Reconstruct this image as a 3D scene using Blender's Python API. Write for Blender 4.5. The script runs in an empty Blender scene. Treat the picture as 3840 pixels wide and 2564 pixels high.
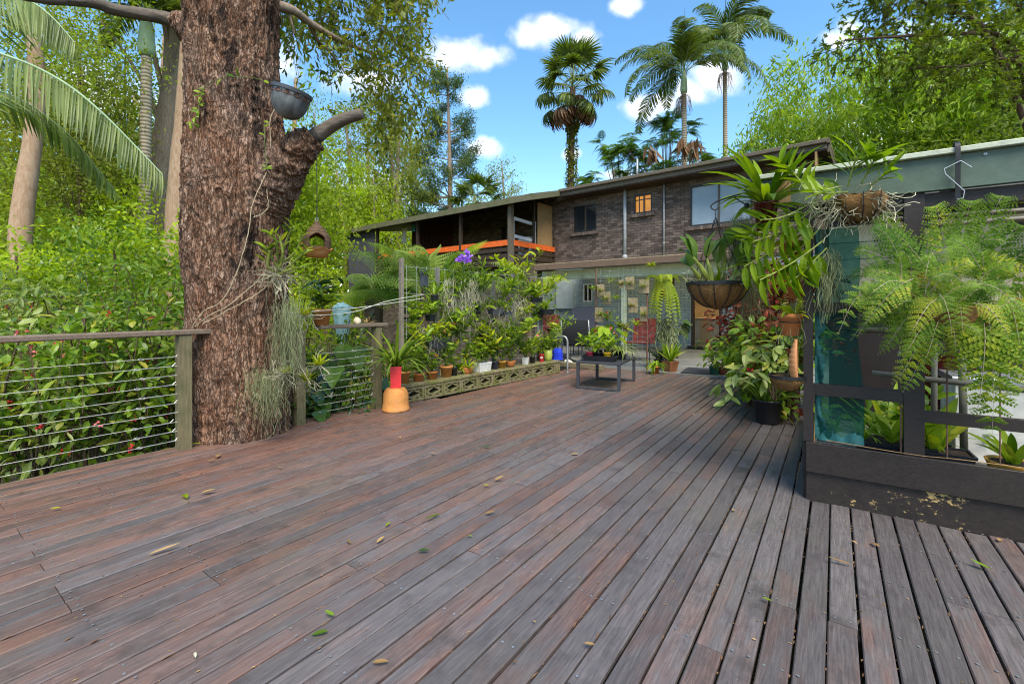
import bpy, math, random
import numpy as np
from mathutils import Vector, Matrix

rng = np.random.default_rng(11)
random.seed(5)
SC = bpy.context.scene
COL = SC.collection
PI = math.pi

# ------------------------------------------------------------------ camera
CAM_H = 1.30
FPX = 1707.0            # focal length in photograph pixels (16 mm on a 36 mm frame, 3840 px wide)
HOR = 1150.0            # horizon row of the photograph
cam = bpy.data.cameras.new('camera')
cam.lens = 16.0
cam.sensor_width = 36.0
cam.shift_y = -(1282.0 - HOR) / 3840.0
cam.clip_start = 0.05
cam.clip_end = 2000
cam_o = bpy.data.objects.new('camera', cam)
COL.objects.link(cam_o)
cam_o.location = (0, 0, CAM_H)
cam_o.rotation_euler = (PI / 2, 0, 0)
SC.camera = cam_o

# ------------------------------------------------------------------ light, sky, exposure
SUN_EL = math.radians(54)
SUN_DIR = Vector((0.10, -0.45, 0)).normalized() * math.cos(SUN_EL) + Vector((0, 0, math.sin(SUN_EL)))   # towards the sun
sun = bpy.data.lights.new('sun', 'SUN')
sun.energy = 1.5
sun.angle = math.radians(34)
sun.color = (1.0, 0.93, 0.80)
sun_o = bpy.data.objects.new('sun', sun)
COL.objects.link(sun_o)
sun_o.location = (0, 0, 30)
sun_o.rotation_euler = (-SUN_DIR).to_track_quat('-Z', 'Y').to_euler()
SC.view_settings.view_transform = 'Standard'
SC.view_settings.look = 'None'
SC.view_settings.exposure = 2.08
SC.view_settings.gamma = 1.0
SC.cycles.use_denoising = True
SC.cycles.filter_width = 1.1
SC.cycles.max_bounces = 8
SC.cycles.transparent_max_bounces = 16
SC.cycles.caustics_reflective = False
SC.cycles.caustics_refractive = False


def make_world():
    w = bpy.data.worlds.new('World')
    SC.world = w
    w.use_nodes = True
    nt = w.node_tree
    N, L = nt.nodes, nt.links
    N.clear()
    out = N.new('ShaderNodeOutputWorld')
    bg = N.new('ShaderNodeBackground')
    bg.inputs['Strength'].default_value = 0.077
    L.new(bg.outputs[0], out.inputs[0])
    sky = N.new('ShaderNodeTexSky')
    sky.sky_type = 'NISHITA'
    sky.sun_disc = False
    sky.sun_elevation = SUN_EL
    sky.sun_rotation = math.atan2(SUN_DIR.x, SUN_DIR.y)
    sky.altitude = 200
    sky.air_density = 1.0
    sky.dust_density = 0.4
    sky.ozone_density = 1.2

    def M(op, a, b=None, c=None, clamp=False):
        n = N.new('ShaderNodeMath')
        n.operation = op
        n.use_clamp = clamp
        for i, x in enumerate((a, b, c)):
            if x is None:
                continue
            if isinstance(x, (int, float)):
                n.inputs[i].default_value = x
            else:
                L.new(x, n.inputs[i])
        return n.outputs[0]
    tc = N.new('ShaderNodeTexCoord')
    sep = N.new('ShaderNodeSeparateXYZ')
    L.new(tc.outputs['Generated'], sep.inputs[0])
    ay = M('MAXIMUM', M('ABSOLUTE', sep.outputs[1]), 0.02)
    X = M('DIVIDE', sep.outputs[0], ay)
    Z = M('DIVIDE', sep.outputs[2], ay)
    comb = N.new('ShaderNodeCombineXYZ')
    L.new(X, comb.inputs[0])
    L.new(Z, comb.inputs[1])
    nz = N.new('ShaderNodeTexNoise')
    nz.inputs['Scale'].default_value = 11.0
    nz.inputs['Detail'].default_value = 6.0
    nz.inputs['Roughness'].default_value = 0.55
    L.new(comb.outputs[0], nz.inputs['Vector'])
    nz2 = N.new('ShaderNodeTexNoise')
    nz2.inputs['Scale'].default_value = 26.0
    nz2.inputs['Detail'].default_value = 4.0
    L.new(comb.outputs[0], nz2.inputs['Vector'])
    wob = M('MULTIPLY', M('SUBTRACT', nz.outputs[0], 0.5), 1.9)
    # cumulus puffs: centre and half size in the tangent plane of the sky dome
    blobs = [(-.115, .558, .082, .040), (-.062, .545, .072, .034), (-.15, .548, .05, .032),
             (.055, .60, .060, .042), (.105, .606, .078, .036), (.15, .588, .05, .03), (.075, .625, .04, .026),
             (-.062, .348, .045, .028), (-.085, .46, .04, .03), (-.33, .50, .10, .04),
             (.445, .505, .06, .05), (.40, .47, .055, .036), (.285, .44, .045, .035), (.33, .45, .05, .028),
             (.225, .29, .05, .018), (.13, .335, .025, .018), (.25, .66, .04, .026), (.755, .605, .045, .045), (.72, .585, .04, .028),
             (-.62, .52, .16, .08), (-.95, .45, .2, .1), (-.55, .30, .14, .07), (-.30, .25, .12, .06), (1.0, .55, .2, .1), (.86, .38, .2, .1),
             (.60, .22, .2, .05), (-.75, .12, .4, .07)]
    m = None
    for (bx, bz, rx, rz) in blobs:
        dx = M('MULTIPLY', M('SUBTRACT', X, bx), 1.0 / rx)
        dz = M('MULTIPLY', M('SUBTRACT', Z, bz), 1.0 / rz)
        d = M('ADD', M('MULTIPLY', dx, dx), M('MULTIPLY', dz, dz))
        v = M('SUBTRACT', 1.0, M('SQRT', d))
        m = v if m is None else M('SMOOTH_MAX', m, v, 0.25)
    m = M('ADD', m, wob)
    m = M('ADD', m, M('MULTIPLY', M('SUBTRACT', nz2.outputs[0], 0.5), 0.22))
    mr = N.new('ShaderNodeMapRange')
    mr.interpolation_type = 'SMOOTHSTEP'
    L.new(m, mr.inputs[0])
    mr.inputs[1].default_value = -0.10
    mr.inputs[2].default_value = 0.85
    up = M('MULTIPLY', M('GREATER_THAN', sep.outputs[2], 0.0), mr.outputs[0])
    mix = N.new('ShaderNodeMix')
    mix.data_type = 'RGBA'
    L.new(up, mix.inputs['Factor'])
    hs = N.new('ShaderNodeHueSaturation')
    hs.inputs['Saturation'].default_value = 1.2
    hs.inputs['Hue'].default_value = 0.492
    L.new(sky.outputs[0], hs.inputs['Color'])
    L.new(hs.outputs[0], mix.inputs['A'])
    cm = N.new('ShaderNodeMix')
    cm.data_type = 'RGBA'
    cs = N.new('ShaderNodeMapRange')
    cs.inputs[1].default_value, cs.inputs[2].default_value = .38, .62
    L.new(nz2.outputs[0], cs.inputs[0])
    L.new(cs.outputs[0], cm.inputs['Factor'])
    cm.inputs['A'].default_value = (3.7, 3.95, 4.4, 1)
    cm.inputs['B'].default_value = (4.9, 4.95, 5.1, 1)
    L.new(cm.outputs['Result'], mix.inputs['B'])
    L.new(mix.outputs['Result'], bg.inputs['Color'])


make_world()


# ------------------------------------------------------------------ helpers: pixel to place
def R(u, v, Y):
    """point seen at photograph pixel (u, v) at distance Y in front of the camera"""
    return np.array([(u - 1920) / FPX * Y, Y, CAM_H - (v - HOR) / FPX * Y])


def G(u, v, z=0.0):
    """point of the level z seen at pixel (u, v)"""
    return R(u, v, (CAM_H - z) * FPX / (v - HOR))


def on_line(u, p, d):
    """where the vertical plane through p (x, y) along d is met in the picture column u: (x, y, distance along d)"""
    r = (u - 1920) / FPX
    t = (r * p[1] - p[0]) / (d[0] - r * d[1])
    return p[0] + d[0] * t, p[1] + d[1] * t, t


def zat(v, Y):
    return CAM_H - (v - HOR) / FPX * Y


# ------------------------------------------------------------------ helpers: objects
WO = {}      # world origin of each object, for parts built in world coordinates


def A(*x):
    return np.array(x, dtype=float)


def unit(v):
    v = np.asarray(v, float)
    return v / np.maximum(np.linalg.norm(v, axis=-1, keepdims=True), 1e-9)


class MB:
    """collects vertices and faces; build() links them as one mesh object"""

    def __init__(s):
        s.v, s.q, s.t, s.qm, s.tm, s.tn, s.n = [], [], [], [], [], [], 0

    def add(s, V, quads=None, tris=None, mat=0, tint=None):
        V = np.asarray(V, float).reshape(-1, 3)
        s.v.append(V)
        if quads is not None and len(quads):
            q = np.asarray(quads, np.int64) + s.n
            s.q.append(q)
            s.qm.append(np.full(len(q), mat) if np.isscalar(mat) else np.asarray(mat))
        if tris is not None and len(tris):
            t = np.asarray(tris, np.int64) + s.n
            s.t.append(t)
            s.tm.append(np.full(len(t), mat) if np.isscalar(mat) else np.asarray(mat))
        if tint is None:
            tint = 0.0
        s.tn.append(np.full(len(V), tint) if np.isscalar(tint) else np.asarray(tint, float))
        s.n += len(V)
        return s

    def mesh(s, name, mats, smooth=False, org=(0, 0, 0)):
        me = bpy.data.meshes.new(name)
        V = np.concatenate(s.v) - np.asarray(org)
        q = np.concatenate(s.q) if s.q else np.zeros((0, 4), np.int64)
        t = np.concatenate(s.t) if s.t else np.zeros((0, 3), np.int64)
        mi = np.concatenate(s.qm + s.tm)
        me.vertices.add(len(V))
        me.vertices.foreach_set('co', V.astype(np.float32).ravel())
        loops = np.concatenate([q.ravel(), t.ravel()]).astype(np.int32)
        me.loops.add(len(loops))
        me.loops.foreach_set('vertex_index', loops)
        nq, nt = len(q), len(t)
        me.polygons.add(nq + nt)
        ls = np.concatenate([np.arange(nq) * 4, nq * 4 + np.arange(nt) * 3]).astype(np.int32)
        me.polygons.foreach_set('loop_start', ls)
        for m in mats:
            me.materials.append(m)
        me.polygons.foreach_set('material_index', mi.astype(np.int32))
        me.polygons.foreach_set('use_smooth', np.full(nq + nt, bool(smooth)))
        a = me.attributes.new('tint', 'FLOAT', 'POINT')
        a.data.foreach_set('value', np.concatenate(s.tn).astype(np.float32))
        me.update(calc_edges=True)
        return me

    def build(s, name, mats, parent=None, smooth=False, org=None, kind=None):
        """world-coordinate mesh; under a parent the vertices are taken relative to the parent's origin"""
        if not isinstance(mats, (list, tuple)):
            mats = [mats]
        if org is None:
            org = WO[parent.name] if parent is not None else (0, 0, 0)
        me = s.mesh(name, mats, smooth, org)
        o = bpy.data.objects.new(name, me)
        COL.objects.link(o)
        if parent is not None:
            o.parent = parent
            WO[o.name] = WO[parent.name]
        else:
            o.location = org
            WO[o.name] = np.asarray(org, float)
        if kind:
            o['kind'] = kind
        return o


def tag(o, label=None, cat=None, group=None, kind=None):
    if label:
        o['label'] = label
    if cat:
        o['category'] = cat
    if group:
        o['group'] = group
    if kind:
        o['kind'] = kind
    return o


def thing(name, label, cat, loc=(0, 0, 0), group=None, kind=None):
    o = bpy.data.objects.new(name, None)
    o.empty_display_size = 0.1
    COL.objects.link(o)
    o.location = tuple(float(c) for c in loc)
    WO[o.name] = np.asarray(loc, float)
    return tag(o, label, cat, group, kind)


def piece(name, me, parent, loc, rotz=0.0, scale=(1, 1, 1), rot=None):
    """one of many alike pieces: shares the mesh, its place given in world coordinates"""
    o = bpy.data.objects.new(name, me)
    COL.objects.link(o)
    o.parent = parent
    p = np.asarray(loc, float) - (WO[parent.name] if parent is not None else 0)
    o.location = tuple(p)
    o.rotation_euler = rot if rot is not None else (0, 0, rotz)
    o.scale = scale
    WO[o.name] = np.asarray(loc, float)
    return o


# ------------------------------------------------------------------ helpers: shapes
def bx(mb, c, size, ax=(1, 0, 0), mat=0, tint=0.0, up=(0, 0, 1), ch=0.0):
    """box at centre c, size along (ax, side, up); ch = chamfer of the four long edges"""
    a = unit(ax)
    u = unit(up)
    s_ = unit(np.cross(u, a))
    u = np.cross(a, s_)
    hx, hy, hz = np.asarray(size) / 2.0
    if ch <= 0:
        prof = [(-hy, -hz), (hy, -hz), (hy, hz), (-hy, hz)]
    else:
        prof = [(-hy + ch, -hz), (hy - ch, -hz), (hy, -hz + ch), (hy, hz - ch), (hy - ch, hz), (-hy + ch, hz), (-hy, hz - ch), (-hy, -hz + ch)]
    n = len(prof)
    V = [np.asarray(c) + a * e + s_ * y + u * z for e in (-hx, hx) for y, z in prof]
    Q = [(i, (i + 1) % n, n + (i + 1) % n, n + i) for i in range(n)]
    Q = [(q[0], q[3], q[2], q[1])[::-1] for q in Q]
    if n == 4:
        Q += [(3, 2, 1, 0), (4, 5, 6, 7)]
        T = None
    else:
        T = None
        Q += [(7, 2, 1, 0), (7, 6, 3, 2), (6, 5, 4, 3)]
        Q += [(8, 9, 10, 15), (10, 11, 14, 15), (11, 12, 13, 14)]
    mb.add(V, Q, T, mat, tint)
    return mb


def bar(mb, p, q, w, h, mat=0, tint=0.0, up=(0, 0, 1), ch=0.0):
    p, q = np.asarray(p, float), np.asarray(q, float)
    return bx(mb, (p + q) / 2, (np.linalg.norm(q - p), w, h), q - p, mat, tint, up, ch)


def tube(mb, P, r, n=8, mat=0, tint=0.0, cap=True):
    P = np.asarray(P, float)
    K = len(P)
    r = np.full(K, r) if np.isscalar(r) else np.asarray(r, float)
    T = unit(np.gradient(P, axis=0))
    ref = A(0, 0, 1) if abs(T[0][2]) < 0.9 else A(1, 0, 0)
    a = unit(np.cross(T[0], ref))
    F = []
    for k in range(K):
        a = unit(a - T[k] * np.dot(a, T[k]))
        F.append((a, np.cross(T[k], a)))
    th = np.arange(n) * 2 * PI / n
    V = np.concatenate([P[k] + r[k] * (np.outer(np.cos(th), F[k][0]) + np.outer(np.sin(th), F[k][1])) for k in range(K)])
    Q = [(k * n + i, k * n + (i + 1) % n, (k + 1) * n + (i + 1) % n, (k + 1) * n + i) for k in range(K - 1) for i in range(n)]
    T3 = []
    if cap:
        V = np.concatenate([V, [P[0], P[-1]]])
        T3 = [(K * n, (i + 1) % n, i) for i in range(n)] + [(K * n + 1, (K - 1) * n + i, (K - 1) * n + (i + 1) % n) for i in range(n)]
    mb.add(V, Q, T3, mat, tint)
    return mb


def lathe(mb, prof, c=(0, 0, 0), n=24, mat=0, tint=0.0, ax=None):
    """turned shape; prof = [(radius, height), ...] closed by hand"""
    th = np.arange(n) * 2 * PI / n
    V = np.array([(r * math.cos(t), r * math.sin(t), z) for r, z in prof for t in th])
    if ax is not None:
        m = np.array(Vector((0, 0, 1)).rotation_difference(Vector(ax)).to_matrix())
        V = V @ m.T
    V = V + np.asarray(c)
    K = len(prof)
    Q = [(k * n + i, k * n + (i + 1) % n, (k + 1) * n + (i + 1) % n, (k + 1) * n + i) for k in range(K - 1) for i in range(n)]
    mb.add(V, Q, None, mat, tint)
    return mb


def spline(P, n):
    """Catmull-Rom through the points, n samples"""
    P = np.asarray(P, float)
    Q = np.concatenate([[2 * P[0] - P[1]], P, [2 * P[-1] - P[-2]]])
    t = np.linspace(0, len(P) - 1 - 1e-6, n)
    i = t.astype(int)
    f = (t - i)[:, None]
    a, b, c, d = Q[i], Q[i + 1], Q[i + 2], Q[i + 3]
    return 0.5 * (2 * b + (c - a) * f + (2 * a - 5 * b + 4 * c - d) * f ** 2 + (3 * b - a - 3 * c + d) * f ** 3)


def perp(D, rand=None):
    D = unit(D)
    n = len(D)
    r = rng.normal(size=(n, 3)) if rand is None else rand
    return unit(r - D * np.sum(r * D, 1, keepdims=True))


SHAPES = {
    'lance': lambda s: np.sin(PI * np.clip(s, 0, 1) ** 0.85) ** 0.8 * 0.98 + 0.04 * (1 - s),
    'strap': lambda s: np.minimum(1, (1 - s) * 2.6) ** 0.7 * (0.65 + 0.35 * np.minimum(1, s * 4)),
    'oval': lambda s: np.sqrt(np.clip(1 - (2 * s - 1.0) ** 2, 0, 1)) * (1 - .15 * s) + 0.03 * (1 - s),
    'heart': lambda s: np.where(s < .25, .62 + 1.5 * s, 1.0 * np.clip((1 - s) / .75, 0, 1) ** .75),
    'spoon': lambda s: .25 + .75 * np.sin(PI * np.clip(s, 0, 1) ** 1.6) ** .9 * (s < .999) - .25 * (s > .9) * (s - .9) * 10,
}


def leaves(mb, B, D, U, L, W, bend=0.4, shape='lance', nseg=4, fold=0.25, tint=None, mat=0, wav=0.0):
    """N curved, folded leaf blades at once"""
    B = np.asarray(B, float).reshape(-1, 3)
    N = len(B)
    D = unit(np.broadcast_to(D, (N, 3)))
    U = np.broadcast_to(U, (N, 3))
    U = unit(U - D * np.sum(U * D, 1, keepdims=True) + 1e-6)
    S = np.cross(D, U)
    L = np.broadcast_to(L, (N,))[:, None]
    W = np.broadcast_to(W, (N,))[:, None]
    bend = np.broadcast_to(bend, (N,))[:, None]
    s = np.linspace(0, 1, nseg + 1)[None]
    ang = bend * s
    dl = 1.0 / nseg
    mid = bend * (s[:, 1:] - dl / 2)
    a = np.concatenate([np.zeros((N, 1)), np.cumsum(np.cos(mid), 1) * dl], 1)
    h = np.concatenate([np.zeros((N, 1)), -np.cumsum(np.sin(mid), 1) * dl], 1)
    C = B[:, None] + L[:, :, None] * (D[:, None] * a[:, :, None] + U[:, None] * h[:, :, None])
    Un = U[:, None] * np.cos(ang)[:, :, None] + D[:, None] * np.sin(ang)[:, :, None]
    w = SHAPES[shape](s) * W / 2
    off = S[:, None] * w[:, :, None]
    lift = Un * (fold * w)[:, :, None]
    if wav:
        lift = lift + Un * (wav * W * rng.normal(size=(N, nseg + 1)))[:, :, None]
    V = np.stack([C - off + lift, C, C + off + lift], 2)           # N, K, 3, 3
    K = nseg + 1
    idx = np.arange(N * K * 3).reshape(N, K, 3)
    q1 = np.stack([idx[:, :-1, 0], idx[:, :-1, 1], idx[:, 1:, 1], idx[:, 1:, 0]], -1).reshape(-1, 4)
    q2 = np.stack([idx[:, :-1, 1], idx[:, :-1, 2], idx[:, 1:, 2], idx[:, 1:, 1]], -1).reshape(-1, 4)
    if tint is None:
        tint = rng.random(N)
    tn = np.repeat(np.broadcast_to(tint, (N,)), K * 3)
    mb.add(V.reshape(-1, 3), np.concatenate([q1, q2]), None, mat, tn)
    return mb


def diamonds(mb, B, D, U, L, W, tint=None, mat=0, fold=0.12, mid=0.45, droop=0.1):
    """N small leaves of one folded quad each"""
    B = np.asarray(B, float).reshape(-1, 3)
    N = len(B)
    D = unit(np.broadcast_to(D, (N, 3)))
    U = np.broadcast_to(U, (N, 3))
    U = unit(U - D * np.sum(U * D, 1, keepdims=True) + 1e-6)
    S = np.cross(D, U)
    L = np.broadcast_to(L, (N,))[:, None]
    W = np.broadcast_to(W, (N,))[:, None]
    m = B + D * L * mid
    V = np.stack([B, m + S * W / 2 + U * W * fold, B + D * L - U * L * droop, m - S * W / 2 + U * W * fold], 1)
    if tint is None:
        tint = rng.random(N)
    mb.add(V.reshape(-1, 3), np.arange(N * 4).reshape(N, 4), None, mat, np.repeat(np.broadcast_to(tint, (N,)), 4))
    return mb


# ------------------------------------------------------------------ materials
MATS = {}


class NT:
    def __init__(s, name):
        s.m = bpy.data.materials.new(name)
        s.m.use_nodes = True
        s.N, s.L = s.m.node_tree.nodes, s.m.node_tree.links
        s.b = s.N['Principled BSDF']
        s.out = s.N['Material Output']

    def n(s, t, **kw):
        x = s.N.new(t)
        for k, v in kw.items():
            setattr(x, k, v)
        return x

    def link(s, a, b):
        s.L.new(a, b)

    def coord(s, kind='Object', scale=(1, 1, 1), rotz=0.0, off=None):
        if kind == 'World':
            g = s.n('ShaderNodeNewGeometry').outputs['Position']
        else:
            g = s.n('ShaderNodeTexCoord').outputs[kind]
        if off is not None:
            a = s.n('ShaderNodeVectorMath', operation='ADD')
            s.link(g, a.inputs[0])
            s.link(off, a.inputs[1])
            g = a.outputs[0]
        r = s.n('ShaderNodeMapping')
        r.inputs['Rotation'].default_value = (0, 0, rotz)
        s.link(g, r.inputs['Vector'])
        m = s.n('ShaderNodeMapping')
        m.inputs['Scale'].default_value = scale
        s.link(r.outputs[0], m.inputs['Vector'])
        return m.outputs[0]

    def noise(s, vec, scale=5, detail=4, rough=0.55, dist=0.0):
        x = s.n('ShaderNodeTexNoise')
        x.inputs['Scale'].default_value = scale
        x.inputs['Detail'].default_value = detail
        x.inputs['Roughness'].default_value = rough
        x.inputs['Distortion'].default_value = dist
        if vec is not None:
            s.link(vec, x.inputs['Vector'])
        return x.outputs[0]

    def ramp(s, fac, stops, interp='LINEAR'):
        r = s.n('ShaderNodeValToRGB')
        r.color_ramp.interpolation = interp
        e = r.color_ramp.elements
        while len(e) < len(stops):
            e.new(0.5)
        for i, (p, c) in enumerate(stops):
            e[i].position = p
            e[i].color = (c, c, c, 1) if isinstance(c, (int, float)) else tuple(c) + (1,)
        s.link(fac, r.inputs[0])
        return r.outputs[0]

    def mix(s, fac, a, b, blend='MIX'):
        x = s.n('ShaderNodeMix', data_type='RGBA', blend_type=blend)
        for sock, v in (('Factor', fac), ('A', a), ('B', b)):
            if isinstance(v, (int, float)):
                x.inputs[sock].default_value = v if sock == 'Factor' else (v, v, v, 1)
            elif isinstance(v, tuple):
                x.inputs[sock].default_value = v + (1,)
            else:
                s.link(v, x.inputs[sock])
        return x.outputs['Result']

    def math(s, op, a, b=0.0, clamp=False):
        x = s.n('ShaderNodeMath', operation=op, use_clamp=clamp)
        for i, v in enumerate((a, b)):
            if isinstance(v, (int, float)):
                x.inputs[i].default_value = v
            else:
                s.link(v, x.inputs[i])
        return x.outputs[0]

    def rand(s):
        """0..1, different for each object and each tinted piece"""
        oi = s.n('ShaderNodeObjectInfo').outputs['Random']
        at = s.n('ShaderNodeAttribute', attribute_name='tint').outputs['Fac']
        return s.math('FRACT', s.math('ADD', oi, at))

    def tint(s):
        return s.n('ShaderNodeAttribute', attribute_name='tint').outputs['Fac']

    def bump(s, h, strength=0.3, dist=0.01):
        b = s.n('ShaderNodeBump')
        b.inputs['Strength'].default_value = strength
        b.inputs['Distance'].default_value = dist
        s.link(h, b.inputs['Height'])
        s.link(b.outputs[0], s.b.inputs['Normal'])
        return b.outputs[0]

    def set(s, **kw):
        for k, v in kw.items():
            sock = s.b.inputs[{'col': 'Base Color', 'rough': 'Roughness', 'metal': 'Metallic', 'spec': 'Specular IOR Level', 'alpha': 'Alpha',
                               'trans': 'Transmission Weight', 'emit': 'Emission Color', 'es': 'Emission Strength', 'coat': 'Coat Weight'}[k]]
            if isinstance(v, tuple):
                sock.default_value = v + (1,)
            elif isinstance(v, (int, float)):
                sock.default_value = v
            else:
                s.link(v, sock)
        return s


def leafmat(name, c1, c2, c3=None, trans=0.35, rough=0.42, tcol=None, spec=0.2):
    """leaf blade: colour varies from leaf to leaf, thin and lit through"""
    t = NT(name)
    if c2[1] > c2[0] * 1.15:
        c1, c2 = ((c[0] * 1.24 + .004, c[1], c[2] * .66) for c in (c1, c2))
    stops = [(0.0, c1), (0.75, c2)] if c3 is None else [(0.0, c1), (0.55, c2), (0.9, c2), (0.97, c3)]
    col = t.ramp(t.tint(), stops)
    nz = t.noise(t.coord('World', (1, 1, 1)), 1.7, 2)
    hv = t.n('ShaderNodeHueSaturation')
    t.link(t.ramp(nz, [(0.3, .75), (0.7, 1.25)]), hv.inputs['Value'])
    t.link(col, hv.inputs['Color'])
    t.set(col=hv.outputs[0], rough=rough, spec=spec)
    tr = t.n('ShaderNodeBsdfTranslucent')
    mx = t.mix(1.0, hv.outputs[0], tcol or (1.5, 1.55, .55), 'MULTIPLY')
    t.link(mx, tr.inputs['Color'])
    ms = t.n('ShaderNodeMixShader')
    ms.inputs[0].default_value = trans
    t.link(t.b.outputs[0], ms.inputs[1])
    t.link(tr.outputs[0], ms.inputs[2])
    t.link(ms.outputs[0], t.out.inputs['Surface'])
    return t.m


def plain(name, col, rough=0.6, var=0.25, scale=6.0, bump=0.15, metal=0.0, spec=0.4, col2=None, dist=0.004, coord='World', sc=(1, 1, 1)):
    """solid surface with uneven tone, small relief and uneven gloss"""
    t = NT(name)
    v = t.coord(coord, sc)
    nz = t.noise(v, scale, 5, .6)
    lo = tuple(c * (1 - var) for c in col)
    hi = col2 or tuple(min(1, c * (1 + var)) for c in col)
    t.set(col=t.ramp(nz, [(0.3, lo), (0.7, hi)]), metal=metal, spec=spec)
    n2 = t.noise(v, scale * 5, 3)
    t.set(rough=t.math('ADD', t.math('MULTIPLY', n2, 0.25), rough - .12, True))
    if bump:
        t.bump(n2, bump, dist)
    return t.m


def make_mats():
    m = MATS
    AN = math.radians(35.3)
    # deck boards: oiled hardwood, worn red-brown to the garden side, grey and dark elsewhere
    t = NT('deck_board')
    r = t.rand()
    cm = t.n('ShaderNodeCombineXYZ')
    t.link(t.math('MULTIPLY', r, 37.0), cm.inputs[0])
    t.link(t.math('MULTIPLY', r, 91.0), cm.inputs[2])
    off = cm.outputs[0]
    vw = t.coord('World', (1, 1, 1), AN - PI / 2, off)      # x along the boards
    gm = t.n('ShaderNodeMapping')
    gm.inputs['Scale'].default_value = (1.0, 16.0, 1)
    t.link(vw, gm.inputs['Vector'])
    grain = t.noise(gm.outputs[0], 7.0, 8, .68, .6)
    gm2 = t.n('ShaderNodeMapping')
    gm2.inputs['Scale'].default_value = (1.2, 6.0, 1)
    t.link(vw, gm2.inputs['Vector'])
    stain = t.noise(gm2.outputs[0], 1.9, 6, .62, .4)
    vwp = t.coord('World', (1, 1, 1), AN - PI / 2)
    sp = t.n('ShaderNodeSeparateXYZ')
    t.link(vwp, sp.inputs[0])
    side = t.math('MULTIPLY', t.math('ADD', sp.outputs[1], -0.6), 0.24, True)   # 0 at the house side of the deck, 1 along the garden rail
    big = t.noise(t.coord('World', (1, 1, 1)), .55, 3, .6)
    redf = t.math('ADD', t.math('ADD', t.math('MULTIPLY', r, 0.42), t.math('MULTIPLY', side, 0.60)), t.math('MULTIPLY', t.math('ADD', stain, -0.5), 1.6))
    redf = t.math('ADD', redf, t.math('MULTIPLY', t.math('ADD', big, -0.5), 1.2))
    red = t.ramp(redf, [(0.22, 0.0), (0.95, .95)])
    grey = t.ramp(grain, [(0.25, (.060, .050, .050)), (0.52, (.112, .096, .094)), (0.8, (.180, .160, .152))])
    warm = t.ramp(grain, [(0.25, (.085, .036, .024)), (0.5, (.175, .080, .052)), (0.78, (.285, .155, .098))])
    col = t.mix(red, grey, warm)
    hv = t.n('ShaderNodeHueSaturation')      # board to board difference in tone
    t.link(t.ramp(t.math('FRACT', t.math('MULTIPLY', r, 7.3)), [(0.0, .78), (1.0, 1.2)]), hv.inputs['Value'])
    t.link(col, hv.inputs['Color'])
    col = hv.outputs[0]
    # green-grey film, dark water marks, pale scuffs
    film = t.ramp(t.noise(t.coord('World', (1, 1, 1)), 1.1, 5, .65), [(0.5, 0.0), (0.72, .55)])
    col = t.mix(film, col, (.115, .105, .080))
    blot = t.ramp(t.noise(t.coord('World', (1, 1, 1), 0, off), 3.2, 7, .72), [(0.52, 0.0), (0.70, .75)])
    col = t.mix(blot, col, (.052, .043, .040))
    sc = t.ramp(t.noise(gm2.outputs[0], 14.0, 6, .75), [(0.66, 0.0), (0.80, .55)])
    col = t.mix(sc, col, (.36, .29, .21))
    spk = t.ramp(t.noise(t.coord('World', (1, 1, 1)), 55.0, 3, .7), [(0.71, 0.0), (0.78, .6)])
    col = t.mix(spk, col, (.42, .40, .34))
    rt = t.math('ADD', t.math('MULTIPLY', grain, 0.30), t.math('MULTIPLY', stain, 0.30))
    t.set(col=col, rough=t.math('ADD', rt, 0.12), spec=0.38)
    cr = t.noise(gm.outputs[0], 22.0, 4, .6)
    hh = t.math('ADD', t.math('MULTIPLY', grain, 1.0), t.math('MULTIPLY', cr, 0.35))
    t.bump(hh, 0.30, 0.004)
    m['deck'] = t.m

    def wood(name, dark, light, rough=.6, green=0.0, flake=None, axis=(1, 14, 14), s=5.0, bump=.4, coord='Object'):
        t = NT(name)
        v = t.coord(coord, axis)
        g = t.noise(v, s, 7, .65, .5)
        c = t.ramp(g, [(0.25, dark), (0.75, light)])
        w = t.coord('World', (1, 1, 1))
        if green:
            gf = t.ramp(t.noise(w, 3.0, 5, .65), [(0.42, 0.0), (0.68, green)])
            c = t.mix(gf, c, (.105, .115, .045))
        b = t.ramp(t.noise(w, 6.0, 4, .6), [(0.5, 0.0), (0.8, .45)])
        c = t.mix(b, c, tuple(x * .45 for x in dark))
        if flake:
            f1 = t.noise(t.coord(coord, tuple(x * .55 for x in axis)), 9.0, 6, .75)
            f2 = t.noise(w, 2.2, 3, .6)
            f = t.ramp(t.math('ADD', f1, t.math('MULTIPLY', t.math('ADD', f2, -0.5), flake[1])), [(flake[2], 0.0), (flake[2] + .02, 1.0)])
            c = t.mix(f, c, flake[0])
        t.set(col=c, rough=rough, spec=.35)
        t.bump(g, bump, .004)
        return t.m
    m['rail'] = wood('weathered_rail_wood', (.10, .066, .046), (.24, .175, .13), .6, .25)
    m['post'] = wood('mossy_post_wood', (.085, .068, .035), (.22, .18, .095), .7, .8, axis=(14, 14, 1))
    m['brown_paint'] = wood('dark_brown_painted_wood', (.016, .011, .009), (.036, .026, .022), .5, 0, ((.52, .34, .12), .5, .80), bump=.25)
    m['flaking_paint'] = wood('flaking_brown_painted_wood', (.016, .011, .009), (.036, .026, .021), .55, 0, ((.50, .33, .12), 1.3, .655), axis=(1, 8, 8), bump=.35)
    m['house_timber'] = wood('brown_house_timber', (.030, .018, .012), (.070, .045, .030), .6)
    m['fascia'] = wood('weathered_fascia', (.075, .058, .042), (.17, .135, .10), .7, .3)
    m['green_fascia'] = wood('mossy_fascia', (.085, .080, .042), (.19, .17, .10), .75, .9)
    m['gutter'] = wood('brown_gutter', (.115, .070, .045), (.20, .13, .085), .6)
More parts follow.
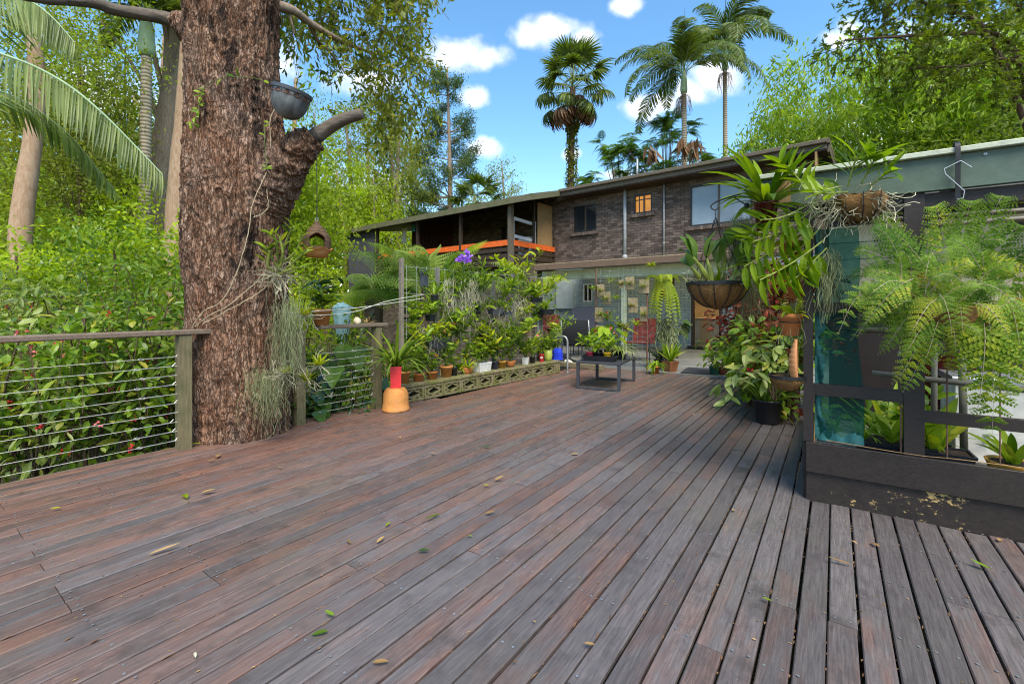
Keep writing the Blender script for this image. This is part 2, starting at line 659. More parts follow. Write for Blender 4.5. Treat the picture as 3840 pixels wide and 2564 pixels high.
    m['ply'] = wood('bare_plywood', (.24, .14, .055), (.40, .26, .12), .6, axis=(10, 10, 1))
    m['plaque'] = wood('orchid_mount_board', (.22, .16, .085), (.42, .33, .19), .75, .6, axis=(9, 9, 1))
    m['slate_board'] = plain('dark_grey_mount_board', (.055, .06, .075), .6, .3, 9)
    m['limb_wood'] = wood('grey_dead_wood', (.13, .105, .08), (.31, .26, .205), .75, .15, s=4.0, bump=.8)
    m['sawn_wood'] = wood('grey_brown_sawn_limb', (.055, .042, .032), (.17, .135, .105), .8, .1, s=4.0, bump=.9)
    m['orange_paint'] = plain('orange_painted_board', (.72, .13, .022), .5, .18, 9)
    m['white_trim'] = plain('white_painted_metal', (.55, .56, .56), .45, .1, 6)
    m['pipe_white'] = plain('pale_grey_downpipe', (.36, .37, .38), .45, .1, 6)
    m['green_beam'] = wood('sage_green_painted_beam', (.062, .096, .072), (.100, .142, .108), .5, .25, s=2.0, bump=.1)
    m['beam_cap'] = wood('pale_lichened_beam_cap', (.38, .40, .29), (.62, .63, .50), .75, .25, s=4.0)
    m['pale_green'] = wood('pale_green_patio_timber', (.32, .36, .24), (.46, .50, .36), .6, .2, s=2.0, bump=.1)
    m['cream_board'] = wood('cream_weatherboard', (.45, .36, .20), (.64, .56, .38), .65, .0, s=2.0)
    m['poly'] = leafmat('cream_translucent_sheet', (.55, .49, .33), (.66, .60, .42), None, .7, .6, (1.2, 1.15, 1.0))
    m['roof'] = plain('roof_sheet', (.12, .11, .10), .6, .3, 4)

    # bricks
    def brick(name, stops, rough=.85):
        t = NT(name)
        r = t.rand()
        c = t.ramp(r, stops)
        w = t.coord('World', (1, 1, 1))
        n1 = t.noise(w, 2.0, 5, .65)
        n2 = t.noise(w, 60.0, 4, .65)
        c = t.mix(t.ramp(n1, [(0.4, 0.0), (0.8, .5)]), c, tuple(x * .5 for x in stops[0][1]))
        c = t.mix(t.ramp(n2, [(0.55, 0.0), (0.8, .35)]), c, (.30, .24, .19))
        t.set(col=c, rough=rough, spec=.25)
        t.bump(n2, .5, .004)
        return t.m
    m['brick'] = brick('brown_brick', [(0.0, (.072, .054, .046)), (0.35, (.122, .090, .075)), (0.75, (.162, .120, .100)), (1.0, (.205, .155, .128))])
    m['brick_dark'] = brick('old_brown_brick', [(0.0, (.075, .056, .042)), (0.6, (.125, .098, .072)), (1.0, (.18, .145, .105))])
    m['brick_blue'] = brick('blue_grey_painted_brick', [(0.0, (.27, .335, .35)), (1.0, (.34, .41, .42))], .6)
    m['mortar'] = plain('brown_mortar', (.125, .105, .085), .95, .2, 20)
    m['mortar_blue'] = plain('painted_mortar', (.15, .20, .22), .8, .15, 20)
    m['frame_dark'] = plain('dark_bronze_window_frame', (.022, .017, .014), .4, .2, 8, .05)
    m['frame_bronze'] = plain('bronze_window_frame', (.10, .075, .05), .4, .2, 8, .05, metal=.3)
    t = NT('window_glass')
    t.set(col=(.02, .024, .028), rough=.03, spec=.8)
    m['glass'] = t.m
    t = NT('frosted_window_glass')
    t.set(col=t.ramp(t.noise(t.coord('World'), 1.2, 3), [(0.3, (.20, .25, .30)), (0.7, (.30, .36, .40))]), rough=.14, spec=.6)
    m['glass_frost'] = t.m
    t = NT('lit_orange_window')
    cc = t.ramp(t.noise(t.coord('World'), 2.2, 2), [(0.35, (.75, .24, .008)), (0.65, (.95, .36, .015))])
    t.set(col=cc, rough=.15, emit=cc, es=.10)
    m['glass_lit'] = t.m
    m['corr_red'] = plain('dark_red_corrugated_wall', (.075, .018, .014), .6, .25, 8)
    m['blind'] = plain('charcoal_shade_blind', (.075, .075, .082), .9, .15, 3, .2)
    m['concrete'] = plain('patio_concrete', (.17, .165, .145), .7, .35, 1.6, .25)
    m['kerb'] = plain('mossy_kerb_concrete', (.17, .14, .085), .85, .4, 5, .5)
    m['mat'] = plain('black_rubber_mat', (.03, .031, .036), .8, .2, 40, .6)
    t = NT('mossy_breeze_block')
    w = t.coord('World')
    c = t.ramp(t.noise(w, 16, 6, .7), [(0.25, (.12, .10, .05)), (0.6, (.24, .20, .115)), (0.85, (.36, .31, .20))])
    mo = t.ramp(t.noise(w, 5.0, 6, .7), [(0.44, 0.0), (0.66, .9)])
    c = t.mix(mo, c, (.115, .13, .022))
    bl = t.ramp(t.noise(w, 9.0, 6, .7), [(0.55, 0.0), (0.72, .75)])
    c = t.mix(bl, c, (.035, .03, .018))
    t.set(col=c, rough=.95, spec=.15)
    t.bump(t.noise(w, 45, 5, .7), .8, .01)
    m['breeze'] = t.m
    # earthenware and plastics
    def terra(name, a, b, moss=.35):
        t = NT(name)
        w = t.coord('World')
        c = t.ramp(t.noise(w, 7, 5, .65), [(0.3, a), (0.7, b)])
        c = t.mix(t.ramp(t.noise(w, 11, 5, .7), [(0.55, 0.0), (0.75, moss)]), c, (.12, .115, .03))
        c = t.mix(t.ramp(t.noise(w, 4, 5, .7), [(0.55, 0.0), (0.8, .45)]), c, (.48, .36, .24))
        t.set(col=c, rough=.75, spec=.25)
        t.bump(t.noise(w, 70, 3), .25, .003)
        return t.m
    m['terra'] = terra('terracotta', (.42, .135, .035), (.62, .235, .075))
    m['terra_old'] = terra('mossy_terracotta', (.44, .17, .045), (.60, .27, .075), .7)
    m['terra_pale'] = terra('pale_terracotta', (.55, .21, .075), (.70, .31, .13), .1)
    m['ochre'] = terra('ochre_glaze', (.45, .22, .035), (.62, .33, .06), .5)
    m['clay_dark'] = terra('weathered_clay', (.045, .03, .02), (.13, .07, .035), .5)
    for nm, c, rg in (('black_plastic', (.013, .014, .018), .42), ('grey_plastic', (.058, .062, .072), .45), ('red_plastic', (.62, .03, .035), .35),
                      ('pink_plastic', (.75, .075, .13), .38), ('yellow_plastic', (.82, .48, .02), .38), ('white_plastic', (.60, .59, .54), .45),
                      ('blue_glaze', (.022, .045, .50), .12), ('lime_glaze', (.34, .40, .07), .18), ('green_plastic', (.02, .10, .06), .4),
                      ('maroon_glaze', (.075, .008, .010), .2), ('brown_pot', (.23, .085, .035), .45), ('navy_pot', (.02, .028, .06), .3),
                      ('red_bowl', (.30, .055, .035), .5)):
        m[nm] = plain(nm, c, rg, .22, 8, .08, spec=.5)
    m['metal_dark'] = plain('dark_powder_coated_metal', (.040, .042, .050), .45, .2, 12, .05, spec=.5)
    m['metal_black'] = plain('black_iron', (.012, .012, .013), .5, .3, 20, .1)
    m['galv'] = plain('galvanised_steel', (.42, .42, .41), .42, .25, 9, .1, metal=.75)
    m['pipe'] = plain('old_grey_pipe', (.17, .155, .125), .55, .35, 7, .2, metal=.2)
    m['rust'] = plain('rusty_steel', (.13, .065, .045), .8, .4, 12, .3)
    m['wire'] = plain('steel_wire', (.52, .50, .46), .5, .2, 30, .0, metal=.15)
    m['rope'] = plain('pale_rope', (.52, .50, .43), .9, .2, 40, .3)
    m['jute'] = plain('tan_twine', (.33, .20, .09), .9, .3, 40, .3)
    m['soil'] = plain('potting_soil', (.055, .035, .022), .95, .5, 40, .8, dist=.01)
    m['coir'] = None
    t = NT('coconut_fibre')
    w = t.coord('World', (1, 1, 1))
    f = t.noise(w, 45, 8, .75, 3.0)
    t.set(col=t.ramp(f, [(0.3, (.09, .042, .016)), (0.55, (.34, .18, .065)), (0.8, (.55, .34, .14))]), rough=.95, spec=.1)
    t.bump(f, 1.0, .02)
    m['coir'] = t.m
    t = NT('teal_shade_cloth')
    w = t.coord('World')
    st = t.noise(t.coord('World', (1, 1, 1)), 3.0, 4, .6)
    c = t.ramp(st, [(0.3, (.005, .050, .043)), (0.7, (.010, .080, .066))])
    t.set(col=c, rough=.75, spec=.2)
    tb = t.n('ShaderNodeBsdfTransparent')
    tb.inputs[0].default_value = (.35, .68, .62, 1)
    ms = t.n('ShaderNodeMixShader')
    fr = t.ramp(st, [(0.35, .40), (0.7, .68)])
    t.link(fr, ms.inputs[0])
    t.link(tb.outputs[0], ms.inputs[1])
    t.link(t.b.outputs[0], ms.inputs[2])
    t.link(ms.outputs[0], t.out.inputs['Surface'])
    m['cloth'] = t.m
    m['cloth_edge'] = plain('teal_shade_cloth_folded_edge', (.022, .115, .108), .7, .35, 12, .2)
    m['red_fabric'] = plain('red_brown_striped_fabric', (.105, .014, .009), .85, .6, 9, .2)
    m['mesh_fabric'] = plain('charcoal_mesh_fabric', (.028, .029, .031), .8, .2, 60, .3)
    m['navy_fabric'] = plain('dark_blue_fabric', (.015, .019, .032), .75, .2, 30, .2)
    m['green_fabric'] = plain('olive_fabric', (.12, .15, .045), .9, .2, 20, .2)
    m['cream_wall'] = plain('cream_plaster', (.62, .50, .30), .7, .1, 3, .05)
    m['white_wall'] = plain('white_cabinet', (.66, .62, .55), .5, .08, 3, .02)
    m['timber_floor'] = plain('pale_timber_floor', (.42, .32, .20), .4, .15, 3, .05)
    m['ceramic'] = plain('cream_shell', (.66, .54, .36), .5, .25, 12, .2)
    m['white_cloth'] = plain('white_knit', (.62, .60, .54), .9, .1, 30, .3)
    m['teal_cloth'] = plain('teal_towel', (.05, .34, .38), .9, .2, 30, .3)
    m['paver'] = plain('tan_paver', (.37, .29, .19), .85, .3, 6, .3)
    m['glass_green'] = plain('pale_teal_tarpaulin', (.30, .46, .45), .4, .15, 6, .05)

    # barks
    def bark(name, stops, sc=(9, 9, 2.2), s=3.0, bump=1.0, dist=.02, charcoal=0.0, lich=None):
        t = NT(name)
        v = t.coord('World', sc)
        g = t.noise(v, s, 9, .68, .9)
        w = t.coord('World', (1, 1, .6))
        c = t.ramp(g, stops)
        p = t.noise(w, 2.3, 5, .65)
        c = t.mix(t.ramp(p, [(0.52, 0.0), (0.75, .55)]), c, stops[-1][1])
        if lich:
            c = t.mix(t.ramp(t.noise(w, 4.5, 6, .7), [(0.5, 0.0), (0.68, .8)]), c, lich)
        if charcoal:
            c = t.mix(t.ramp(t.noise(t.coord('World', (1.3, 1.3, .5)), 1.9, 6, .72), [(0.57, 0.0), (0.66, charcoal)]), c, (.018, .014, .012))
        t.set(col=c, rough=.9, spec=.2)
        t.bump(t.math('ADD', g, t.math('MULTIPLY', t.noise(v, s * 6, 5, .7), .4)), bump, dist)
        return t.m
    t = NT('flaky_grey_brown_bark')
    w = t.coord('World', (1, 1, .30))
    ds = t.n('ShaderNodeTexNoise')
    ds.inputs['Scale'].default_value = 6.0
    ds.inputs['Detail'].default_value = 5.0
    t.link(w, ds.inputs['Vector'])
    sc_ = t.n('ShaderNodeVectorMath', operation='SCALE')
    sc_.inputs['Scale'].default_value = .26
    t.link(ds.outputs['Color'], sc_.inputs[0])
    ad = t.n('ShaderNodeVectorMath', operation='ADD')
    t.link(w, ad.inputs[0])
    t.link(sc_.outputs[0], ad.inputs[1])
    vs = []
    for feat, k in (('F1', 42.0), ('DISTANCE_TO_EDGE', 42.0), ('DISTANCE_TO_EDGE', 17.0)):
        vo = t.n('ShaderNodeTexVoronoi', feature=feat)
        vo.inputs['Scale'].default_value = k
        t.link(ad.outputs[0], vo.inputs['Vector'])
        vs.append(vo)
    sepc = t.n('ShaderNodeSeparateColor')
    t.link(vs[0].outputs['Color'], sepc.inputs[0])
    fib = t.noise(t.coord('World', (1, 1, .12)), 60, 6, .7)
    tone = t.math('ADD', t.math('MULTIPLY', sepc.outputs[0], .3), t.math('MULTIPLY', fib, .7))
    c = t.ramp(tone, [(0.25, (.085, .040, .023)), (0.42, (.185, .098, .060)), (0.58, (.300, .182, .120)), (0.8, (.47, .350, .265))])
    big = t.noise(t.coord('World', (1, 1, .5)), 2.6, 5, .65)
    c = t.mix(t.ramp(big, [(0.5, 0.0), (0.75, .6)]), c, (.30, .235, .20))
    c = t.mix(t.ramp(t.noise(t.coord('World', (1, 1, .5)), 3.3, 4, .6), [(0.52, 0.0), (0.72, .55)]), c, (.20, .085, .045))
    cr = t.math('MULTIPLY', t.ramp(vs[1].outputs['Distance'], [(0.0, 0.0), (0.09, 1.0)]), t.ramp(vs[2].outputs['Distance'], [(0.0, .05), (0.12, 1.0)]))
    c = t.mix(t.ramp(cr, [(0.0, .80), (0.6, 0.0)]), c, (.040, .022, .015))
    c = t.mix(t.ramp(t.noise(t.coord('World', (1.3, 1.3, .55)), 2.0, 7, .74), [(0.55, 0.0), (0.63, .92)]), c, (.016, .013, .012))
    t.set(col=c, rough=.95, spec=.06)
    t.bump(t.math('ADD', t.math('ADD', t.math('MULTIPLY', cr, .7), t.math('MULTIPLY', sepc.outputs[0], .5)), t.math('MULTIPLY', fib, .5)), .9, .022)
    m['bark_big'] = t.m
    m['bark_gum'] = bark('smooth_orange_gum_bark', [(0.2, (.20, .115, .065)), (0.5, (.33, .215, .135)), (0.85, (.45, .345, .245))], (6, 6, 2), 2.5, .5, .01)
    m['bark_grey'] = bark('grey_tree_bark', [(0.2, (.11, .08, .055)), (0.5, (.23, .17, .12)), (0.85, (.40, .32, .245))], (9, 9, 2), 3.0, .8, .015)
    m['bark_dark'] = bark('dark_twig_bark', [(0.2, (.045, .03, .02)), (0.8, (.15, .10, .065))], (9, 9, 3), 4.0, .6, .008)
    t = NT('ringed_palm_trunk')
    sp = t.n('ShaderNodeSeparateXYZ')
    t.link(t.coord('World'), sp.inputs[0])
    wv = t.n('ShaderNodeTexWave', wave_type='BANDS', bands_direction='Z')
    wv.inputs['Scale'].default_value = 2.6
    wv.inputs['Distortion'].default_value = 1.2
    t.link(t.coord('World'), wv.inputs['Vector'])
    t.set(col=t.ramp(wv.outputs[0], [(0.05, (.16, .12, .075)), (0.3, (.33, .265, .185)), (1.0, (.44, .37, .27))]), rough=.85)
    t.bump(wv.outputs[0], .6, .02)
    m['palm_trunk'] = t.m
    m['crownshaft'] = plain('pale_green_crownshaft', (.28, .38, .21), .5, .2, 2)
    m['husk'] = plain('dry_brown_palm_husk', (.17, .095, .055), .9, .4, 7, .4)

    # leaves
    m['L_big'] = leafmat('dull_olive_leaf', (.055, .10, .016), (.155, .225, .036), (.34, .28, .05), .48)
    m['L_shrub'] = leafmat('broad_green_shrub_leaf', (.030, .100, .014), (.140, .275, .034), (.42, .38, .05), .42, .34, spec=.4)
    m['L_shrub_pale'] = leafmat('pale_green_shrub_leaf', (.080, .17, .060), (.24, .36, .14), (.44, .42, .08), .40, .36, spec=.4)
    m['L_lime'] = leafmat('bright_lime_foliage', (.125, .25, .016), (.30, .47, .036), (.50, .46, .05), .54)
    m['L_gum'] = leafmat('grey_green_gum_foliage', (.085, .14, .034), (.22, .30, .07), None, .48)
    m['L_forest'] = leafmat('forest_green_foliage', (.060, .125, .014), (.215, .34, .036), (.42, .36, .05), .50)
    m['L_pine'] = leafmat('blue_green_pine_foliage', (.025, .070, .020), (.075, .145, .045), None, .3)
    m['L_palm'] = leafmat('glossy_palm_leaf', (.030, .066, .016), (.10, .17, .04), None, .34, .30)
    m['L_palm_pale'] = leafmat('silvery_palm_leaf', (.05, .11, .045), (.19, .29, .16), None, .38, .3)
    m['L_bamboo'] = leafmat('yellow_green_bamboo_leaf', (.045, .115, .014), (.235, .40, .05), (.50, .52, .16), .52)
    m['L_oak'] = leafmat('dark_lobed_leaf', (.040, .085, .012), (.125, .205, .03), None, .5)
    m['L_jac'] = leafmat('feathery_green_leaf', (.045, .13, .016), (.12, .25, .04), None, .45)
    m['L_fern'] = leafmat('soft_green_fern', (.09, .22, .02), (.24, .42, .06), (.48, .44, .04), .5)
    m['L_fern_pale'] = leafmat('pale_tree_fern', (.16, .31, .09), (.36, .52, .21), None, .48)
    m['L_dav'] = leafmat('green_lacy_fern', (.038, .120, .022), (.165, .32, .058), (.42, .42, .05), .42, .45)
    m['L_dav_y'] = leafmat('yellowing_lacy_fern', (.08, .19, .016), (.28, .37, .04), (.42, .19, .03), .45, .5)
    m['L_orchid'] = leafmat('fresh_green_orchid_leaf', (.060, .155, .008), (.175, .315, .016), None, .42, .33)
    m['L_strap'] = leafmat('dark_strap_leaf', (.035, .105, .020), (.125, .235, .05), None, .32, .33)
    m['L_pot'] = leafmat('pot_plant_leaf', (.045, .135, .014), (.19, .335, .034), (.42, .43, .04), .38, .34)
    m['L_pot_lime'] = leafmat('lime_pot_plant_leaf', (.12, .23, .012), (.31, .44, .028), (.52, .46, .03), .44, .36)
    m['L_dark'] = leafmat('dark_glossy_leaf', (.008, .034, .010), (.026, .080, .020), None, .15, .25, spec=.55)
    m['L_ear'] = leafmat('veined_elephant_ear_leaf', (.012, .048, .012), (.050, .125, .026), None, .25, .42)
    m['L_bronze'] = leafmat('bronze_red_leaf', (.045, .012, .010), (.20, .055, .026), (.45, .08, .04), .35, .4, (1.6, .7, .4))
    m['L_variegated'] = leafmat('cream_striped_leaf', (.13, .21, .03), (.42, .47, .16), None, .4)
    m['L_dead'] = leafmat('dry_brown_leaf', (.16, .085, .030), (.42, .27, .11), None, .2, .7, (1.2, .9, .5))
    m['L_dead_frond'] = leafmat('brown_dead_frond', (.10, .052, .026), (.26, .145, .075), None, .2, .8, (1.2, .8, .5))
    m['L_moss'] = leafmat('grey_green_hanging_moss', (.15, .17, .075), (.34, .36, .185), None, .25, .85, (1, 1, .8))
    m['L_root'] = leafmat('pale_aerial_root', (.22, .19, .11), (.50, .47, .32), None, .05, .8, (1, 1, 1))
    m['cane'] = plain('yellow_green_cane', (.21, .25, .045), .5, .4, 12, .2)
    m['stem'] = plain('green_stem', (.10, .16, .03), .55, .3, 10, .1)
    m['vine'] = plain('tan_vine', (.36, .29, .18), .8, .3, 20, .3)
    m['F_red'] = leafmat('crimson_flower', (.40, .012, .028), (.70, .06, .05), None, .35, .5, (1.3, .8, .8))
    m['F_pink'] = leafmat('pink_flower', (.75, .12, .16), (.90, .32, .30), None, .35, .5, (1.2, .9, .9))
    m['F_purple'] = leafmat('purple_orchid_flower', (.42, .14, .72), (.64, .34, .92), None, .4, .5, (1.1, .9, 1.2))
    m['F_orange'] = leafmat('orange_flower', (.85, .20, .02), (.95, .42, .05), None, .35, .5, (1.2, .9, .6))
    m['ground'] = plain('leaf_litter_ground', (.060, .044, .022), .95, .5, 4, .8, dist=.03, col2=(.12, .10, .035))
    m['emblem'] = plain('white_print', (.75, .73, .70), .5, .05, 8, 0)
    m['lamp'] = None
    t = NT('added_ceiling_lamp')  # glow for the unseen lamp added in the kitchen
    t.set(col=(.9, .8, .6), emit=(1.0, .80, .52), es=9.0)
    m['lamp'] = t.m


make_mats()
# ================================================================== the setting
DA = math.radians(35.3)
D1 = A(math.sin(DA), math.cos(DA), 0)       # along the deck boards
D2 = A(math.cos(DA), -math.sin(DA), 0)      # across them, to the house side


def TS(t, s, z=0.0):
    """deck coordinates: t across, s along the boards"""
    return D2 * t + D1 * s + A(0, 0, z)


def build_ground():
    n = 90
    g = np.linspace(-1, 1, n)
    g = np.sign(g) * np.abs(g) ** 2.2 * 260
    X, Y = np.meshgrid(g, g + 20, indexing='ij')
    Z = -0.95 + .12 * np.sin(X * .7) * np.cos(Y * .6) + .05 * rng.normal(size=X.shape)
    far = np.clip((np.hypot(X, Y) - 35) / 100, 0, 1)
    Z = Z + far * 3.5
    idx = np.arange(n * n).reshape(n, n)
    Q = np.stack([idx[:-1, :-1], idx[1:, :-1], idx[1:, 1:], idx[:-1, 1:]], -1).reshape(-1, 4)
    mb = MB().add(np.stack([X, Y, Z], -1).reshape(-1, 3), Q)
    tag(mb.build('ground', MATS['ground'], smooth=True), 'leaf covered garden ground below the deck', kind='structure')


build_ground()


def build_deck():
    W, PITCH, H = .0962, .1055, .026
    deck = thing('deck', 'timber deck of long worn boards', None, (0, 0, 0), kind='structure')
    me = bx(MB(), (0, 0, -H / 2), (1, W, H), ch=.0045).mesh('plank', [MATS['deck']])
    r = random.Random(3)
    rotz = math.atan2(D1[1], D1[0])
    k = 0
    t = -4.93
    screws = MB()
    while t < 2.9:
        s0, s1 = -2.2, 9.02
        if t > -.16:
            s1 = 3.68
        elif t < -4.55:
            s1 = 4.05 + (t + 4.93) * 2
        cuts = [s0]
        x = s0 + .45 * r.randint(1, 6)
        while x < s1 - .6:
            cuts.append(x)
            x += .45 * r.choice((4, 5, 6, 6, 7, 8, 9))
        cuts.append(s1 + r.uniform(-.012, .012))
        for a, b in zip(cuts[:-1], cuts[1:]):
            L = b - a - .003
            c = TS(t + r.uniform(-.0022, .0022), (a + b) / 2, r.uniform(-.0035, .0018))
            piece('plank', me, deck, c, rot=(r.uniform(-.012, .012), r.uniform(-.0006, .0006), rotz + r.uniform(-.0012, .0012)),
                  scale=(L, 1 + r.uniform(-.015, .01), 1))
        # screw heads, two to each joist
        for j in range(int((s1 - s0) / .45) + 1):
            s = s0 + .45 * j
            if 0.2 < s < min(5.5, s1) and r.random() < .62:
                for dt in (-.027, .027):
                    c = TS(t + dt + r.uniform(-.004, .004), s + r.uniform(-.012, .012) + .03, .0032)
                    th = np.arange(7) * 2 * PI / 7
                    V = [c] + [c + A(.0058 * math.cos(q), .0058 * math.sin(q), -.0006) for q in th]
                    screws.add(V, None, [(0, 1 + i, 1 + (i + 1) % 7) for i in range(7)])
        t += PITCH
        k += 1
    screws.build('screw_heads', MATS['galv'], deck, kind='stuff')
    # joists below and the edge board towards the garden
    for j in range(0, 25, 2):
        s = -2.2 + .45 * j
        mb = MB()
        bar(mb, TS(-4.9, s, -.085), TS(-.2 if s > 3.6 else 2.85, s, -.085), .045, .11)
        mb.build('joist', MATS['house_timber'], deck)
    mb = MB()
    bar(mb, TS(-4.995, -2.2, -.09), TS(-4.995, 4.0, -.09), .03, .17)
    mb.build('edge_board', MATS['rail'], deck)


build_deck()

# ------------------------------------------------------------------ the house frame: e along the facade (away, left), n out of it
EV = unit(A(-.779, .627, 0))
NV = A(-EV[1], EV[0], 0)                     # (-.627, -.779): towards the camera
F0 = A(5.86, 13.9, 0)


def FP(t, z, off=0.0):
    return F0 + EV * t + NV * off + A(0, 0, z)


def fu(u, off=0.0):
    """distance along the facade of picture column u, and its depth"""
    p = F0 + NV * off
    x, y, t = on_line(u, p, EV)
    return t, y


def fuv(u, v, off=0.0):
    t, y = fu(u, off)
    return t, zat(v, y)


def build_patio():
    mb = MB()
    # slab between the deck end and the house, floor level
    P = [TS(-4.35, 9.05), TS(6.5, 9.05), FP(-6, 0, -3.6), FP(6.2, 0, -3.6), FP(6.2, 0, .5)]
    P = [p[:2] for p in P]
    n = len(P)
    V = [(p[0], p[1], .006) for p in P] + [(p[0], p[1], -1.0) for p in P]
    Q = [(i, n + i, n + (i + 1) % n, (i + 1) % n) for i in range(n)]
    mb.add(V, Q, [(0, i, i + 1) for i in range(1, n - 1)])
    patio = tag(mb.build('patio', MATS['concrete']), 'grey concrete patio between deck and house', kind='structure')
    mb = MB()
    a, b = G(2096, 1376), G(2262, 1392)
    bar(mb, a + A(0, .12, .055), b + A(0.02, .12, .055), .12, .11, ch=.012)
    tag(mb.build('kerb', MATS['kerb']), 'low mossy concrete step at the end of the deck', kind='structure')
    # pavers inside the shade house
    root = thing('pavement', 'tan brick paving inside the shade house', None, (0, 0, 0), kind='structure')
    me = bx(MB(), (0, 0, -.03), (.226, .111, .06), ch=.006).mesh('paver', [MATS['paver']])
    r = random.Random(8)
    for i in range(17):
        for j in range(16):
            p = TS(-.02 + .232 * i + (.116 if j % 2 else 0), 3.86 + .117 * j, -.004 + r.uniform(-.003, .003))
            piece('paver', me, root, p, math.atan2(D2[1], D2[0]) + r.uniform(-.01, .01))
    mb = MB()
    bx(mb, TS(1.9, 4.75, -.09), (4.1, 2.0, .08), D2)
    mb.build('bedding', MATS['soil'], root)


build_patio()


def brick_wall(parent, frame, t0, t1, z0, z1, holes, mat, mortar_mat, single=0, near_first=True, name='brick', back=.05):
    """courses of bricks in the plane frame(t, z, off); the first `single` (nearest) are objects, the others one mesh"""
    BL, BH, J = .230, .076, .010
    me = bx(MB(), (0, 0, 0), (1, .06, BH), ch=.004).mesh(name, [mat])
    ax = frame(1, 0) - frame(0, 0)
    rotz = math.atan2(ax[1], ax[0])
    rest = MB()
    L = []
    nz = int((z1 - z0) / (BH + J))
    for k in range(nz):
        z = z0 + (k + .5) * (BH + J)
        x = t0 - (.12 if k % 2 else 0)
        while x < t1:
            a, b = max(x, t0), min(x + BL, t1)
            segs = [(a, b)]
            for (h0, h1, g0, g1) in holes:
                if z + BH / 2 > g0 and z - BH / 2 < g1:
                    ns = []
                    for (c, d) in segs:
                        if d <= h0 or c >= h1:
                            ns.append((c, d))
                        else:
                            if c < h0:
                                ns.append((c, h0))
                            if d > h1:
                                ns.append((h1, d))
                    segs = ns
            for (c, d) in segs:
                if d - c > .03:
                    L.append((c, d, z))
            x += BL + J
    L.sort(key=lambda q: q[0] if near_first else -q[0])
    r = random.Random(4)
    for i, (c, d, z) in enumerate(L):
        p = frame((c + d) / 2, z, -.028 + r.uniform(-.002, .002))
        if i < single:
            piece('brick', me, parent, p, rotz, (d - c, 1, 1))
        else:
            bx(rest, p, (d - c, .06, BH), ax, tint=r.random())
    if rest.n:
        rest.build(name + 's' if not single else 'brickwork', mat, parent, kind='stuff')
    # mortar bed with the openings left free
    mb = MB()
    xs = sorted({t0, t1} | {h[0] for h in holes if t0 < h[0] < t1} | {h[1] for h in holes if t0 < h[1] < t1})
    for a, b in zip(xs[:-1], xs[1:]):
        zs = [z0]
        hz = sorted([(h[2], h[3]) for h in holes if h[0] <= a + 1e-6 and h[1] >= b - 1e-6])
        cur = z0
        spans = []
        for g0, g1 in hz:
            if g0 > cur:
                spans.append((cur, min(g0, z1)))
            cur = max(cur, g1)
        if cur < z1:
            spans.append((cur, z1))
        for c, d in spans:
            bx(mb, frame((a + b) / 2, (c + d) / 2, -.12), (b - a, .20, d - c), ax)
    mb.build('wall', mortar_mat, parent)


def window(parent, frame, t0, t1, z0, z1, glass, split=.5, fm='frame_dark', w=.055, inner='frame_bronze', sill=True, bars=None):
    ax = frame(1, 0) - frame(0, 0)
    rec = -.07
    f = MB()
    tm = t0 + (t1 - t0) * split
    for (a, b, c, d) in ((t0, t1, z1 - w, z1), (t0, t1, z0, z0 + w), (t0, t0 + w, z0 + w, z1 - w), (t1 - w, t1, z0 + w, z1 - w)):
        bx(f, frame((a + b) / 2, (c + d) / 2, rec + .02), (b - a, .07, d - c), ax)
    wo = f.build('window', MATS[fm], parent)
    m = MB()
    bx(m, frame(tm, (z0 + z1) / 2, rec + .03), (w * .8, .05, z1 - z0 - 2 * w - .004), ax)
    m.build('mullion', MATS[inner], wo)
    for a, b in ((t0 + w, tm - w * .4), (tm + w * .4, t1 - w)):
        g = MB()
        bx(g, frame((a + b) / 2, (z0 + z1) / 2, rec), (b - a, .012, z1 - z0 - 2 * w), ax)
        g.build('pane', MATS[glass], wo)
    for (bt, bz) in (bars or []):
        m = MB()
        if bt is not None:
            bx(m, frame(t0 + (t1 - t0) * bt, (z0 + z1) / 2, rec + .012), (.03, .012, z1 - z0 - 2 * w), ax)
        else:
            bx(m, frame((t0 + t1) / 2, z0 + (z1 - z0) * bz, rec + .012), (t1 - t0 - 2 * w, .012, .03), ax)
        m.build('glazing_bar', MATS[fm], wo)
    if sill:
        s = MB()
        n = max(3, int((t1 - t0 + .2) / .086))
        for i in range(n):
            a = t0 - .1 + (t1 - t0 + .2) * (i + .5) / n
            bx(s, frame(a, z0 - .065, .02), ((t1 - t0 + .2) / n - .008, .17, .11), ax, tint=random.random(), ch=.004)
        s.build('sill', MATS['brick'], wo)
    return wo


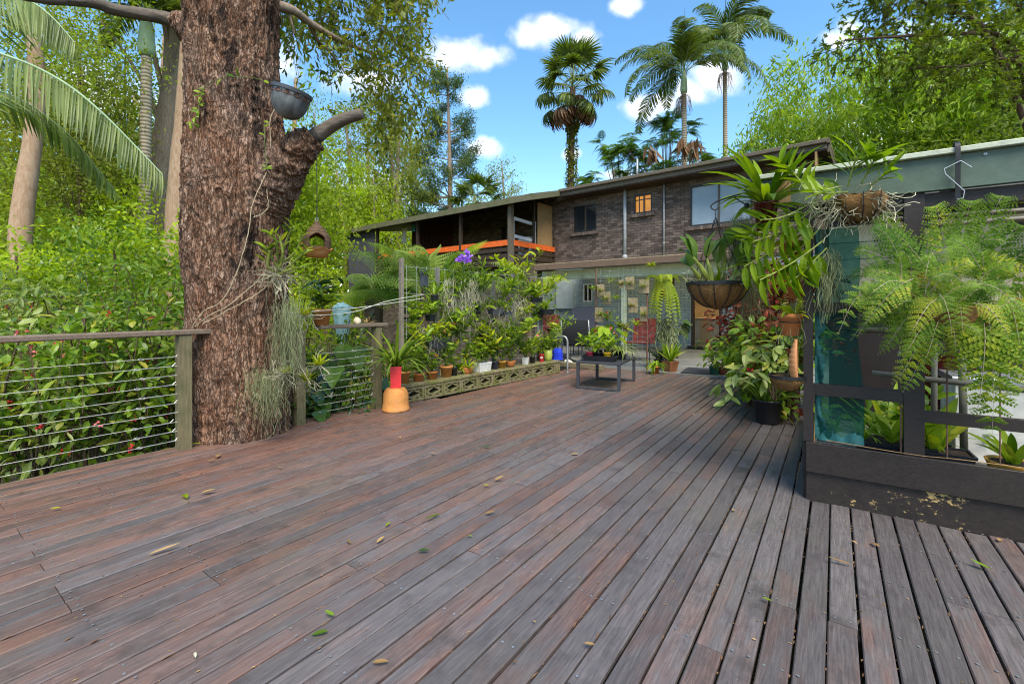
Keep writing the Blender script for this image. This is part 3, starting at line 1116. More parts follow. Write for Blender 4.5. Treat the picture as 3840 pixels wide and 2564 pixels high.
def build_house():
    h = thing('house', 'two storey brown brick house with a balcony behind the patio', 'house', tuple(F0))
    T = lambda u, off=0: fu(u, off)[0]
    # ---- upper storey wall, right wing
    ta, tb = T(3066), T(2079)
    w1 = (T(2237), T(2152), *sorted((fuv(2195, 870)[1], fuv(2195, 768)[1])))
    w2 = (T(2446), T(2376), *sorted((fuv(2410, 800)[1], fuv(2410, 727)[1])))
    w3 = (T(2822), T(2586), *sorted((fuv(2640, 846)[1], fuv(2640, 689)[1])))
    wins = [w1, w2, w3]
    brick_wall(h, FP, ta, tb, 2.72, 5.30, wins, MATS['brick'], MATS['mortar'], single=300)
    window(h, FP, *w1, 'glass', .5)
    window(h, FP, *w2, 'glass_lit', .45, bars=[(.72, None), (None, .72)])
    window(h, FP, *w3, 'glass_frost', .52)
    # room behind the windows so that the panes look into the dark
    # ---- end wall of the right wing
    FE = lambda t, z, off=0.0: FP(ta, z) - NV * t + EV * (-off)
    brick_wall(h, FE, 0.03, 7.0, 0, 5.30, [], MATS['brick'], MATS['mortar'])
    mb = MB()
    bx(mb, FP(ta - .02, 4.75, .34), (.05, .55, 1.0), EV)
    mb.build('end_panel', MATS['ply'], h)
    # ---- ground floor wall painted blue-grey, with the door
    td1, td0 = T(2592), T(2706)
    g1 = (T(2221), T(2185), fuv(2203, 1132)[1], fuv(2203, 1063)[1])
    g2 = (T(2530), T(2465), fuv(2500, 1080)[1], fuv(2500, 1045)[1])
    door = (td0, td1, -.1, 2.08)
    brick_wall(h, FP, ta, T(1880), 0.0, 2.74, [door, g1, g2], MATS['brick_blue'], MATS['mortar_blue'])
    window(h, FP, *g1, 'glass', .5, sill=False, fm='white_trim', inner='white_trim', w=.05)
    window(h, FP, *g2, 'glass', .5, sill=False, fm='house_timber')
    # ---- kitchen seen through the door
    mb = MB()
    c0, c1 = td0 - 1.6, td1 + 2.0
    bx(mb, FP((c0 + c1) / 2, .045, -2.3), (c1 - c0, 4.0, .05), EV)
    mb.build('kitchen_floor', MATS['timber_floor'], h)
    mb = MB()
    bx(mb, FP((c0 + c1) / 2, 1.2, -4.3), (c1 - c0, .1, 2.4), EV)
    bx(mb, FP(c0, 1.2, -2.3), (.1, 4.0, 2.4), EV)
    bx(mb, FP(c1, 1.2, -2.3), (.1, 4.0, 2.4), EV)
    bx(mb, FP((c0 + c1) / 2, 2.45, -2.3), (c1 - c0 + .2, 4.2, .1), EV)
    mb.build('kitchen_wall', MATS['cream_wall'], h)
    mb = MB()
    bx(mb, FP(td1 - .35, .47, -1.5), (1.5, .65, .80), EV)
    k = mb.build('kitchen_bench', MATS['white_wall'], h)
    mb = MB()
    bx(mb, FP(td1 - .35, .90, -1.5), (1.6, .75, .05), EV)
    mb.build('benchtop', MATS['timber_floor'], k)
    mb = MB()
    bx(mb, FP(td1 - .1, .47, -1.155), (.34, .03, .76), EV)
    mb.build('bench_panel', MATS['cream_wall'], k)
    mb = MB()
    bx(mb, FP(td0 + .55, 2.37, -1.9), (.9, .3, .05), EV)
    mb.build('added_ceiling_light', MATS['lamp'], h)  # unseen lamp, added to give the kitchen its warm indoor light
    d = MB()
    for t in (td0 + .035, td1 - .035):
        bx(d, FP(t, 1.04, -.06), (.07, .14, 2.08), EV)
    bx(d, FP((td0 + td1) / 2, 2.06, -.06), (td1 - td0 - .14, .14, .06), EV)
    do = d.build('door_frame', MATS['house_timber'], h)
    d = MB()
    bx(d, FP((td0 + td1) / 2, .05, .06), (td1 - td0 + .1, .5, .10), EV, ch=.01)
    d.build('threshold', MATS['frame_dark'], do)
    mb = MB()                                   # meter box on the painted wall
    bx(mb, FP(T(2122), 1.72, .05), (.75, .1, 1.0), EV, ch=.01)
    mb.build('meter_box', MATS['brick_blue'], h)
    # ---- main roof, eaves and gutter
    zt = 5.50
    te, tw = T(3066) - .25, T(2100, .6)
    mb = MB()
    bar(mb, FP(te, zt - .105, .6), FP(tw, zt - .105, .6), .035, .21)
    fa = mb.build('fascia', MATS['fascia'], h)
    mb = MB()
    bar(mb, FP(te, zt - .03, .66), FP(tw, zt - .03, .66), .09, .11, ch=.015)
    mb.build('gutter', MATS['fascia'], h)
    mb = MB()
    bar(mb, FP(te, zt - .23, .30), FP(tw, zt - .23, .30), .60, .03)
    mb.build('soffit', MATS['house_timber'], h)
    r = MB()
    bx(r, FP((te + tw) / 2, zt + .25, -3.2), (tw - te + .02, 7.6, .06), EV, up=unit(A(0, 0, 1) + NV * .06))
    ro = r.build('roof', MATS['roof'], h)
    mb = MB()
    lathe(mb, [(.5, 0), (.48, .10), (.36, .20), (.2, .26), (0.001, .28)], FP(T(2220, 0), zt + .12, -.8), 20)
    mb.build('skylight', MATS['glass_frost'], ro)
    mb = MB()
    bx(mb, FP(te - .03, zt - .14, -2.7), (.05, 6.5, .30), EV)
    bx(mb, FP(te + .01, zt - .03, -2.7), (.14, 6.7, .12), EV)
    mb.build('barge_board', MATS['fascia'], h)
    # ---- balcony: front plane 2.64 m out of the wall
    b = 2.64
    c_t = tb                                    # its corner lines up with the end of the brick wing
    le = T(1300, b)
    zlow = 4.87
    mb = MB()
    f0, f1 = T(1261, b + .3), T(1993, b + .3)
    bar(mb, FP(f0, zlow - .10, b + .3), FP(f1, zlow - .10, b + .3), .04, .20)
    mb.build('balcony_fascia', MATS['green_fascia'], h)
    mb = MB()
    bar(mb, FP(f1, zlow - .10, b + .3), FP(tw, zt - .10, .62), .04, .20)
    mb.build('hip_fascia', MATS['green_fascia'], h)
    # sloping roof sheet over the balcony and the left wing
    mb = MB()
    V = [FP(f0, zlow, b + .3), FP(f1, zlow, b + .3), FP(tw, zt, .62), FP(tw, 5.9, -4), FP(f0 + .5, 5.9, -4)]
    V = V + [v - A(0, 0, .05) for v in V]
    mb.add(V, [(i, i + 5, (i + 1) % 5 + 5, (i + 1) % 5) for i in range(5)], [(0, 1, 2), (0, 2, 3), (0, 3, 4), (5, 7, 6), (5, 8, 7), (5, 9, 8)])
    mb.build('balcony_roof', MATS['house_timber'], h)
    # posts
    zf = 2.78
    for u in (1308, 1416, 1566, 1728):
        t = T(u, b)
        mb = MB()
        bx(mb, FP(t, (zlow + (-.6 if u == 1416 else zf)) / 2 - .1, b), (.10, .10, zlow - (-.6 if u == 1416 else zf) - .1), EV)
        mb.build('balcony_post', MATS['house_timber'], h)
    mb = MB()
    bx(mb, FP(c_t, (zlow + zf) / 2 - .05, b), (.15, .15, zlow - zf), EV)
    mb.build('balcony_post', MATS['fascia'], h)
    mb = MB()
    bx(mb, FP(c_t, (zlow + zf) / 2 + .1, b * .5), (.07, .07, zlow - zf + .2), EV)
    mb.build('balcony_post', MATS['house_timber'], h)
    # floor, rails
    mb = MB()
    bx(mb, FP((le + c_t) / 2, zf - .02, b / 2), (le - c_t + .1, b + .05, .18), EV)
    mb.build('balcony_floor', MATS['house_timber'], h)
    for z, hh, mt in ((3.46, .19, 'orange_paint'), (3.23, .13, 'house_timber'), (3.02, .15, 'house_timber'), (2.84, .12, 'house_timber')):
        mb = MB()
        bar(mb, FP(c_t + .08, z, b + .02), FP(T(1420, b), z, b + .02), .035, hh)
        mb.build('balcony_rail', MATS[mt], h)
        mb = MB()
        bar(mb, FP(c_t - .02, z, b - .08), FP(c_t - .02, z, .02), .035, hh)
        mb.build('balcony_rail', MATS[mt], h)
    # back of the balcony: brick, dark red sheet, sliding doors
    wd = [(T(1915), T(1880), 2.87, 4.6)]
    brick_wall(h, FP, tb + .01, T(1700), 2.72, 5.55, wd, MATS['brick_dark'], MATS['mortar'])
    window(h, FP, wd[0][0], wd[0][1], wd[0][2], wd[0][3], 'glass', .5, sill=False)
    t0, t1 = T(1700), T(1545)
    mb = MB()
    n = 60
    for i in range(n):
        a = t0 + (t1 - t0) * (i + .5) / n
        bx(mb, FP(a, 4.2, -.02 + .015 * (i % 2)), ((t1 - t0) / n, .02, 2.8), EV)
    mb.build('red_cladding', MATS['corr_red'], h)
    window(h, FP, T(1672), T(1600), 2.87, 4.45, 'glass', .5, sill=False, fm='house_timber')
    # plywood screen and white frame on the balcony return
    mb = MB()
    bx(mb, FP(c_t + .06, 4.0, .55), (.03, .95, 2.2), EV)
    mb.build('plywood_screen', MATS['ply'], h)
    mb = MB()
    for z in (4.32, 3.72):
        bar(mb, FP(c_t + .1, z, b - .25), FP(c_t + .1, z - .05, 1.15), .05, .11)
    for o_ in (b - .25, 1.15):
        bx(mb, FP(c_t + .1, 3.6, o_), (.05, .09, 1.55), EV)
    mb.build('white_frame', MATS['white_trim'], h)
    # left blind and the wall below the balcony
    t0, t1 = T(1312, b), T(1410, b)
    mb = MB()
    bx(mb, FP((t0 + t1) / 2, 3.2, b + .06), (abs(t1 - t0), .015, 3.0), EV)
    mb.build('roller_blind', MATS['blind'], h)
    lo = 2.3
    FL = lambda t, z, off=0.0: FP(t, z, lo + off)
    t0, t1 = T(2000, lo), T(1366, lo)
    gw = (T(1610, lo), T(1512, lo), *sorted((fuv(1560, 1180, lo)[1], fuv(1560, 1085, lo)[1])))
    brick_wall(h, FL, t0, t1, -1.0, 2.70, [gw], MATS['brick_dark'], MATS['mortar'], near_first=False)
    window(h, FL, *gw, 'glass', .5)
    # downpipes
    for u, rr, z0, z1, mt in ((2347, .055, 2.92, 5.28, 'pipe_white'), (2493, .022, 2.92, 5.27, 'pipe_white')):
        p = FP(T(u), 0, .07)
        mb = MB()
        tube(mb, [p + A(0, 0, z0), p + A(0, 0, z1)], rr, 12)
        if rr > .04:
            lathe(mb, [(.055, .0), (.085, .02), (.085, .10), (.055, .14)], p + A(0, 0, z0), 12)
        else:
            for q in range(4):
                lathe(mb, [(.022, .0), (.03, .0), (.03, .04), (.022, .04)], p + A(0, 0, z0 + .4 + .5 * q), 10)
        mb.build('downpipe', MATS[mt], h, smooth=True)
    mb = MB()
    p = FP(T(2362), zt + .2, -.6)
    tube(mb, [p, p + A(0, 0, .75)], .04, 10)
    mb.build('vent_pipe', MATS['galv'], ro, smooth=True)
    return h


HOUSE = build_house()


def build_patio_cover():
    c = thing('patio_cover', 'lean-to patio roof with brown gutter and pale green beams', 'patio roof', tuple(FP(0, 0, 3)))
    T = lambda u, off=0: fu(u, off)[0]
    of = 3.1
    tl, tr = T(2010, of), T(2830, of)
    zg = 2.52
    # corrugated sheet sloping down from the wall
    mb = MB()
    n = int((tl - tr) / .019)
    ts = np.linspace(tr, tl, n)
    wob = .012 * np.sin(np.arange(n) * PI / 2)
    a = np.array([FP(t, zg + .075 + w, of - .02) for t, w in zip(ts, wob)])
    b = np.array([FP(t, 2.93 + w, .02) for t, w in zip(ts, wob)])
    V = np.concatenate([a, b, a - A(0, 0, .008)])
    Q = [(i, i + 1, n + i + 1, n + i) for i in range(n - 1)] + [(2 * n + i, 2 * n + i + 1, i + 1, i) for i in range(n - 1)]
    mb.add(V, Q)
    mb.build('roof_sheet', MATS['poly'], c)
    mb = MB()
    bar(mb, FP(tr, zg - .03, of + .05), FP(tl, zg - .03, of + .05), .11, .19, ch=.015)
    mb.build('gutter', MATS['gutter'], c)
    mb = MB()
    bar(mb, FP(tr, zg - .26, of - .35), FP(tl, zg - .26, of - .35), .07, .28)
    mb.build('beam', MATS['pale_green'], c)
    for i in range(9):
        t = tr + (tl - tr) * (i + .5) / 9
        mb = MB()
        bar(mb, FP(t, zg - .02, of), FP(t, 2.83, 0.0), .045, .13)
        mb.build('rafter', MATS['pale_green'], c)
    for u in (2340, 2030):
        t = T(u, of - .35)
        mb = MB()
        bx(mb, FP(t, 1.06, of - .35), (.11, .11, 2.10), EV)
        mb.build('post', MATS['pale_green'], c)


build_patio_cover()
# ================================================================== railings along the garden side
def railing(name, label, s_posts, s0, s1, t, wires=10, ztop=1.085):
    r = thing(name, label, 'railing', tuple(TS(t, s_posts[0])))
    for s in s_posts:
        mb = MB()
        bx(mb, TS(t, s, ztop / 2 - .06), (.10, .10, ztop + .03), D1, ch=.006)
        mb.build('post', MATS['post'], r)
    mb = MB()
    bar(mb, TS(t - .01, s0, ztop - .02), TS(t - .01, s1, ztop - .02), .145, .046, ch=.008)
    mb.build('top_rail', MATS['rail'], r)
    rn = random.Random(2)
    for k in range(wires):
        z = .085 + .0845 * k
        mb = MB()
        n = 9
        P = [TS(t, s0 + (s_posts[-1] - .05 - s0) * i / (n - 1), z - .006 * math.sin(PI * i / (n - 1)) + rn.uniform(-.001, .001)) for i in range(n)]
        tube(mb, P, .0023, 5)
        w = mb.build('wire', MATS['wire'], r)
        mb = MB()                                # loop and turnbuckle by the post
        for s in s_posts[-1:]:
            q = TS(t, s - .33 + rn.uniform(-.03, .03), z)
            th = np.linspace(0, 2 * PI, 9)
            tube(mb, [q + D1 * .022 * math.cos(x) + A(0, 0, .009 * math.sin(x)) for x in th], .0022, 4, cap=False)
            tube(mb, [q + D1 * .03, q + D1 * .17], .0042, 5)
            tube(mb, [q + D1 * .17, q + D1 * .255 + A(0, 0, .004), q + D1 * .28 + A(0, 0, .028)], .0028, 5)
        mb.build('turnbuckle', MATS['galv'], w)
    return r


railing('cable_railing', 'timber and wire railing running from the picture edge to the big trunk', [-2.1, 1.67], -2.2, 1.93, -4.88)
railing('cable_railing', 'short timber and wire railing between the big trunk and the orchid wall', [2.75, 3.80], 2.98, 3.93, -4.84, 9)


# ================================================================== big tree
def lattice(nx, ny):
    g = rng.random((nx, ny))
    g[:, -1] = g[:, -1]
    return g


def vnoise(x, y, nx, seed):
    """smooth value noise, periodic in x over nx cells"""
    r = np.random.default_rng(seed)
    ny = int(y.max()) + 4
    g = r.random((nx, ny))
    xi, yi = np.floor(x).astype(int), np.floor(y).astype(int)
    fx, fy = x - xi, y - yi
    fx, fy = fx * fx * (3 - 2 * fx), fy * fy * (3 - 2 * fy)
    a, b = g[xi % nx, yi], g[(xi + 1) % nx, yi]
    c, d = g[xi % nx, yi + 1], g[(xi + 1) % nx, yi + 1]
    return (a * (1 - fx) + b * fx) * (1 - fy) + (c * (1 - fx) + d * fx) * fy


def bark_trunk(rows, nth=300, nz=620, amp=1.0, seed=1, squash=None):
    """rows: (z, cx, cy, r); returns MB of a trunk with plates and furrows"""
    rows = np.array(rows, float)
    z = np.linspace(rows[0, 0], rows[-1, 0], nz)
    cx, cy, rr = (np.interp(z, rows[:, 0], rows[:, k]) for k in (1, 2, 3))
    ker = np.hanning(41)
    ker /= ker.sum()
    sm = lambda a: np.convolve(np.pad(a, 20, 'edge'), ker, 'valid')
    cx, cy, rr = sm(cx), sm(cy), sm(rr)
    th = np.arange(nth) * 2 * PI / nth
    TH, Z = np.meshgrid(th, z - z[0], indexing='ij')
    u = TH / (2 * PI)
    warp = vnoise(u * 14, Z * 3, 14, seed + 9) - .5
    h = np.zeros_like(TH)
    # long plates: ridged noise stretched along the trunk, twisted a little
    for i, (n, fz, a) in enumerate(((26, 2.6, .014), (56, 6.5, .014), (110, 15.0, .012), (200, 34.0, .007))):
        v = vnoise((u + warp * .035 + Z * .012) * n % n, Z * fz + 3 * warp, n, seed + i)
        h += a * (1 - np.abs(2 * v - 1) ** .7 * 1.6)
    # flakes: stepped noise
    v = vnoise((u + warp * .02) * 60 % 60, Z * 7 + warp, 60, seed + 20)
    h += .016 * np.floor(v * 5) / 5
    # broad swellings
    h += .05 * (vnoise(u * 6, Z * .9, 6, seed + 30) - .5) + .03 * (vnoise(u * 5, Z * 2.1, 5, seed + 31) - .5)
    h -= h.mean() - .004
    rad = rr[None] * .955 + amp * h
    X = cx[None] + rad * np.cos(TH)
    Y = cy[None] + rad * np.sin(TH)
    V = np.stack([X, Y, np.broadcast_to(z[None], X.shape)], -1).reshape(-1, 3)
    idx = np.arange(nth * nz).reshape(nth, nz)
    nx = np.roll(idx, -1, 0)
    Q = np.stack([idx[:, :-1], nx[:, :-1], nx[:, 1:], idx[:, 1:]], -1).reshape(-1, 4)
    return MB().add(V, Q)


TREE_C = A(-2.84, 4.78, 0)


def trow(v, ul, ur, Y=4.78):
    """trunk row from its outline in the photograph at row v"""
    return zat(v, Y), ((ul + ur) / 2 - 1920) / FPX * Y, Y, (ur - ul) / 2 / FPX * Y * .965


def build_big_tree():
    t = thing('big_tree', 'huge tree with flaky grey-brown bark growing through the deck edge', 'tree', (TREE_C[0], TREE_C[1], -.95))
    rows = [(-1.0, TREE_C[0] + .02, TREE_C[1], .60), trow(1660, 722, 1098), trow(1400, 722, 1086), trow(1200, 716, 1068), trow(1000, 706, 1066),
            trow(850, 706, 1078), trow(700, 700, 1088), trow(580, 700, 1072), trow(400, 703, 1048), trow(200, 703, 1040), trow(0, 700, 1050)]
    z = rows[-1]
    rows += [(z[0] + 1.2, z[1], z[2], z[3] * .97), (z[0] + 3.5, z[1] + .1, z[2], z[3] * .85)]
    bark_trunk(rows).build('trunk', MATS['bark_big'], t, smooth=True)
    # the swollen collar and the sawn stub on the right
    def limb(P, r, n=40, nth=48, mat='bark_big', amp=.5, seed=5, name='limb', parent=t):
        C = spline(P, n)
        rr = spline([(x, 0, 0) for x in r], n)[:, 0]
        mb = MB()
        tube(mb, C, rr, nth)
        V = mb.v[0][:n * nth].reshape(n, nth, 3)
        nn = unit(V - C[:, None])
        k, i = np.meshgrid(np.arange(n) / 4.0, np.arange(nth) / nth, indexing='ij')
        h = sum(a * (1 - 1.6 * np.abs(2 * vnoise(i * q % q, k * fz, q, seed + q) - 1) ** .7) for q, fz, a in ((8, .7, .02), (16, 1.5, .012), (32, 3, .006)))
        mb.v[0][:n * nth] = (V + nn * (amp * h * np.minimum(1, rr[:, None] / .12))[:, :, None]).reshape(-1, 3)
        return mb.build(name, MATS[mat], parent, smooth=True)
    Y = 4.55
    limb([R(965, 830, 4.72), R(1005, 730, 4.70), R(1055, 645, 4.62), R(1112, 572, Y), R(1178, 515, Y)], [.22, .24, .205, .15, .105], name='limb_collar', amp=1.5, n=90, nth=110)
    limb([R(1110, 575, Y), R(1172, 522, Y), R(1215, 490, Y), R(1280, 452, Y - .02), R(1357, 426, Y - .05)], [.10, .078, .064, .055, .047], mat='sawn_wood', name='sawn_limb', amp=.4)
    # the long limb to the left
    Y = 4.7
    limb([R(760, 150, 4.75), R(700, 100, Y), R(655, 75, Y)], [.20, .13, .075], name='limb_collar', amp=.8, nth=60)
    limb([R(690, 92, Y), R(630, 72, Y), R(540, 55, Y - .1), R(430, 38, Y - .2), R(360, 12, Y - .3), R(260, 2, Y - .45), R(150, -6, Y - .6), R(-150, -60, Y - .9)],
         [.075, .062, .056, .052, .05, .045, .042, .03], mat='sawn_wood', name='limb', amp=.35, n=60)
    # knots
    for (u, v, rr) in ((735, 955, .075), (700, 420, .05)):
        mb = MB()
        c = R(u, v, 4.42)
        lathe(mb, [(.0, .05), (rr * .35, .055), (rr * .6, .075), (rr, .05), (rr * 1.25, .0)], c + A(.02, .09, 0), 16, ax=(-.3, -1, 0))
        mb.build('knot', MATS['bark_big'], t, smooth=True)
    # leafy boughs to the right of the trunk
    boughs = [([R(1030, 20, 4.9), R(1100, 40, 5.0), R(1160, 85, 5.2), R(1260, 145, 5.5), R(1340, 180, 5.8), R(1420, 205, 6.1)], [.06, .045, .04, .032, .022, .012]),
              ([R(1155, 80, 5.2), R(1190, 150, 5.4), R(1240, 200, 5.6), R(1290, 270, 5.8)], [.028, .02, .015, .008]),
              ([R(1085, 35, 5.0), R(1092, 80, 5.0), R(1105, 130, 5.05)], [.02, .014, .008]),
              ([R(1050, -160, 5.0), R(1250, -120, 5.4), R(1430, -20, 5.8), R(1520, 80, 6.0)], [.08, .06, .04, .02]),
              ([R(1000, -260, 4.9), R(1300, -300, 5.6), R(1560, -180, 6.2)], [.08, .06, .03])]
    tips = []
    for P, r in boughs:
        C = limb(P, r, n=30, nth=12, mat='bark_grey', name='bough', amp=.1)
        tips.append(spline(P, 24)[8:])
    mb = MB()
    # drooping leaf sprays: the outline follows a curtain from the boughs
    cent = []
    while len(cent) < 520:
        u, v = rng.uniform(1060, 1610), rng.uniform(-260, 560)
        lim = 120 + 260 * max(0, (u - 1150) / 260) if u < 1400 else 380 + 240 * (1610 - u) / 210
        if v > lim + rng.normal() * 60:
            continue
        if v > 230 and u > 1500 and rng.random() < .45:
            continue
        cent.append(R(u, v, rng.uniform(5.2, 7.0)))
    cent = np.array(cent)
    twigs = MB()
    B, D = [], []
    for c in cent:
        n = int(rng.integers(10, 22))
        L = rng.uniform(.25, .6)
        dr = unit(A(rng.normal() * .6, rng.normal() * .6, -1))
        s = rng.random(n)
        p = c + np.outer(s * L, dr) + rng.normal(size=(n, 3)) * .045
        B.append(p)
        D.append(unit(np.tile(dr, (n, 1)) * .9 + rng.normal(size=(n, 3)) * .65))
        tube(twigs, [c, c + dr * L], .0028, 3, cap=False)
    B, D = np.concatenate(B), np.concatenate(D)
    N = len(B)
    leaves(mb, B, D, rng.normal(size=(N, 3)), rng.uniform(.075, .125, N), rng.uniform(.026, .040, N), .3, 'lance', 2, .2)
    mb.build('crown', MATS['L_big'], t)
    twigs.build('twigs', MATS['bark_dark'], t)
    # foliage above the picture, out of sight but shading the deck edge
    return t


BIG = build_big_tree()


# ------------------------------------------------------------------ plant makers (world coordinates, parts of a parent)
def strap_plant(mb, c, n, L, W, spread=.9, bend=1.3, shape='strap', nseg=7, mat=0, r0=.03, up=1.0, fold=.2):
    az = rng.uniform(0, 2 * PI, n)
    el = rng.uniform(.25, 1.0, n) ** .7
    d = np.stack([np.cos(az) * spread * (1.25 - el), np.sin(az) * spread * (1.25 - el), el * up + .15], 1)
    B = np.asarray(c) + np.stack([np.cos(az) * r0, np.sin(az) * r0, np.zeros(n)], 1) * rng.random((n, 1))
    U = unit(A(0, 0, 1) * np.ones((n, 1)) - .0) - np.stack([np.cos(az), np.sin(az), np.zeros(n)], 1) * .8
    U = -np.stack([np.cos(az), np.sin(az), np.zeros(n)], 1) * .6 + A(0, 0, 1) + rng.normal(size=(n, 3)) * .15
    leaves(mb, B, d, U, L * rng.uniform(.6, 1.1, n), W * rng.uniform(.75, 1.15, n), bend * rng.uniform(.5, 1.2, n), shape, nseg, fold, mat=mat)


def leafy_plant(mb, c, n_stem, H, L, W, spread=.5, per=9, shape='lance', bend=.6, nseg=4, mat=0, smat=1, sr=.004, lean=None, droop=.2, up=.5):
    for _ in range(n_stem):
        az = rng.uniform(0, 2 * PI)
        d0 = A(math.cos(az) * spread, math.sin(az) * spread, 1.0)
        if lean is not None:
            d0 = d0 + np.asarray(lean)
        d0 = unit(d0)
        h = H * rng.uniform(.55, 1.1)
        end = np.asarray(c) + d0 * h + A(math.cos(az), math.sin(az), 0) * droop * h * .5 - A(0, 0, droop * h * .35)
        P = spline([c, np.asarray(c) + d0 * h * .55, end], 8)
        tube(mb, P, np.linspace(sr, sr * .4, 8), 4, mat=smat, cap=False)
        n = max(3, int(per * rng.uniform(.7, 1.2)))
        s = np.linspace(.22, 1.0, n) * 6.999
        i = s.astype(int)
        p = P[i] + (P[np.minimum(i + 1, 7)] - P[i]) * (s - i)[:, None]
        a2 = az + np.arange(n) * 2.4 + rng.uniform(0, 6)
        dd = np.stack([np.cos(a2), np.sin(a2), up + rng.uniform(-.6, .9, n)], 1) + rng.normal(size=(n, 3)) * .2
        leaves(mb, p, dd, A(0, 0, 1) + rng.normal(size=(n, 3)) * .55, L * rng.uniform(.6, 1.1, n), W * rng.uniform(.7, 1.15, n), bend, shape, nseg, .22, mat=mat)


def heart_plant(mb, c, n, H, L, W, spread=.7, mat=0, smat=1, shape='heart', bend=.5, nseg=6):
    az = rng.uniform(0, 2 * PI, n)
    for a in az:
        o = A(math.cos(a), math.sin(a), 0)
        h = H * rng.uniform(.5, 1.1)
        tip = np.asarray(c) + o * spread * h * rng.uniform(.4, 1) + A(0, 0, h)
        P = spline([c, (np.asarray(c) + tip) / 2 + A(0, 0, h * .12), tip], 6)
        tube(mb, P, .0045, 4, mat=smat, cap=False)
        d = o + A(0, 0, -.55) + rng.normal(size=3) * .25
        leaves(mb, [tip - unit(d) * L * .12], d, A(0, 0, 1) + o * .4, L * rng.uniform(.7, 1.1), W * rng.uniform(.75, 1.1), bend, shape, nseg, .18, mat=mat, wav=.015)


def cane(mb, P, r, n_leaf, L, W, mat=0, cmat=1, start=.25, up=.4, n=16, bend=.5, side=None):
    C = spline(P, n)
    rr = r * (1 + .12 * np.sin(np.arange(n) * 2.2))
    tube(mb, C, rr, 7, mat=cmat)
    T = unit(np.gradient(C, axis=0))
    s = np.linspace(start, .98, n_leaf) * (n - 1.001)
    i = s.astype(int)
    p = C[i] + (C[i + 1] - C[i]) * (s - i)[:, None]
    t = T[i]
    sd = unit(np.cross(t, A(0, 0, 1) if side is None else np.asarray(side)))
    sg = np.where(np.arange(n_leaf) % 2 == 0, 1, -1)[:, None]
    d = t * .55 + sd * sg * .8 + A(0, 0, up) + rng.normal(size=(n_leaf, 3)) * .12
    leaves(mb, p, d, A(0, 0, 1) + t * .4 + rng.normal(size=(n_leaf, 3)) * .2, L * rng.uniform(.75, 1.1, n_leaf), W * rng.uniform(.85, 1.1, n_leaf), bend * rng.uniform(.5, 1.3, n_leaf), 'oval' if False else 'lance', 5, .25, mat=mat)


def fern_frond(mb, P, width, n_pin=16, n_leaf=9, mat=0, smat=1, taper=1.0, ang=.9, leafk=.9, droop=.25, sr=.0028, twist=None, tint=None, start=.12, wk=.55):
    """twice divided frond along the spline P"""
    n = 24
    C = spline(P, n)
    tube(mb, C, np.linspace(sr, sr * .35, n), 4, mat=smat, cap=False)
    T = unit(np.gradient(C, axis=0))
    up = A(0, 0, 1.0) if twist is None else np.asarray(twist)
    S = unit(np.cross(T, up) + 1e-6)
    NU = np.cross(S, T)
    s = np.linspace(start, .985, n_pin)
    f = s * (n - 1.001)
    i = f.astype(int)
    p = C[i] + (C[i + 1] - C[i]) * (f - i)[:, None]
    prof = np.minimum(1, (s - start) * 7 + .45) * (1 - s) ** .75 * 1.25 + .05
    Lp = width * prof * taper
    allB, allD, allU, allL, allW = [], [], [], [], []
    for sg in (-1, 1):
        d = unit(T[i] * math.cos(ang) + S[i] * sg * math.sin(ang) - NU[i] * droop * .5)
        m = n_leaf
        q = (np.arange(m) + .6) / m
        B = p[:, None] + d[:, None] * (Lp[:, None] * q[None])[:, :, None] - NU[i][:, None] * (droop * Lp[:, None] * q[None] ** 2)[:, :, None]
        side2 = unit(np.cross(d, NU[i]))
        ll = leafk * Lp[:, None] / m * (1.25 - .75 * q[None]) * 1.7
        for s2 in (-1, 1):
            dd = d[:, None] * .62 + side2[:, None] * s2 * .78 + 0 * B
            allB.append(B.reshape(-1, 3))
            allD.append(np.broadcast_to(dd, B.shape).reshape(-1, 3))
            allU.append(np.broadcast_to(NU[i][:, None], B.shape).reshape(-1, 3))
            allL.append(ll.reshape(-1))
            allW.append(np.broadcast_to(ll * wk, ll.shape).reshape(-1))
    B = np.concatenate(allB)
    N = len(B)
    base = rng.random() if tint is None else tint
    diamonds(mb, B, np.concatenate(allD), np.concatenate(allU) + rng.normal(size=(N, 3)) * .15, np.concatenate(allL), np.concatenate(allW),
             np.clip(base + rng.normal(size=N) * .12, 0, 1), mat, .1, .5, .12)


def moss(mb, pts, n_per, length, r=.0016, mat=0, spread=.03, seg=7):
    """hanging threads from points"""
    for c in pts:
        for _ in range(n_per):
            L = length * rng.uniform(.35, 1.1)
            o = np.asarray(c) + rng.normal(size=3) * spread
            k = np.linspace(0, 1, seg)
            P = o + np.stack([np.cumsum(rng.normal(size=seg)) * .013, np.cumsum(rng.normal(size=seg)) * .013, -k * L], 1)
            tube(mb, P, r, 3, mat=mat, tint=rng.random(), cap=False)


def blossom(mb, c, n, size, mat=0, spread=.0, face=None):
    d = rng.normal(size=(n, 3))
    if face is not None:
        d = d + np.asarray(face) * 1.2
    d = unit(d)
    leaves(mb, np.asarray(c) + d * spread, d, rng.normal(size=(n, 3)), size * rng.uniform(.7, 1.1, n), size * .75, .5, 'oval', 3, .2, mat=mat)


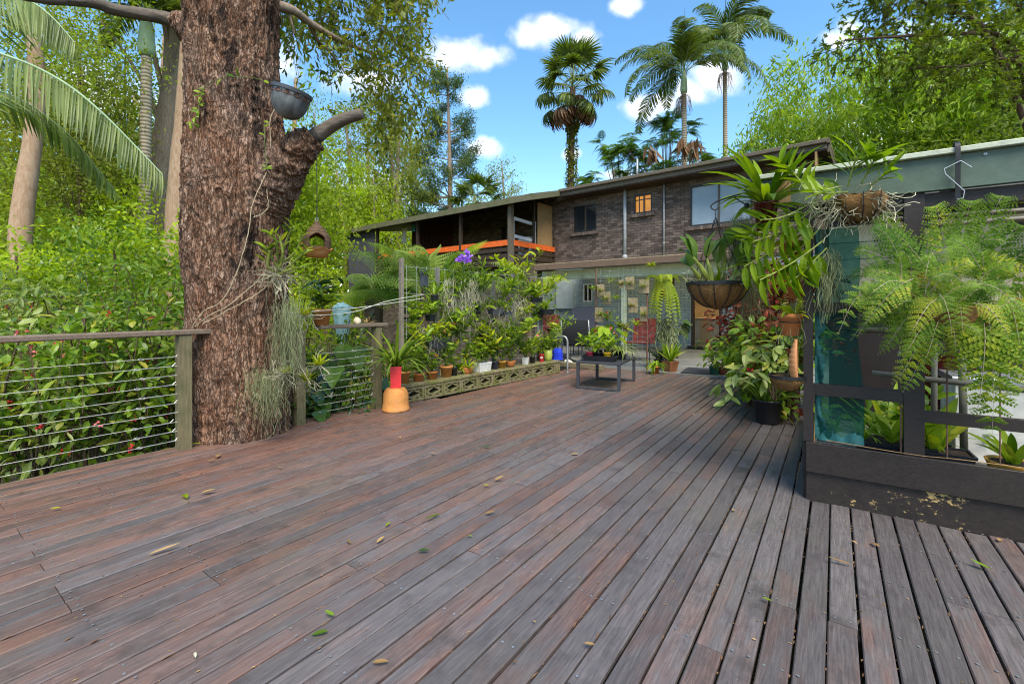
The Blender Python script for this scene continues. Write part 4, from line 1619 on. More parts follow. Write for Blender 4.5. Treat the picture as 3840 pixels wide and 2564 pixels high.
# ------------------------------------------------------------------ on and around the big trunk
def on_trunk():
    # ribbed half basket
    c = R(1094, 352, 4.28)
    t = thing('wall_planter', 'black ribbed half-round planter tied high on the big trunk', 'planter', tuple(c + A(0, 0, -.2)))
    ax = unit(A(.30, -.12, 1.0))
    n = 96
    prof = [(.005, -.235), (.05, -.23), (.095, -.205), (.132, -.155), (.153, -.09), (.16, -.03), (.162, .0)]
    mb = MB()
    lathe(mb, prof, c, n, ax=ax)
    V = mb.v[0].reshape(len(prof), n, 3)
    ctr = V.mean(1, keepdims=True)
    V[:] = ctr + (V - ctr) * (1 + .045 * np.abs(np.cos(np.arange(n) * PI / 8))[None, :, None])
    mb.v[0] = V.reshape(-1, 3)
    mb.build('bowl', plain('scuffed_black_plastic', (.075, .08, .085), .32, .55, 5, .1, col2=(.24, .25, .25)), t, smooth=True)
    mb = MB()
    lathe(mb, [(.160, .0), (.180, .0), (.182, .030), (.160, .036)], c, n, ax=ax)
    mb.build('rim', MATS['grey_plastic'], t)
    mb = MB()
    lathe(mb, [(.164, .0), (.168, -.038), (.163, -.042)], c, n, ax=ax)
    mb.build('wire_band', MATS['rust'], t)
    m3 = np.array(Vector((0, 0, 1)).rotation_difference(Vector(ax)).to_matrix())
    for k in range(9):
        a = -PI * .95 + k * PI * .11
        q = c + m3 @ A(.1685 * math.cos(a), .1685 * math.sin(a), -.022)
        mb = MB()
        lathe(mb, [(.0001, .001), (.0075, .001), (.0075, -.001)], q, 8, ax=tuple(m3 @ A(math.cos(a), math.sin(a), 0)))
        mb.build('band_hole', MATS['metal_black'], t)
    mb = MB()
    strap_plant(mb, c + A(.02, .03, 0), 14, .22, .02, 1.3, 1.4)
    mb.build('foliage', MATS['L_strap'], t)
    # bird feeder on its cord
    p = R(1188, 905, 4.50)
    t = thing('bird_feeder', 'dark clay bird feeder hanging on a cord from the sawn limb', 'bird feeder', tuple(p + A(0, 0, -.17)))
    mb = MB()
    n = 72
    prof = [(.118, -.105), (.128, -.06), (.132, .0), (.122, .05), (.098, .085), (.10, .088), (.078, .115), (.08, .118), (.05, .145), (.03, .165), (.02, .20)]
    prof = [(float(np.interp(s, range(11), [q[0] for q in prof])), float(np.interp(s, range(11), [q[1] for q in prof]))) for s in np.linspace(0, 10, 51)]
    th = np.arange(n) * 2 * PI / n
    K = len(prof)
    V = np.array([(r * math.cos(q), r * math.sin(q), z) for r, z in prof for q in th]) + p
    Q = []
    for k in range(K - 1):
        for i in range(n):
            a = (th[i] + PI / n)
            zz = (prof[k][1] + prof[k + 1][1]) / 2
            # arched openings, front and back
            op = False
            for a0 in (-PI * .36, PI * .64):
                da = (a - a0 + PI) % (2 * PI) - PI
                if abs(da) < .62 and -.06 < zz < .07 - .05 * (abs(da) / .62) ** 2:
                    op = True
            if not op:
                Q.append((k * n + i, k * n + (i + 1) % n, (k + 1) * n + (i + 1) % n, (k + 1) * n + i))
    mb.add(V, Q)
    body = mb.build('dome', MATS['clay_dark'], t)
    sol = body.modifiers.new('thickness', 'SOLIDIFY')
    sol.thickness = .014
    mb = MB()
    lathe(mb, [(.001, -.155), (.095, -.155), (.112, -.11), (.150 - .01, -.085), (.152, -.078), (.135, -.078), (.10, -.10), (.001, -.105)], p, n)
    V = mb.v[0].reshape(8, n, 3)
    V[3:6, :, 2] += .010 * np.sin(np.arange(n) * 2 * PI * 6 / n)[None]
    mb.v[0] = V.reshape(-1, 3)
    mb.build('tray', MATS['terra_old'], t, smooth=True)
    top = R(1186, 500, 4.52)
    mb = MB()
    tube(mb, [p + A(0, 0, .235), (p + top) / 2 + A(.004, 0, 0), top + A(0, 0, -.06)], .0035, 6)
    for q in range(4):
        a = np.linspace(0, 2 * PI, 18)
        cc = top + unit(A(.45, .02, .25)) * (q * .012 - .02)
        r_ = .092
        tube(mb, [cc + A(-.35, 0, .85) * r_ * math.cos(x) + A(0, 1, 0) * r_ * math.sin(x) for x in a], .003, 5, cap=False)
    mb.build('cord', MATS['metal_black'], t)
    mb = MB()
    a = np.linspace(0, 2 * PI, 12)
    tube(mb, [p + A(.014 * math.cos(x), 0, .218 + .018 * math.sin(x)) for x in a], .0025, 5, cap=False)
    mb.build('ring', MATS['galv'], t)
    # orchid clump growing on the bark
    c = R(1040, 1030, 4.40)
    t = thing('orchid_clump', 'leafy orchid clump growing on the bark beside the bird feeder', 'orchid', tuple(c))
    mb = MB()
    for (u, v, u2, v2) in ((1035, 905, 1015, 880), (1015, 960, 1000, 930), (1075, 900, 1100, 850), (1110, 975, 1150, 935), (1060, 960, 1050, 890),
                           (1090, 1010, 1140, 1000), (1005, 1000, 1010, 940), (1110, 940, 1130, 880)):
        cane(mb, [c + rng.normal(size=3) * .03, R(u, v, 4.28), R(u2, v2, 4.22)], .011, 5, .15, .042, start=.62, up=.5)
    mb.build('canes', [MATS['L_pot'], MATS['cane']], t)
    mb = MB()
    for _ in range(130):
        P = [c + rng.normal(size=3) * .04]
        d = unit(rng.normal(size=3) + A(.5, -.4, -.5))
        for k in range(4):
            d = unit(d + rng.normal(size=3) * .5)
            P.append(P[-1] + d * .06)
        tube(mb, P, .0022, 3, tint=rng.random(), cap=False)
    mb.build('roots', MATS['L_root'], t)
    mb = MB()
    blossom(mb, R(1128, 910, 4.3), 5, .03)
    mb.build('flower', MATS['F_red'], t)
    # hanging moss down the right side of the trunk
    t = thing('hanging_moss', 'long grey-green moss hanging down the side of the big trunk', 'moss', tuple(R(1060, 1120, 4.33)))
    mb = MB()
    pts = [R(u, v, 4.24 + .1 * rng.random()) for u, v in zip(rng.uniform(1040, 1110, 26), rng.uniform(1110, 1230, 26))]
    moss(mb, pts, 9, .60, .0016, spread=.045, seg=10)
    pts = [R(u, v, 4.22 + .06 * rng.random()) for u, v in zip(rng.uniform(950, 1060, 22), 1500 - np.linspace(0, 120, 22) * 0 - rng.uniform(60, 130, 22))]
    moss(mb, pts, 8, .42, .0016, spread=.045, seg=10)
    mb.build('threads', MATS['L_moss'], t)
    # yellow-green bromeliads at the foot of the trunk
    for i, (u, v, L, lab) in enumerate(((1145, 1185, .16, 'topmost yellow-green bromeliad on the moss beside the clay pot'), (1195, 1370, .17, 'middle yellow-green bromeliad hanging beside the trunk'),
                                        (1155, 1430, .15, 'lowest yellow-green bromeliad above the short railing post'), (1068, 1400, .11, 'small spiky air plant sitting in the moss on the trunk'))):
        c = R(u, v, 4.62 if i < 3 else 4.25)
        mb = MB()
        strap_plant(mb, c, 30, L, .028 if i < 3 else .010, 1.1, 1.0, 'lance', 5)
        t = thing('bromeliad', lab, 'bromeliad', tuple(c), 'bromeliads by the big trunk')
        mb.build('leaf_rosette', MATS['L_pot_lime'], t)
        mb = MB()
        for _ in range(30):
            P = [c]
            d = unit(rng.normal(size=3) + A(-.5, .2, -.3))
            for k in range(4):
                d = unit(d + rng.normal(size=3) * .5)
                P.append(P[-1] + d * .05)
            tube(mb, P, .0022, 3, tint=rng.random(), cap=False)
        mb.build('roots', MATS['L_root'], t)
    # climbing vines
    vines = [([(1035, 400), (1012, 450), (1015, 520), (1008, 620), (975, 700), (945, 770), (935, 850), (915, 940), (880, 1040), (830, 1130), (760, 1170), (718, 1230)], 'tan vine running down the middle of the big trunk'),
             ([(1010, 620), (1000, 700), (1005, 770), (985, 800), (950, 815)], 'short loop of green vine below the limb collar'),
             ([(1030, 1010), (960, 1060), (900, 1110), (850, 1150), (790, 1180), (730, 1225)], 'pale vine strand crossing low on the big trunk'),
             ([(1045, 1025), (980, 1090), (900, 1140), (860, 1160), (760, 1215)], 'second pale vine strand below the orchid clump'),
             ([(1055, 1160), (1075, 1230), (1100, 1310), (1130, 1380), (1165, 1440)], 'vine stem hanging from the moss to the post')]
    for P, lab in vines:
        C = []
        for u, v in P:
            # lie on the bark: front of the trunk circle at this column
            zz = v
            Yc = TREE_C[1]
            r = .53
            x = (u - 1920) / FPX
            best = None
            for Y in np.linspace(4.0, 4.9, 91):
                if (x * Y - TREE_C[0]) ** 2 + (Y - Yc) ** 2 < r * r:
                    best = Y
                    break
            C.append(R(u, v, (best or 4.45) - .035))
        mb = MB()
        tube(mb, spline(C, 50) + rng.normal(size=(50, 3)) * .002, .0042, 5)
        t = tag(mb.build('vine', MATS['vine']), lab, 'vine')
    # leafy creeper at upper left of the trunk
    C = [R(u, v, 4.30) for u, v in ((720, 485), (735, 440), (745, 395), (755, 350), (790, 310), (850, 292), (930, 290), (990, 303))]
    t = thing('creeper', 'green creeper with oval leaves arching across the upper trunk', 'creeper', tuple(C[0]))
    mb = MB()
    P = spline(C, 40)
    tube(mb, P, .003, 4, mat=1)
    n = 26
    i = rng.integers(0, 40, n)
    i[:16] = rng.integers(0, 20, 16)
    leaves(mb, P[i], rng.normal(size=(n, 3)) + A(-.3, -.6, 0), A(0, -1, .4), rng.uniform(.05, .09, n), rng.uniform(.02, .032, n), .4, 'oval', 4)
    mb.build('stem_with_leaves', [MATS['L_pot'], MATS['stem']], t)
    C = [R(u, v, 4.28) for u, v in ((990, 455), (992, 520), (996, 580), (1003, 640))]
    t = thing('creeper', 'small green shoot with a few leaves below the planter', 'creeper', tuple(C[0]))
    mb = MB()
    P = spline(C, 20)
    tube(mb, P, .003, 4, mat=1)
    n = 9
    i = rng.integers(0, 20, n)
    leaves(mb, P[i], rng.normal(size=(n, 3)) * A(1, .4, .3), A(0, -1, .4), .05, .022, .4, 'oval', 4)
    mb.build('stem_with_leaves', [MATS['L_pot'], MATS['stem']], t)


on_trunk()
# ================================================================== garden and forest
def shrub(name, label, c, H, R_, n_stem, per, L, W, mat, cat='shrub', group=None, flowers=0, fm='F_red', lean=(0, 0, 0), stem_r=.012, shape='oval', droop=.35):
    """arching leafy shrub: stems part, foliage part, flowers part"""
    c = np.asarray(c, float)
    t = thing(name, label, cat, tuple(c), group)
    st, fo, fl = MB(), MB(), MB()
    for k in range(n_stem):
        az = rng.uniform(0, 2 * PI)
        o = A(math.cos(az), math.sin(az), 0)
        h = H * rng.uniform(.55, 1.05)
        rr = R_ * rng.uniform(.35, 1.0)
        P = spline([c + rng.normal(size=3) * A(.06, .06, 0), c + o * rr * .35 + A(0, 0, h * .6) + np.asarray(lean) * .4, c + o * rr * .85 + A(0, 0, h) + np.asarray(lean),
                    c + o * rr * 1.2 + A(0, 0, h * (1 - droop)) + np.asarray(lean) * 1.2], 18)
        tube(st, P, np.linspace(stem_r, stem_r * .2, 18), 5, cap=False)
        m = int(per * rng.uniform(.7, 1.3))
        f = rng.beta(1.6, 1.0, m) * 16.9
        i = f.astype(int)
        p = P[i] + (P[i + 1] - P[i]) * (f - i)[:, None]
        off = rng.normal(size=(m, 3)) * A(1, 1, .6)
        p = p + unit(off) * rng.uniform(.02, .30, (m, 1)) * (R_ / 1.0)
        d = unit(off) * .8 + o * .35 + A(0, 0, -.1) + rng.normal(size=(m, 3)) * .35
        leaves(fo, p, d, A(0, 0, 1) + rng.normal(size=(m, 3)) * .45, L * rng.uniform(.3, 1.2, m), W * rng.uniform(.35, 1.2, m), rng.uniform(.1, 1.1, m), 'lance' if rng.random() < .4 else shape, 3, .22)
        if flowers and rng.random() < .6:
            for _ in range(flowers):
                q = P[rng.integers(7, 18)] + rng.normal(size=3) * .14
                for __ in range(3):
                    blossom(fl, q + rng.normal(size=3) * .022, 5, .026)
    st.build('stems', MATS['bark_dark'], t)
    fo.build('foliage', MATS[mat], t)
    if fl.n:
        fl.build('flowers', MATS[fm], t, kind='stuff')
    return t


def garden():
    GZ = -.9
    # red-flowered shrubs right behind the wire railing
    rows = [(-60, 4.6), (140, 4.9), (330, 5.0), (520, 5.2), (640, 5.6), (40, 6.0), (260, 6.4), (470, 6.6), (-120, 7.4), (160, 8.0), (380, 8.2), (600, 7.8)]
    labs = ['red flowered shrub against the wires at the picture edge', 'red flowered shrub second from the picture edge behind the wires', 'red flowered shrub with a forked dark stem behind the middle of the wires',
            'red flowered shrub behind the wires near the railing post', 'red flowered shrub squeezed between railing post and trunk', 'pale leaved shrub in the second row at the picture edge',
            'shrub with crimson flower heads above the top rail', 'shrub in the second row beside the big trunk', 'tall bushy shrub in the back row at the picture edge', 'leafy shrub in the back row below the palm frond',
            'leafy shrub in the back row in front of the pale trunks', 'leafy shrub in the back row next to the big trunk']
    for k, ((u, Y), lab) in enumerate(zip(rows, labs)):
        x = (u - 1920) / FPX * Y
        back = k >= 5
        Hh = 2.2 if not back else (2.5 if k < 8 else 2.8)
        shrub('flowering_shrub' if k < 8 else 'leafy_shrub', lab, (x, Y, GZ), Hh * rng.uniform(.9, 1.05), .85 if not back else 1.2, 15 if not back else 17, 72 if not back else 85,
              .155 if not back else .15, .066 if not back else .062, ('L_shrub', 'L_shrub_pale')[(k in (1, 5, 6, 9))], flowers=(2 if k < 8 else 0), fm='F_pink' if k in (2, 4, 7) else 'F_red')
    # dark forked stems of the shrub behind the wires
    # greenery behind the short railing: big-leaved plants
    for k, (u, v, Y, n, L, W, mt, lab) in enumerate(((1270, 1440, 6.0, 14, .42, .28, 'L_ear', 'elephant ear plant with broad veined leaves behind the short railing'),
                                                  (1180, 1500, 5.6, 12, .32, .20, 'L_dark', 'dark leaved elephant ear behind the short railing near the trunk'),
                                                  (1370, 1500, 6.3, 12, .34, .22, 'L_dark', 'dark leaved elephant ear behind the short railing near the red pot'))):
        c = R(u, v, Y)
        c[2] = -.9
        t = thing('elephant_ear', lab, 'plant', tuple(c))
        for i in range(n):
            mb = MB()
            a = rng.uniform(0, 2 * PI)
            o = A(math.cos(a), math.sin(a), 0)
            h = rng.uniform(.7, 1.75 if k == 0 else 1.35)
            tip = c + o * rng.uniform(.1, .5) + A(0, 0, h)
            tube(mb, spline([c, (c + tip) / 2 + A(0, 0, .15), tip], 8), .010, 5, mat=1, cap=False)
            d = o * .5 + A(.0, -.75, -.6) + rng.normal(size=3) * .3
            leaves(mb, [tip], d, A(0, -.5, 1), L * rng.uniform(.7, 1.1), W * rng.uniform(.75, 1.1), .6, 'heart', 8, .22, wav=.02)
            mb.build('leaf', [MATS[mt], MATS['stem']], t)
    for k, (u, Y, Hh, mt, lab) in enumerate(((1160, 5.8, 1.3, 'L_dark', 'low dark shrub behind the short railing beside the trunk'), (1330, 6.4, 1.35, 'L_shrub', 'green shrub behind the middle of the short railing'),
                                          (1250, 7.4, 2.3, 'L_shrub', 'tall green shrub beyond the short railing'), (1120, 7.2, 2.6, 'L_lime', 'bright shrub showing between trunk and bird feeder'),
                                          (1420, 7.6, 1.6, 'L_shrub', 'shrub below the tree ferns beside the orchid wall'), (1120, 10.5, 3.4, 'L_lime', 'tall lime green shrub far beyond the bird feeder'),
                                          (1115, 13.5, 3.4, 'L_lime', 'lime green shrub beside the lower brick wall'))):
        c = A((u - 1920) / FPX * Y, Y, GZ)
        shrub('leafy_shrub', lab, c, Hh, .8 if Y < 8 else 1.4, 14, 80 if Y < 8 else 160, .12, .055, mt)


garden()


def wood_tube(mb, P, r, n=12, seg=24, jit=.0):
    C = spline(P, seg)
    rr = np.interp(np.linspace(0, 1, seg), np.linspace(0, 1, len(r)), r)
    tube(mb, C, rr * (1 + rng.normal(size=seg) * jit), n)
    return C


def tree(name, label, base, H, r, crowns, mat, bark='bark_grey', group=None, cat='tree', n_cl=60, per=45, L=.14, W=.05, cl_r=.45, lean=(0, 0), limbs=10, droop=.3, top_r=.35, side=None, flat=1.0, nseg=0):
    """trunk, limbs to the leaf clumps, crown of many leaves in clumps; crowns = [(centre, radii), ...] relative to the base"""
    base = np.asarray(base, float)
    t = thing(name, label, cat, tuple(base), group)
    top = base + A(lean[0], lean[1], H)
    mb = MB()
    C = wood_tube(mb, [base - A(0, 0, .3), base + (top - base) * .3 + rng.normal(size=3) * A(.1, .1, 0) * H / 12, base + (top - base) * .65 + rng.normal(size=3) * A(.15, .15, 0) * H / 12, top],
                  [r * 1.15, r, r * .75, r * top_r], 14, 30, .02)
    mb.build('trunk', MATS[bark], t, smooth=True)
    cl = []
    wts = np.array([c[1][0] * c[1][2] for c in crowns])
    wts = wts / wts.sum()
    for (cc, rad), w in zip(crowns, wts):
        k = max(3, int(n_cl * w))
        d = unit(rng.normal(size=(k, 3)))
        rr = rng.uniform(.35, 1.0, (k, 1)) ** .6
        cl.append(base + np.asarray(cc) + d * rr * np.asarray(rad))
    cl = np.concatenate(cl)
    lm = MB()
    for c in cl[rng.permutation(len(cl))[:limbs]]:
        zz = np.clip((c[2] - base[2]) * rng.uniform(.6, .85), H * .2, H * .97)
        f = zz / H
        p = C[int(f * 29)]
        wood_tube(lm, [p, (p + c) / 2 + rng.normal(size=3) * .1 + A(0, 0, .12 * np.linalg.norm(c - p)), c], [r * .35 * (1.2 - f), r * .2 * (1.2 - f), r * .06], 6, 9)
    if lm.n:
        lm.build('limbs', MATS[bark], t, smooth=True)
    N = len(cl) * per
    B = np.repeat(cl, per, 0) + rng.normal(size=(N, 3)) * cl_r * rng.uniform(.5, 1.1, (N, 1)) * A(1, 1, .7 * flat)
    D = unit(rng.normal(size=(N, 3)) + A(0, 0, -droop * 2))
    tn = np.clip(np.repeat(rng.random(len(cl)), per) * .55 + rng.random(N) * .45, 0, 1)
    mb = MB()
    if nseg:
        leaves(mb, B, D, rng.normal(size=(N, 3)) + A(0, 0, .6), L * rng.uniform(.6, 1.2, N), W * rng.uniform(.7, 1.2, N), .4, 'lance', nseg, .2, tn)
    else:
        diamonds(mb, B, D, rng.normal(size=(N, 3)) + A(0, 0, .6), L * rng.uniform(.6, 1.2, N), W * rng.uniform(.7, 1.2, N), tn)
    mb.build('crown', MATS[mat], t)
    return t


def at_ground(u, Y, z=-.9):
    return A((u - 1920) / FPX * Y, Y, z)


def forest():
    # distinctive trunks of the left side
    def zc(v, Y):
        return zat(v, Y) + .9
    Y = 13.0
    tree('gum_tree', 'tall pale orange gum trunk directly behind the big trunk', at_ground(655, Y), 16, .33, [((0, 0, 13.5), (3, 3, 2.5))], 'L_gum', 'bark_gum', n_cl=40, per=40, lean=(.25, 0), limbs=6)
    Y = 16.0
    tree('gum_tree', 'broad grey-brown trunk just behind the pale orange gum', at_ground(590, Y), 17, .42, [((0, 0, 14), (3.5, 3, 3))], 'L_gum', 'bark_grey', n_cl=40, per=40, limbs=6)
    Y = 11.0
    tree('gum_tree', 'pale leaning trunk near the picture edge behind the palm frond', at_ground(135, Y), 12, .22, [((-.5, 0, 10), (2.6, 2.6, 2.2)), ((1.5, 0, 8), (1.5, 1.5, 1))], 'L_forest', 'bark_gum', n_cl=70, per=50, lean=(-.6, 0), limbs=0)
    Y = 20.0
    tree('forest_tree', 'brown forked tree between the palm frond and the palm trunk', at_ground(350, Y), 14, .22, [((0, 0, 11), (3, 3, 3)), ((-2.5, 0, 8), (2, 2, 1.5)), ((2, 0, 7.5), (2, 2, 1.2))], 'L_gum', 'bark_gum', n_cl=120, per=45, lean=(-.8, 0), limbs=8)
    # understorey trees with bright leaves filling the left half
    und = [(60, 9.5, 3.9, 'L_lime', 'bushy understorey tree at the picture edge behind the shrubs'), (250, 10.5, 3.7, 'L_lime', 'bushy understorey tree below the arching palm frond'),
           (430, 9.8, 4.1, 'L_shrub', 'slender understorey tree with yellowing leaves left of the gum trunks'), (600, 11.0, 4.6, 'L_lime', 'bright understorey tree hiding the foot of the pale orange gum'),
           (330, 15.0, 5.8, 'L_forest', 'understorey tree behind the palm frond tip'), (120, 14.0, 6.0, 'L_forest', 'darker understorey tree behind the pale leaning trunk'),
           (500, 14.5, 6.4, 'L_lime', 'lime green understorey tree beside the palm trunk'), (-60, 11.5, 6.5, 'L_forest', 'tall understorey tree cut by the picture edge'),
           (230, 17.0, 10.5, 'L_forest', 'tall leafy tree behind the palm frond'), (440, 19.0, 11.5, 'L_lime', 'tall bright tree left of the palm trunk'), (60, 18.0, 11.0, 'L_forest', 'tall leafy tree behind the pale leaning trunk'),
           (300, 14.5, 12.5, 'L_gum', 'tall gum crown filling the sky above the palm frond'), (470, 17.0, 14.0, 'L_forest', 'tall leafy crown behind the pale green crownshaft'), (110, 15.0, 13.5, 'L_gum', 'tall gum crown in the top corner')]
    for (u, Y, H, mt, lab) in und:
        crowns = [((0, 0, H * .72), (1.5, 1.3, H * .26)), ((-.9, .2, H * .55), (1.0, 1, H * .18)), ((.9, -.2, H * .6), (1.0, 1, H * .18))]
        tree('understorey_tree', lab, at_ground(u, Y), H * .85, .06, crowns, mt, 'bark_dark', 'understorey trees beyond the railing', n_cl=70 if H < 8 else 190, per=36, L=.15, W=.075, cl_r=.30 if H < 8 else .5, limbs=16)
    # bright trees in the gap between big trunk and house
    for (u, Y, vt, rx, mt, lab) in ((1105, 17, 560, 1.3, 'L_lime', 'lime green tree below the sawn limb'), (1230, 31, 470, 2.6, 'L_lime', 'lime green tree filling the gap right of the bird feeder cord'),
                                    (1400, 31, 600, 2.4, 'L_lime', 'lime green tree above the end of the balcony roof'), (1180, 30, 330, 2.4, 'L_forest', 'taller olive tree behind the lime trees'),
                                    (1480, 34, 640, 2.4, 'L_forest', 'olive tree behind the balcony roof'), (1060, 15, 420, 1.6, 'L_forest', 'tree half hidden by the big trunk')):
        H = zc(vt, Y)
        crowns = [((0, 0, H * .78), (rx, rx, H * .20)), ((-rx * .5, 0, H * .55), (rx, rx, H * .17)), ((rx * .5, 0, H * .6), (rx, rx, H * .17)), ((0, 0, H * .38), (rx * 1.1, rx, H * .15))]
        tree('leafy_tree', lab, at_ground(u, Y), H * .9, .10, crowns, mt, 'bark_grey', n_cl=170, per=46, L=.20, W=.085, cl_r=.45, limbs=18, droop=.4)
    # tall gums against the sky right of the trunk
    for (u, Y, vt, mt, rx, lab) in ((1500, 33, 420, 'L_gum', 1.9, 'tall thin gum with a double trunk behind the balcony'), (1545, 40, 480, 'L_gum', 2.0, 'tall thin gum beside the hoop pine'), (1420, 36, 330, 'L_gum', 2.6, 'tall spreading gum behind the lime trees'),
                                    (1880, 48, 600, 'L_gum', 2.6, 'small open crowned gum above the balcony roof corner'), (1780, 46, 720, 'L_gum', 2.2, 'low gum crown just above the balcony roof'),
                                    (1330, 34, 380, 'L_gum', 2.2, 'tall gum showing behind the hanging leaves')):
        H = zc(vt, Y)
        crowns = [((0, 0, H * .86), (rx, rx, H * .13)), ((rx * .6, 0, H * .68), (rx * .9, rx, H * .09)), ((-rx * .6, 0, H * .58), (rx * .9, rx, H * .08)), ((0, 0, H * .42), (rx, rx, H * .09))]
        tree('gum_tree', lab, at_ground(u, Y), H * .97, .20, crowns, mt, 'bark_grey', n_cl=110, per=46, L=.28, W=.10, cl_r=.6, limbs=16, lean=(rng.normal() * .5, 0), droop=.5)
    # hoop pine: whorls of upswept branches with dark tufts at their ends
    Y = 34
    base = at_ground(1683, Y)
    t = thing('hoop_pine', 'hoop pine with dark tufted branches against the sky', 'tree', tuple(base))
    H = zc(255, Y)
    mb = MB()
    C = wood_tube(mb, [base - A(0, 0, .3), base + A(.1, 0, H * .5), base + A(-.1, 0, H)], [.26, .2, .05], 10, 30)
    mb.build('trunk', MATS['bark_grey'], t, smooth=True)
    lb, fo = MB(), MB()
    cl = []
    for k in range(44):
        f = rng.uniform(.38, .99)
        p = C[int(f * 29)]
        a = rng.uniform(0, 2 * PI)
        ln = (1.15 - f) * 4.2 * rng.uniform(.6, 1.1) + .35
        o = A(math.cos(a), math.sin(a), 0)
        e = p + o * ln + A(0, 0, ln * rng.uniform(.15, .55))
        wood_tube(lb, [p, p + o * ln * .55 + A(0, 0, ln * .1), e], [.05, .03, .012], 5, 8)
        m = int(4 + ln * 3)
        for q in range(m):
            g = .45 + .55 * (q + 1) / m
            cl.append(p + (e - p) * g + rng.normal(size=3) * .18)
    lb.build('branches', MATS['bark_grey'], t)
    cl = np.array(cl)
    per = 50
    N = len(cl) * per
    d = unit(rng.normal(size=(N, 3)) + A(0, 0, .7))
    diamonds(fo, np.repeat(cl, per, 0) + rng.normal(size=(N, 3)) * .20, d, rng.normal(size=(N, 3)), .22, .055)
    fo.build('crown', MATS['L_pine'], t)
    # far wood, one mass of trunks and foliage
    mb, tk = MB(), MB()
    N = 42000
    th = rng.uniform(-.95, -.02, N) + 0
    Yd = rng.uniform(26, 60, N)
    X = Yd * np.interp(rng.random(N), [0, 1], [-1.35, -.24])
    Zc = rng.uniform(-1, 1, N)
    hmax = 12.5 + 4 * np.sin(X * .35) + 2 * np.sin(X * .9) - 5.5 * (X > -12)
    keep = rng.random(N)
    Zz = -.5 + hmax * rng.beta(1.3, 1.3, N)
    c = np.stack([X, Yd, Zz], 1)
    k = rng.integers(0, 1500, N)
    anchor = c[:1500]
    B = anchor[k] + rng.normal(size=(N, 3)) * A(1.0, 1.0, .7)
    diamonds(mb, B, unit(rng.normal(size=(N, 3)) + A(0, 0, -.4)), rng.normal(size=(N, 3)) + A(0, 0, .5), .46, .24, np.clip(rng.random(1500)[k] * .7 + rng.random(N) * .3, 0, 1))
    for _ in range(85):
        Y = rng.uniform(20, 50)
        x = Y * rng.uniform(-1.3, -.26)
        H = rng.uniform(9, 17)
        tube(tk, spline([A(x, Y, -1), A(x + rng.normal() * .3, Y, H * .5), A(x + rng.normal() * .6, Y, H)], 6), np.linspace(.16, .07, 6) * rng.uniform(.6, 1.5), 6, mat=1, cap=False)
    f = tag(mb.build('forest', MATS['L_forest']), 'far wood of thin trunks and foliage behind the garden', kind='stuff')
    tk.q and tag(tk.build('forest_trunks', [MATS['bark_grey'], MATS['bark_gum']]), 'thin far trunks of the wood behind the garden', kind='stuff')
    # trees beyond the house, low on the horizon
    for (u, Y, vt, rx, mt, lab) in ((2330, 30, 420, 2.6, 'L_jac', 'feathery tree over the roof below the fan palm'), (2500, 27, 310, 2.6, 'L_jac', 'feathery tree at the foot of the two tall palms'),
                                    (2710, 24, 420, 2.4, 'L_jac', 'feathery tree over the roof next to the bamboo')):
        H = zc(vt, Y)
        base = at_ground(u, Y)
        t = thing('feathery_tree', lab, 'tree', tuple(base), 'feathery trees behind the roof')
        mb = MB()
        wood_tube(mb, [base, base + A(.2, 0, H * .35), base + A(0, 0, H * .55)], [.16, .12, .08], 10)
        mb.build('trunk', MATS['bark_grey'], t, smooth=True)
        lb, fo = MB(), MB()
        for k in range(52):
            a, g = rng.uniform(0, 2 * PI), rng.uniform(.25, 1)
            e = base + A(math.cos(a) * rx * g, math.sin(a) * rx * g, H * rng.uniform(.55, 1.0 - .25 * g))
            s = base + A(0, 0, H * rng.uniform(.35, .55))
            wood_tube(lb, [s, (s + e) / 2 + A(0, 0, .3), e], [.05, .03, .012], 5, 8)
            for q in range(8):
                o = unit(rng.normal(size=3) * A(1, 1, .35) + A(math.cos(a), math.sin(a), 0) * .6)
                ln = rng.uniform(.7, 1.15)
                fern_frond(fo, [e, e + o * ln * .5 + A(0, 0, .08), e + o * ln - A(0, 0, .18)], ln * .30, 11, 4, 0, 1, droop=.2, sr=.006, start=.15)
        lb.build('limbs', MATS['bark_grey'], t)
        fo.build('crown', [MATS['L_jac'], MATS['bark_dark']], t)


forest()


# ------------------------------------------------------------------ palms
def pinnate(mb, L, wid, n=64, arch=1.0, rise=.9, mat=0, smat=1, lw=.035, droop=1.0, vee=.5, r=.02):
    """feather frond starting at the origin, heading +x and up, bending down"""
    K = 26
    s = np.linspace(0, 1, K)
    ang = rise - (rise + arch) * s ** 1.15
    dx, dz = np.cos(ang), np.sin(ang)
    C = np.stack([np.cumsum(dx), np.zeros(K), np.cumsum(dz)], 1) * L / K
    tube(mb, C, np.linspace(r, r * .2, K), 6, mat=smat, cap=False)
    T = unit(np.gradient(C, axis=0))
    f = np.linspace(.10, .995, n) * (K - 1.001)
    i = f.astype(int)
    p = C[i] + (C[i + 1] - C[i]) * (f - i)[:, None]
    q = f / (K - 1)
    ll = wid * np.minimum(1, .45 + q * 2.2) * (1.05 - .75 * q ** 2.2)
    t = T[i]
    S = A(0, 1, 0)
    NU = unit(np.cross(t, np.broadcast_to(S, t.shape)) * -1)
    NU = np.where(NU[:, 2:3] < 0, -NU, NU)
    for sg in (-1, 1):
        d = t * .62 + S * sg * .78 + NU * vee * .35 + rng.normal(size=(n, 3)) * .06
        leaves(mb, p, d, NU + rng.normal(size=(n, 3)) * .15, ll * rng.uniform(.9, 1.05, n), lw, droop * rng.uniform(.7, 1.3, n), 'strap', 4, .3, mat=mat)
    return mb


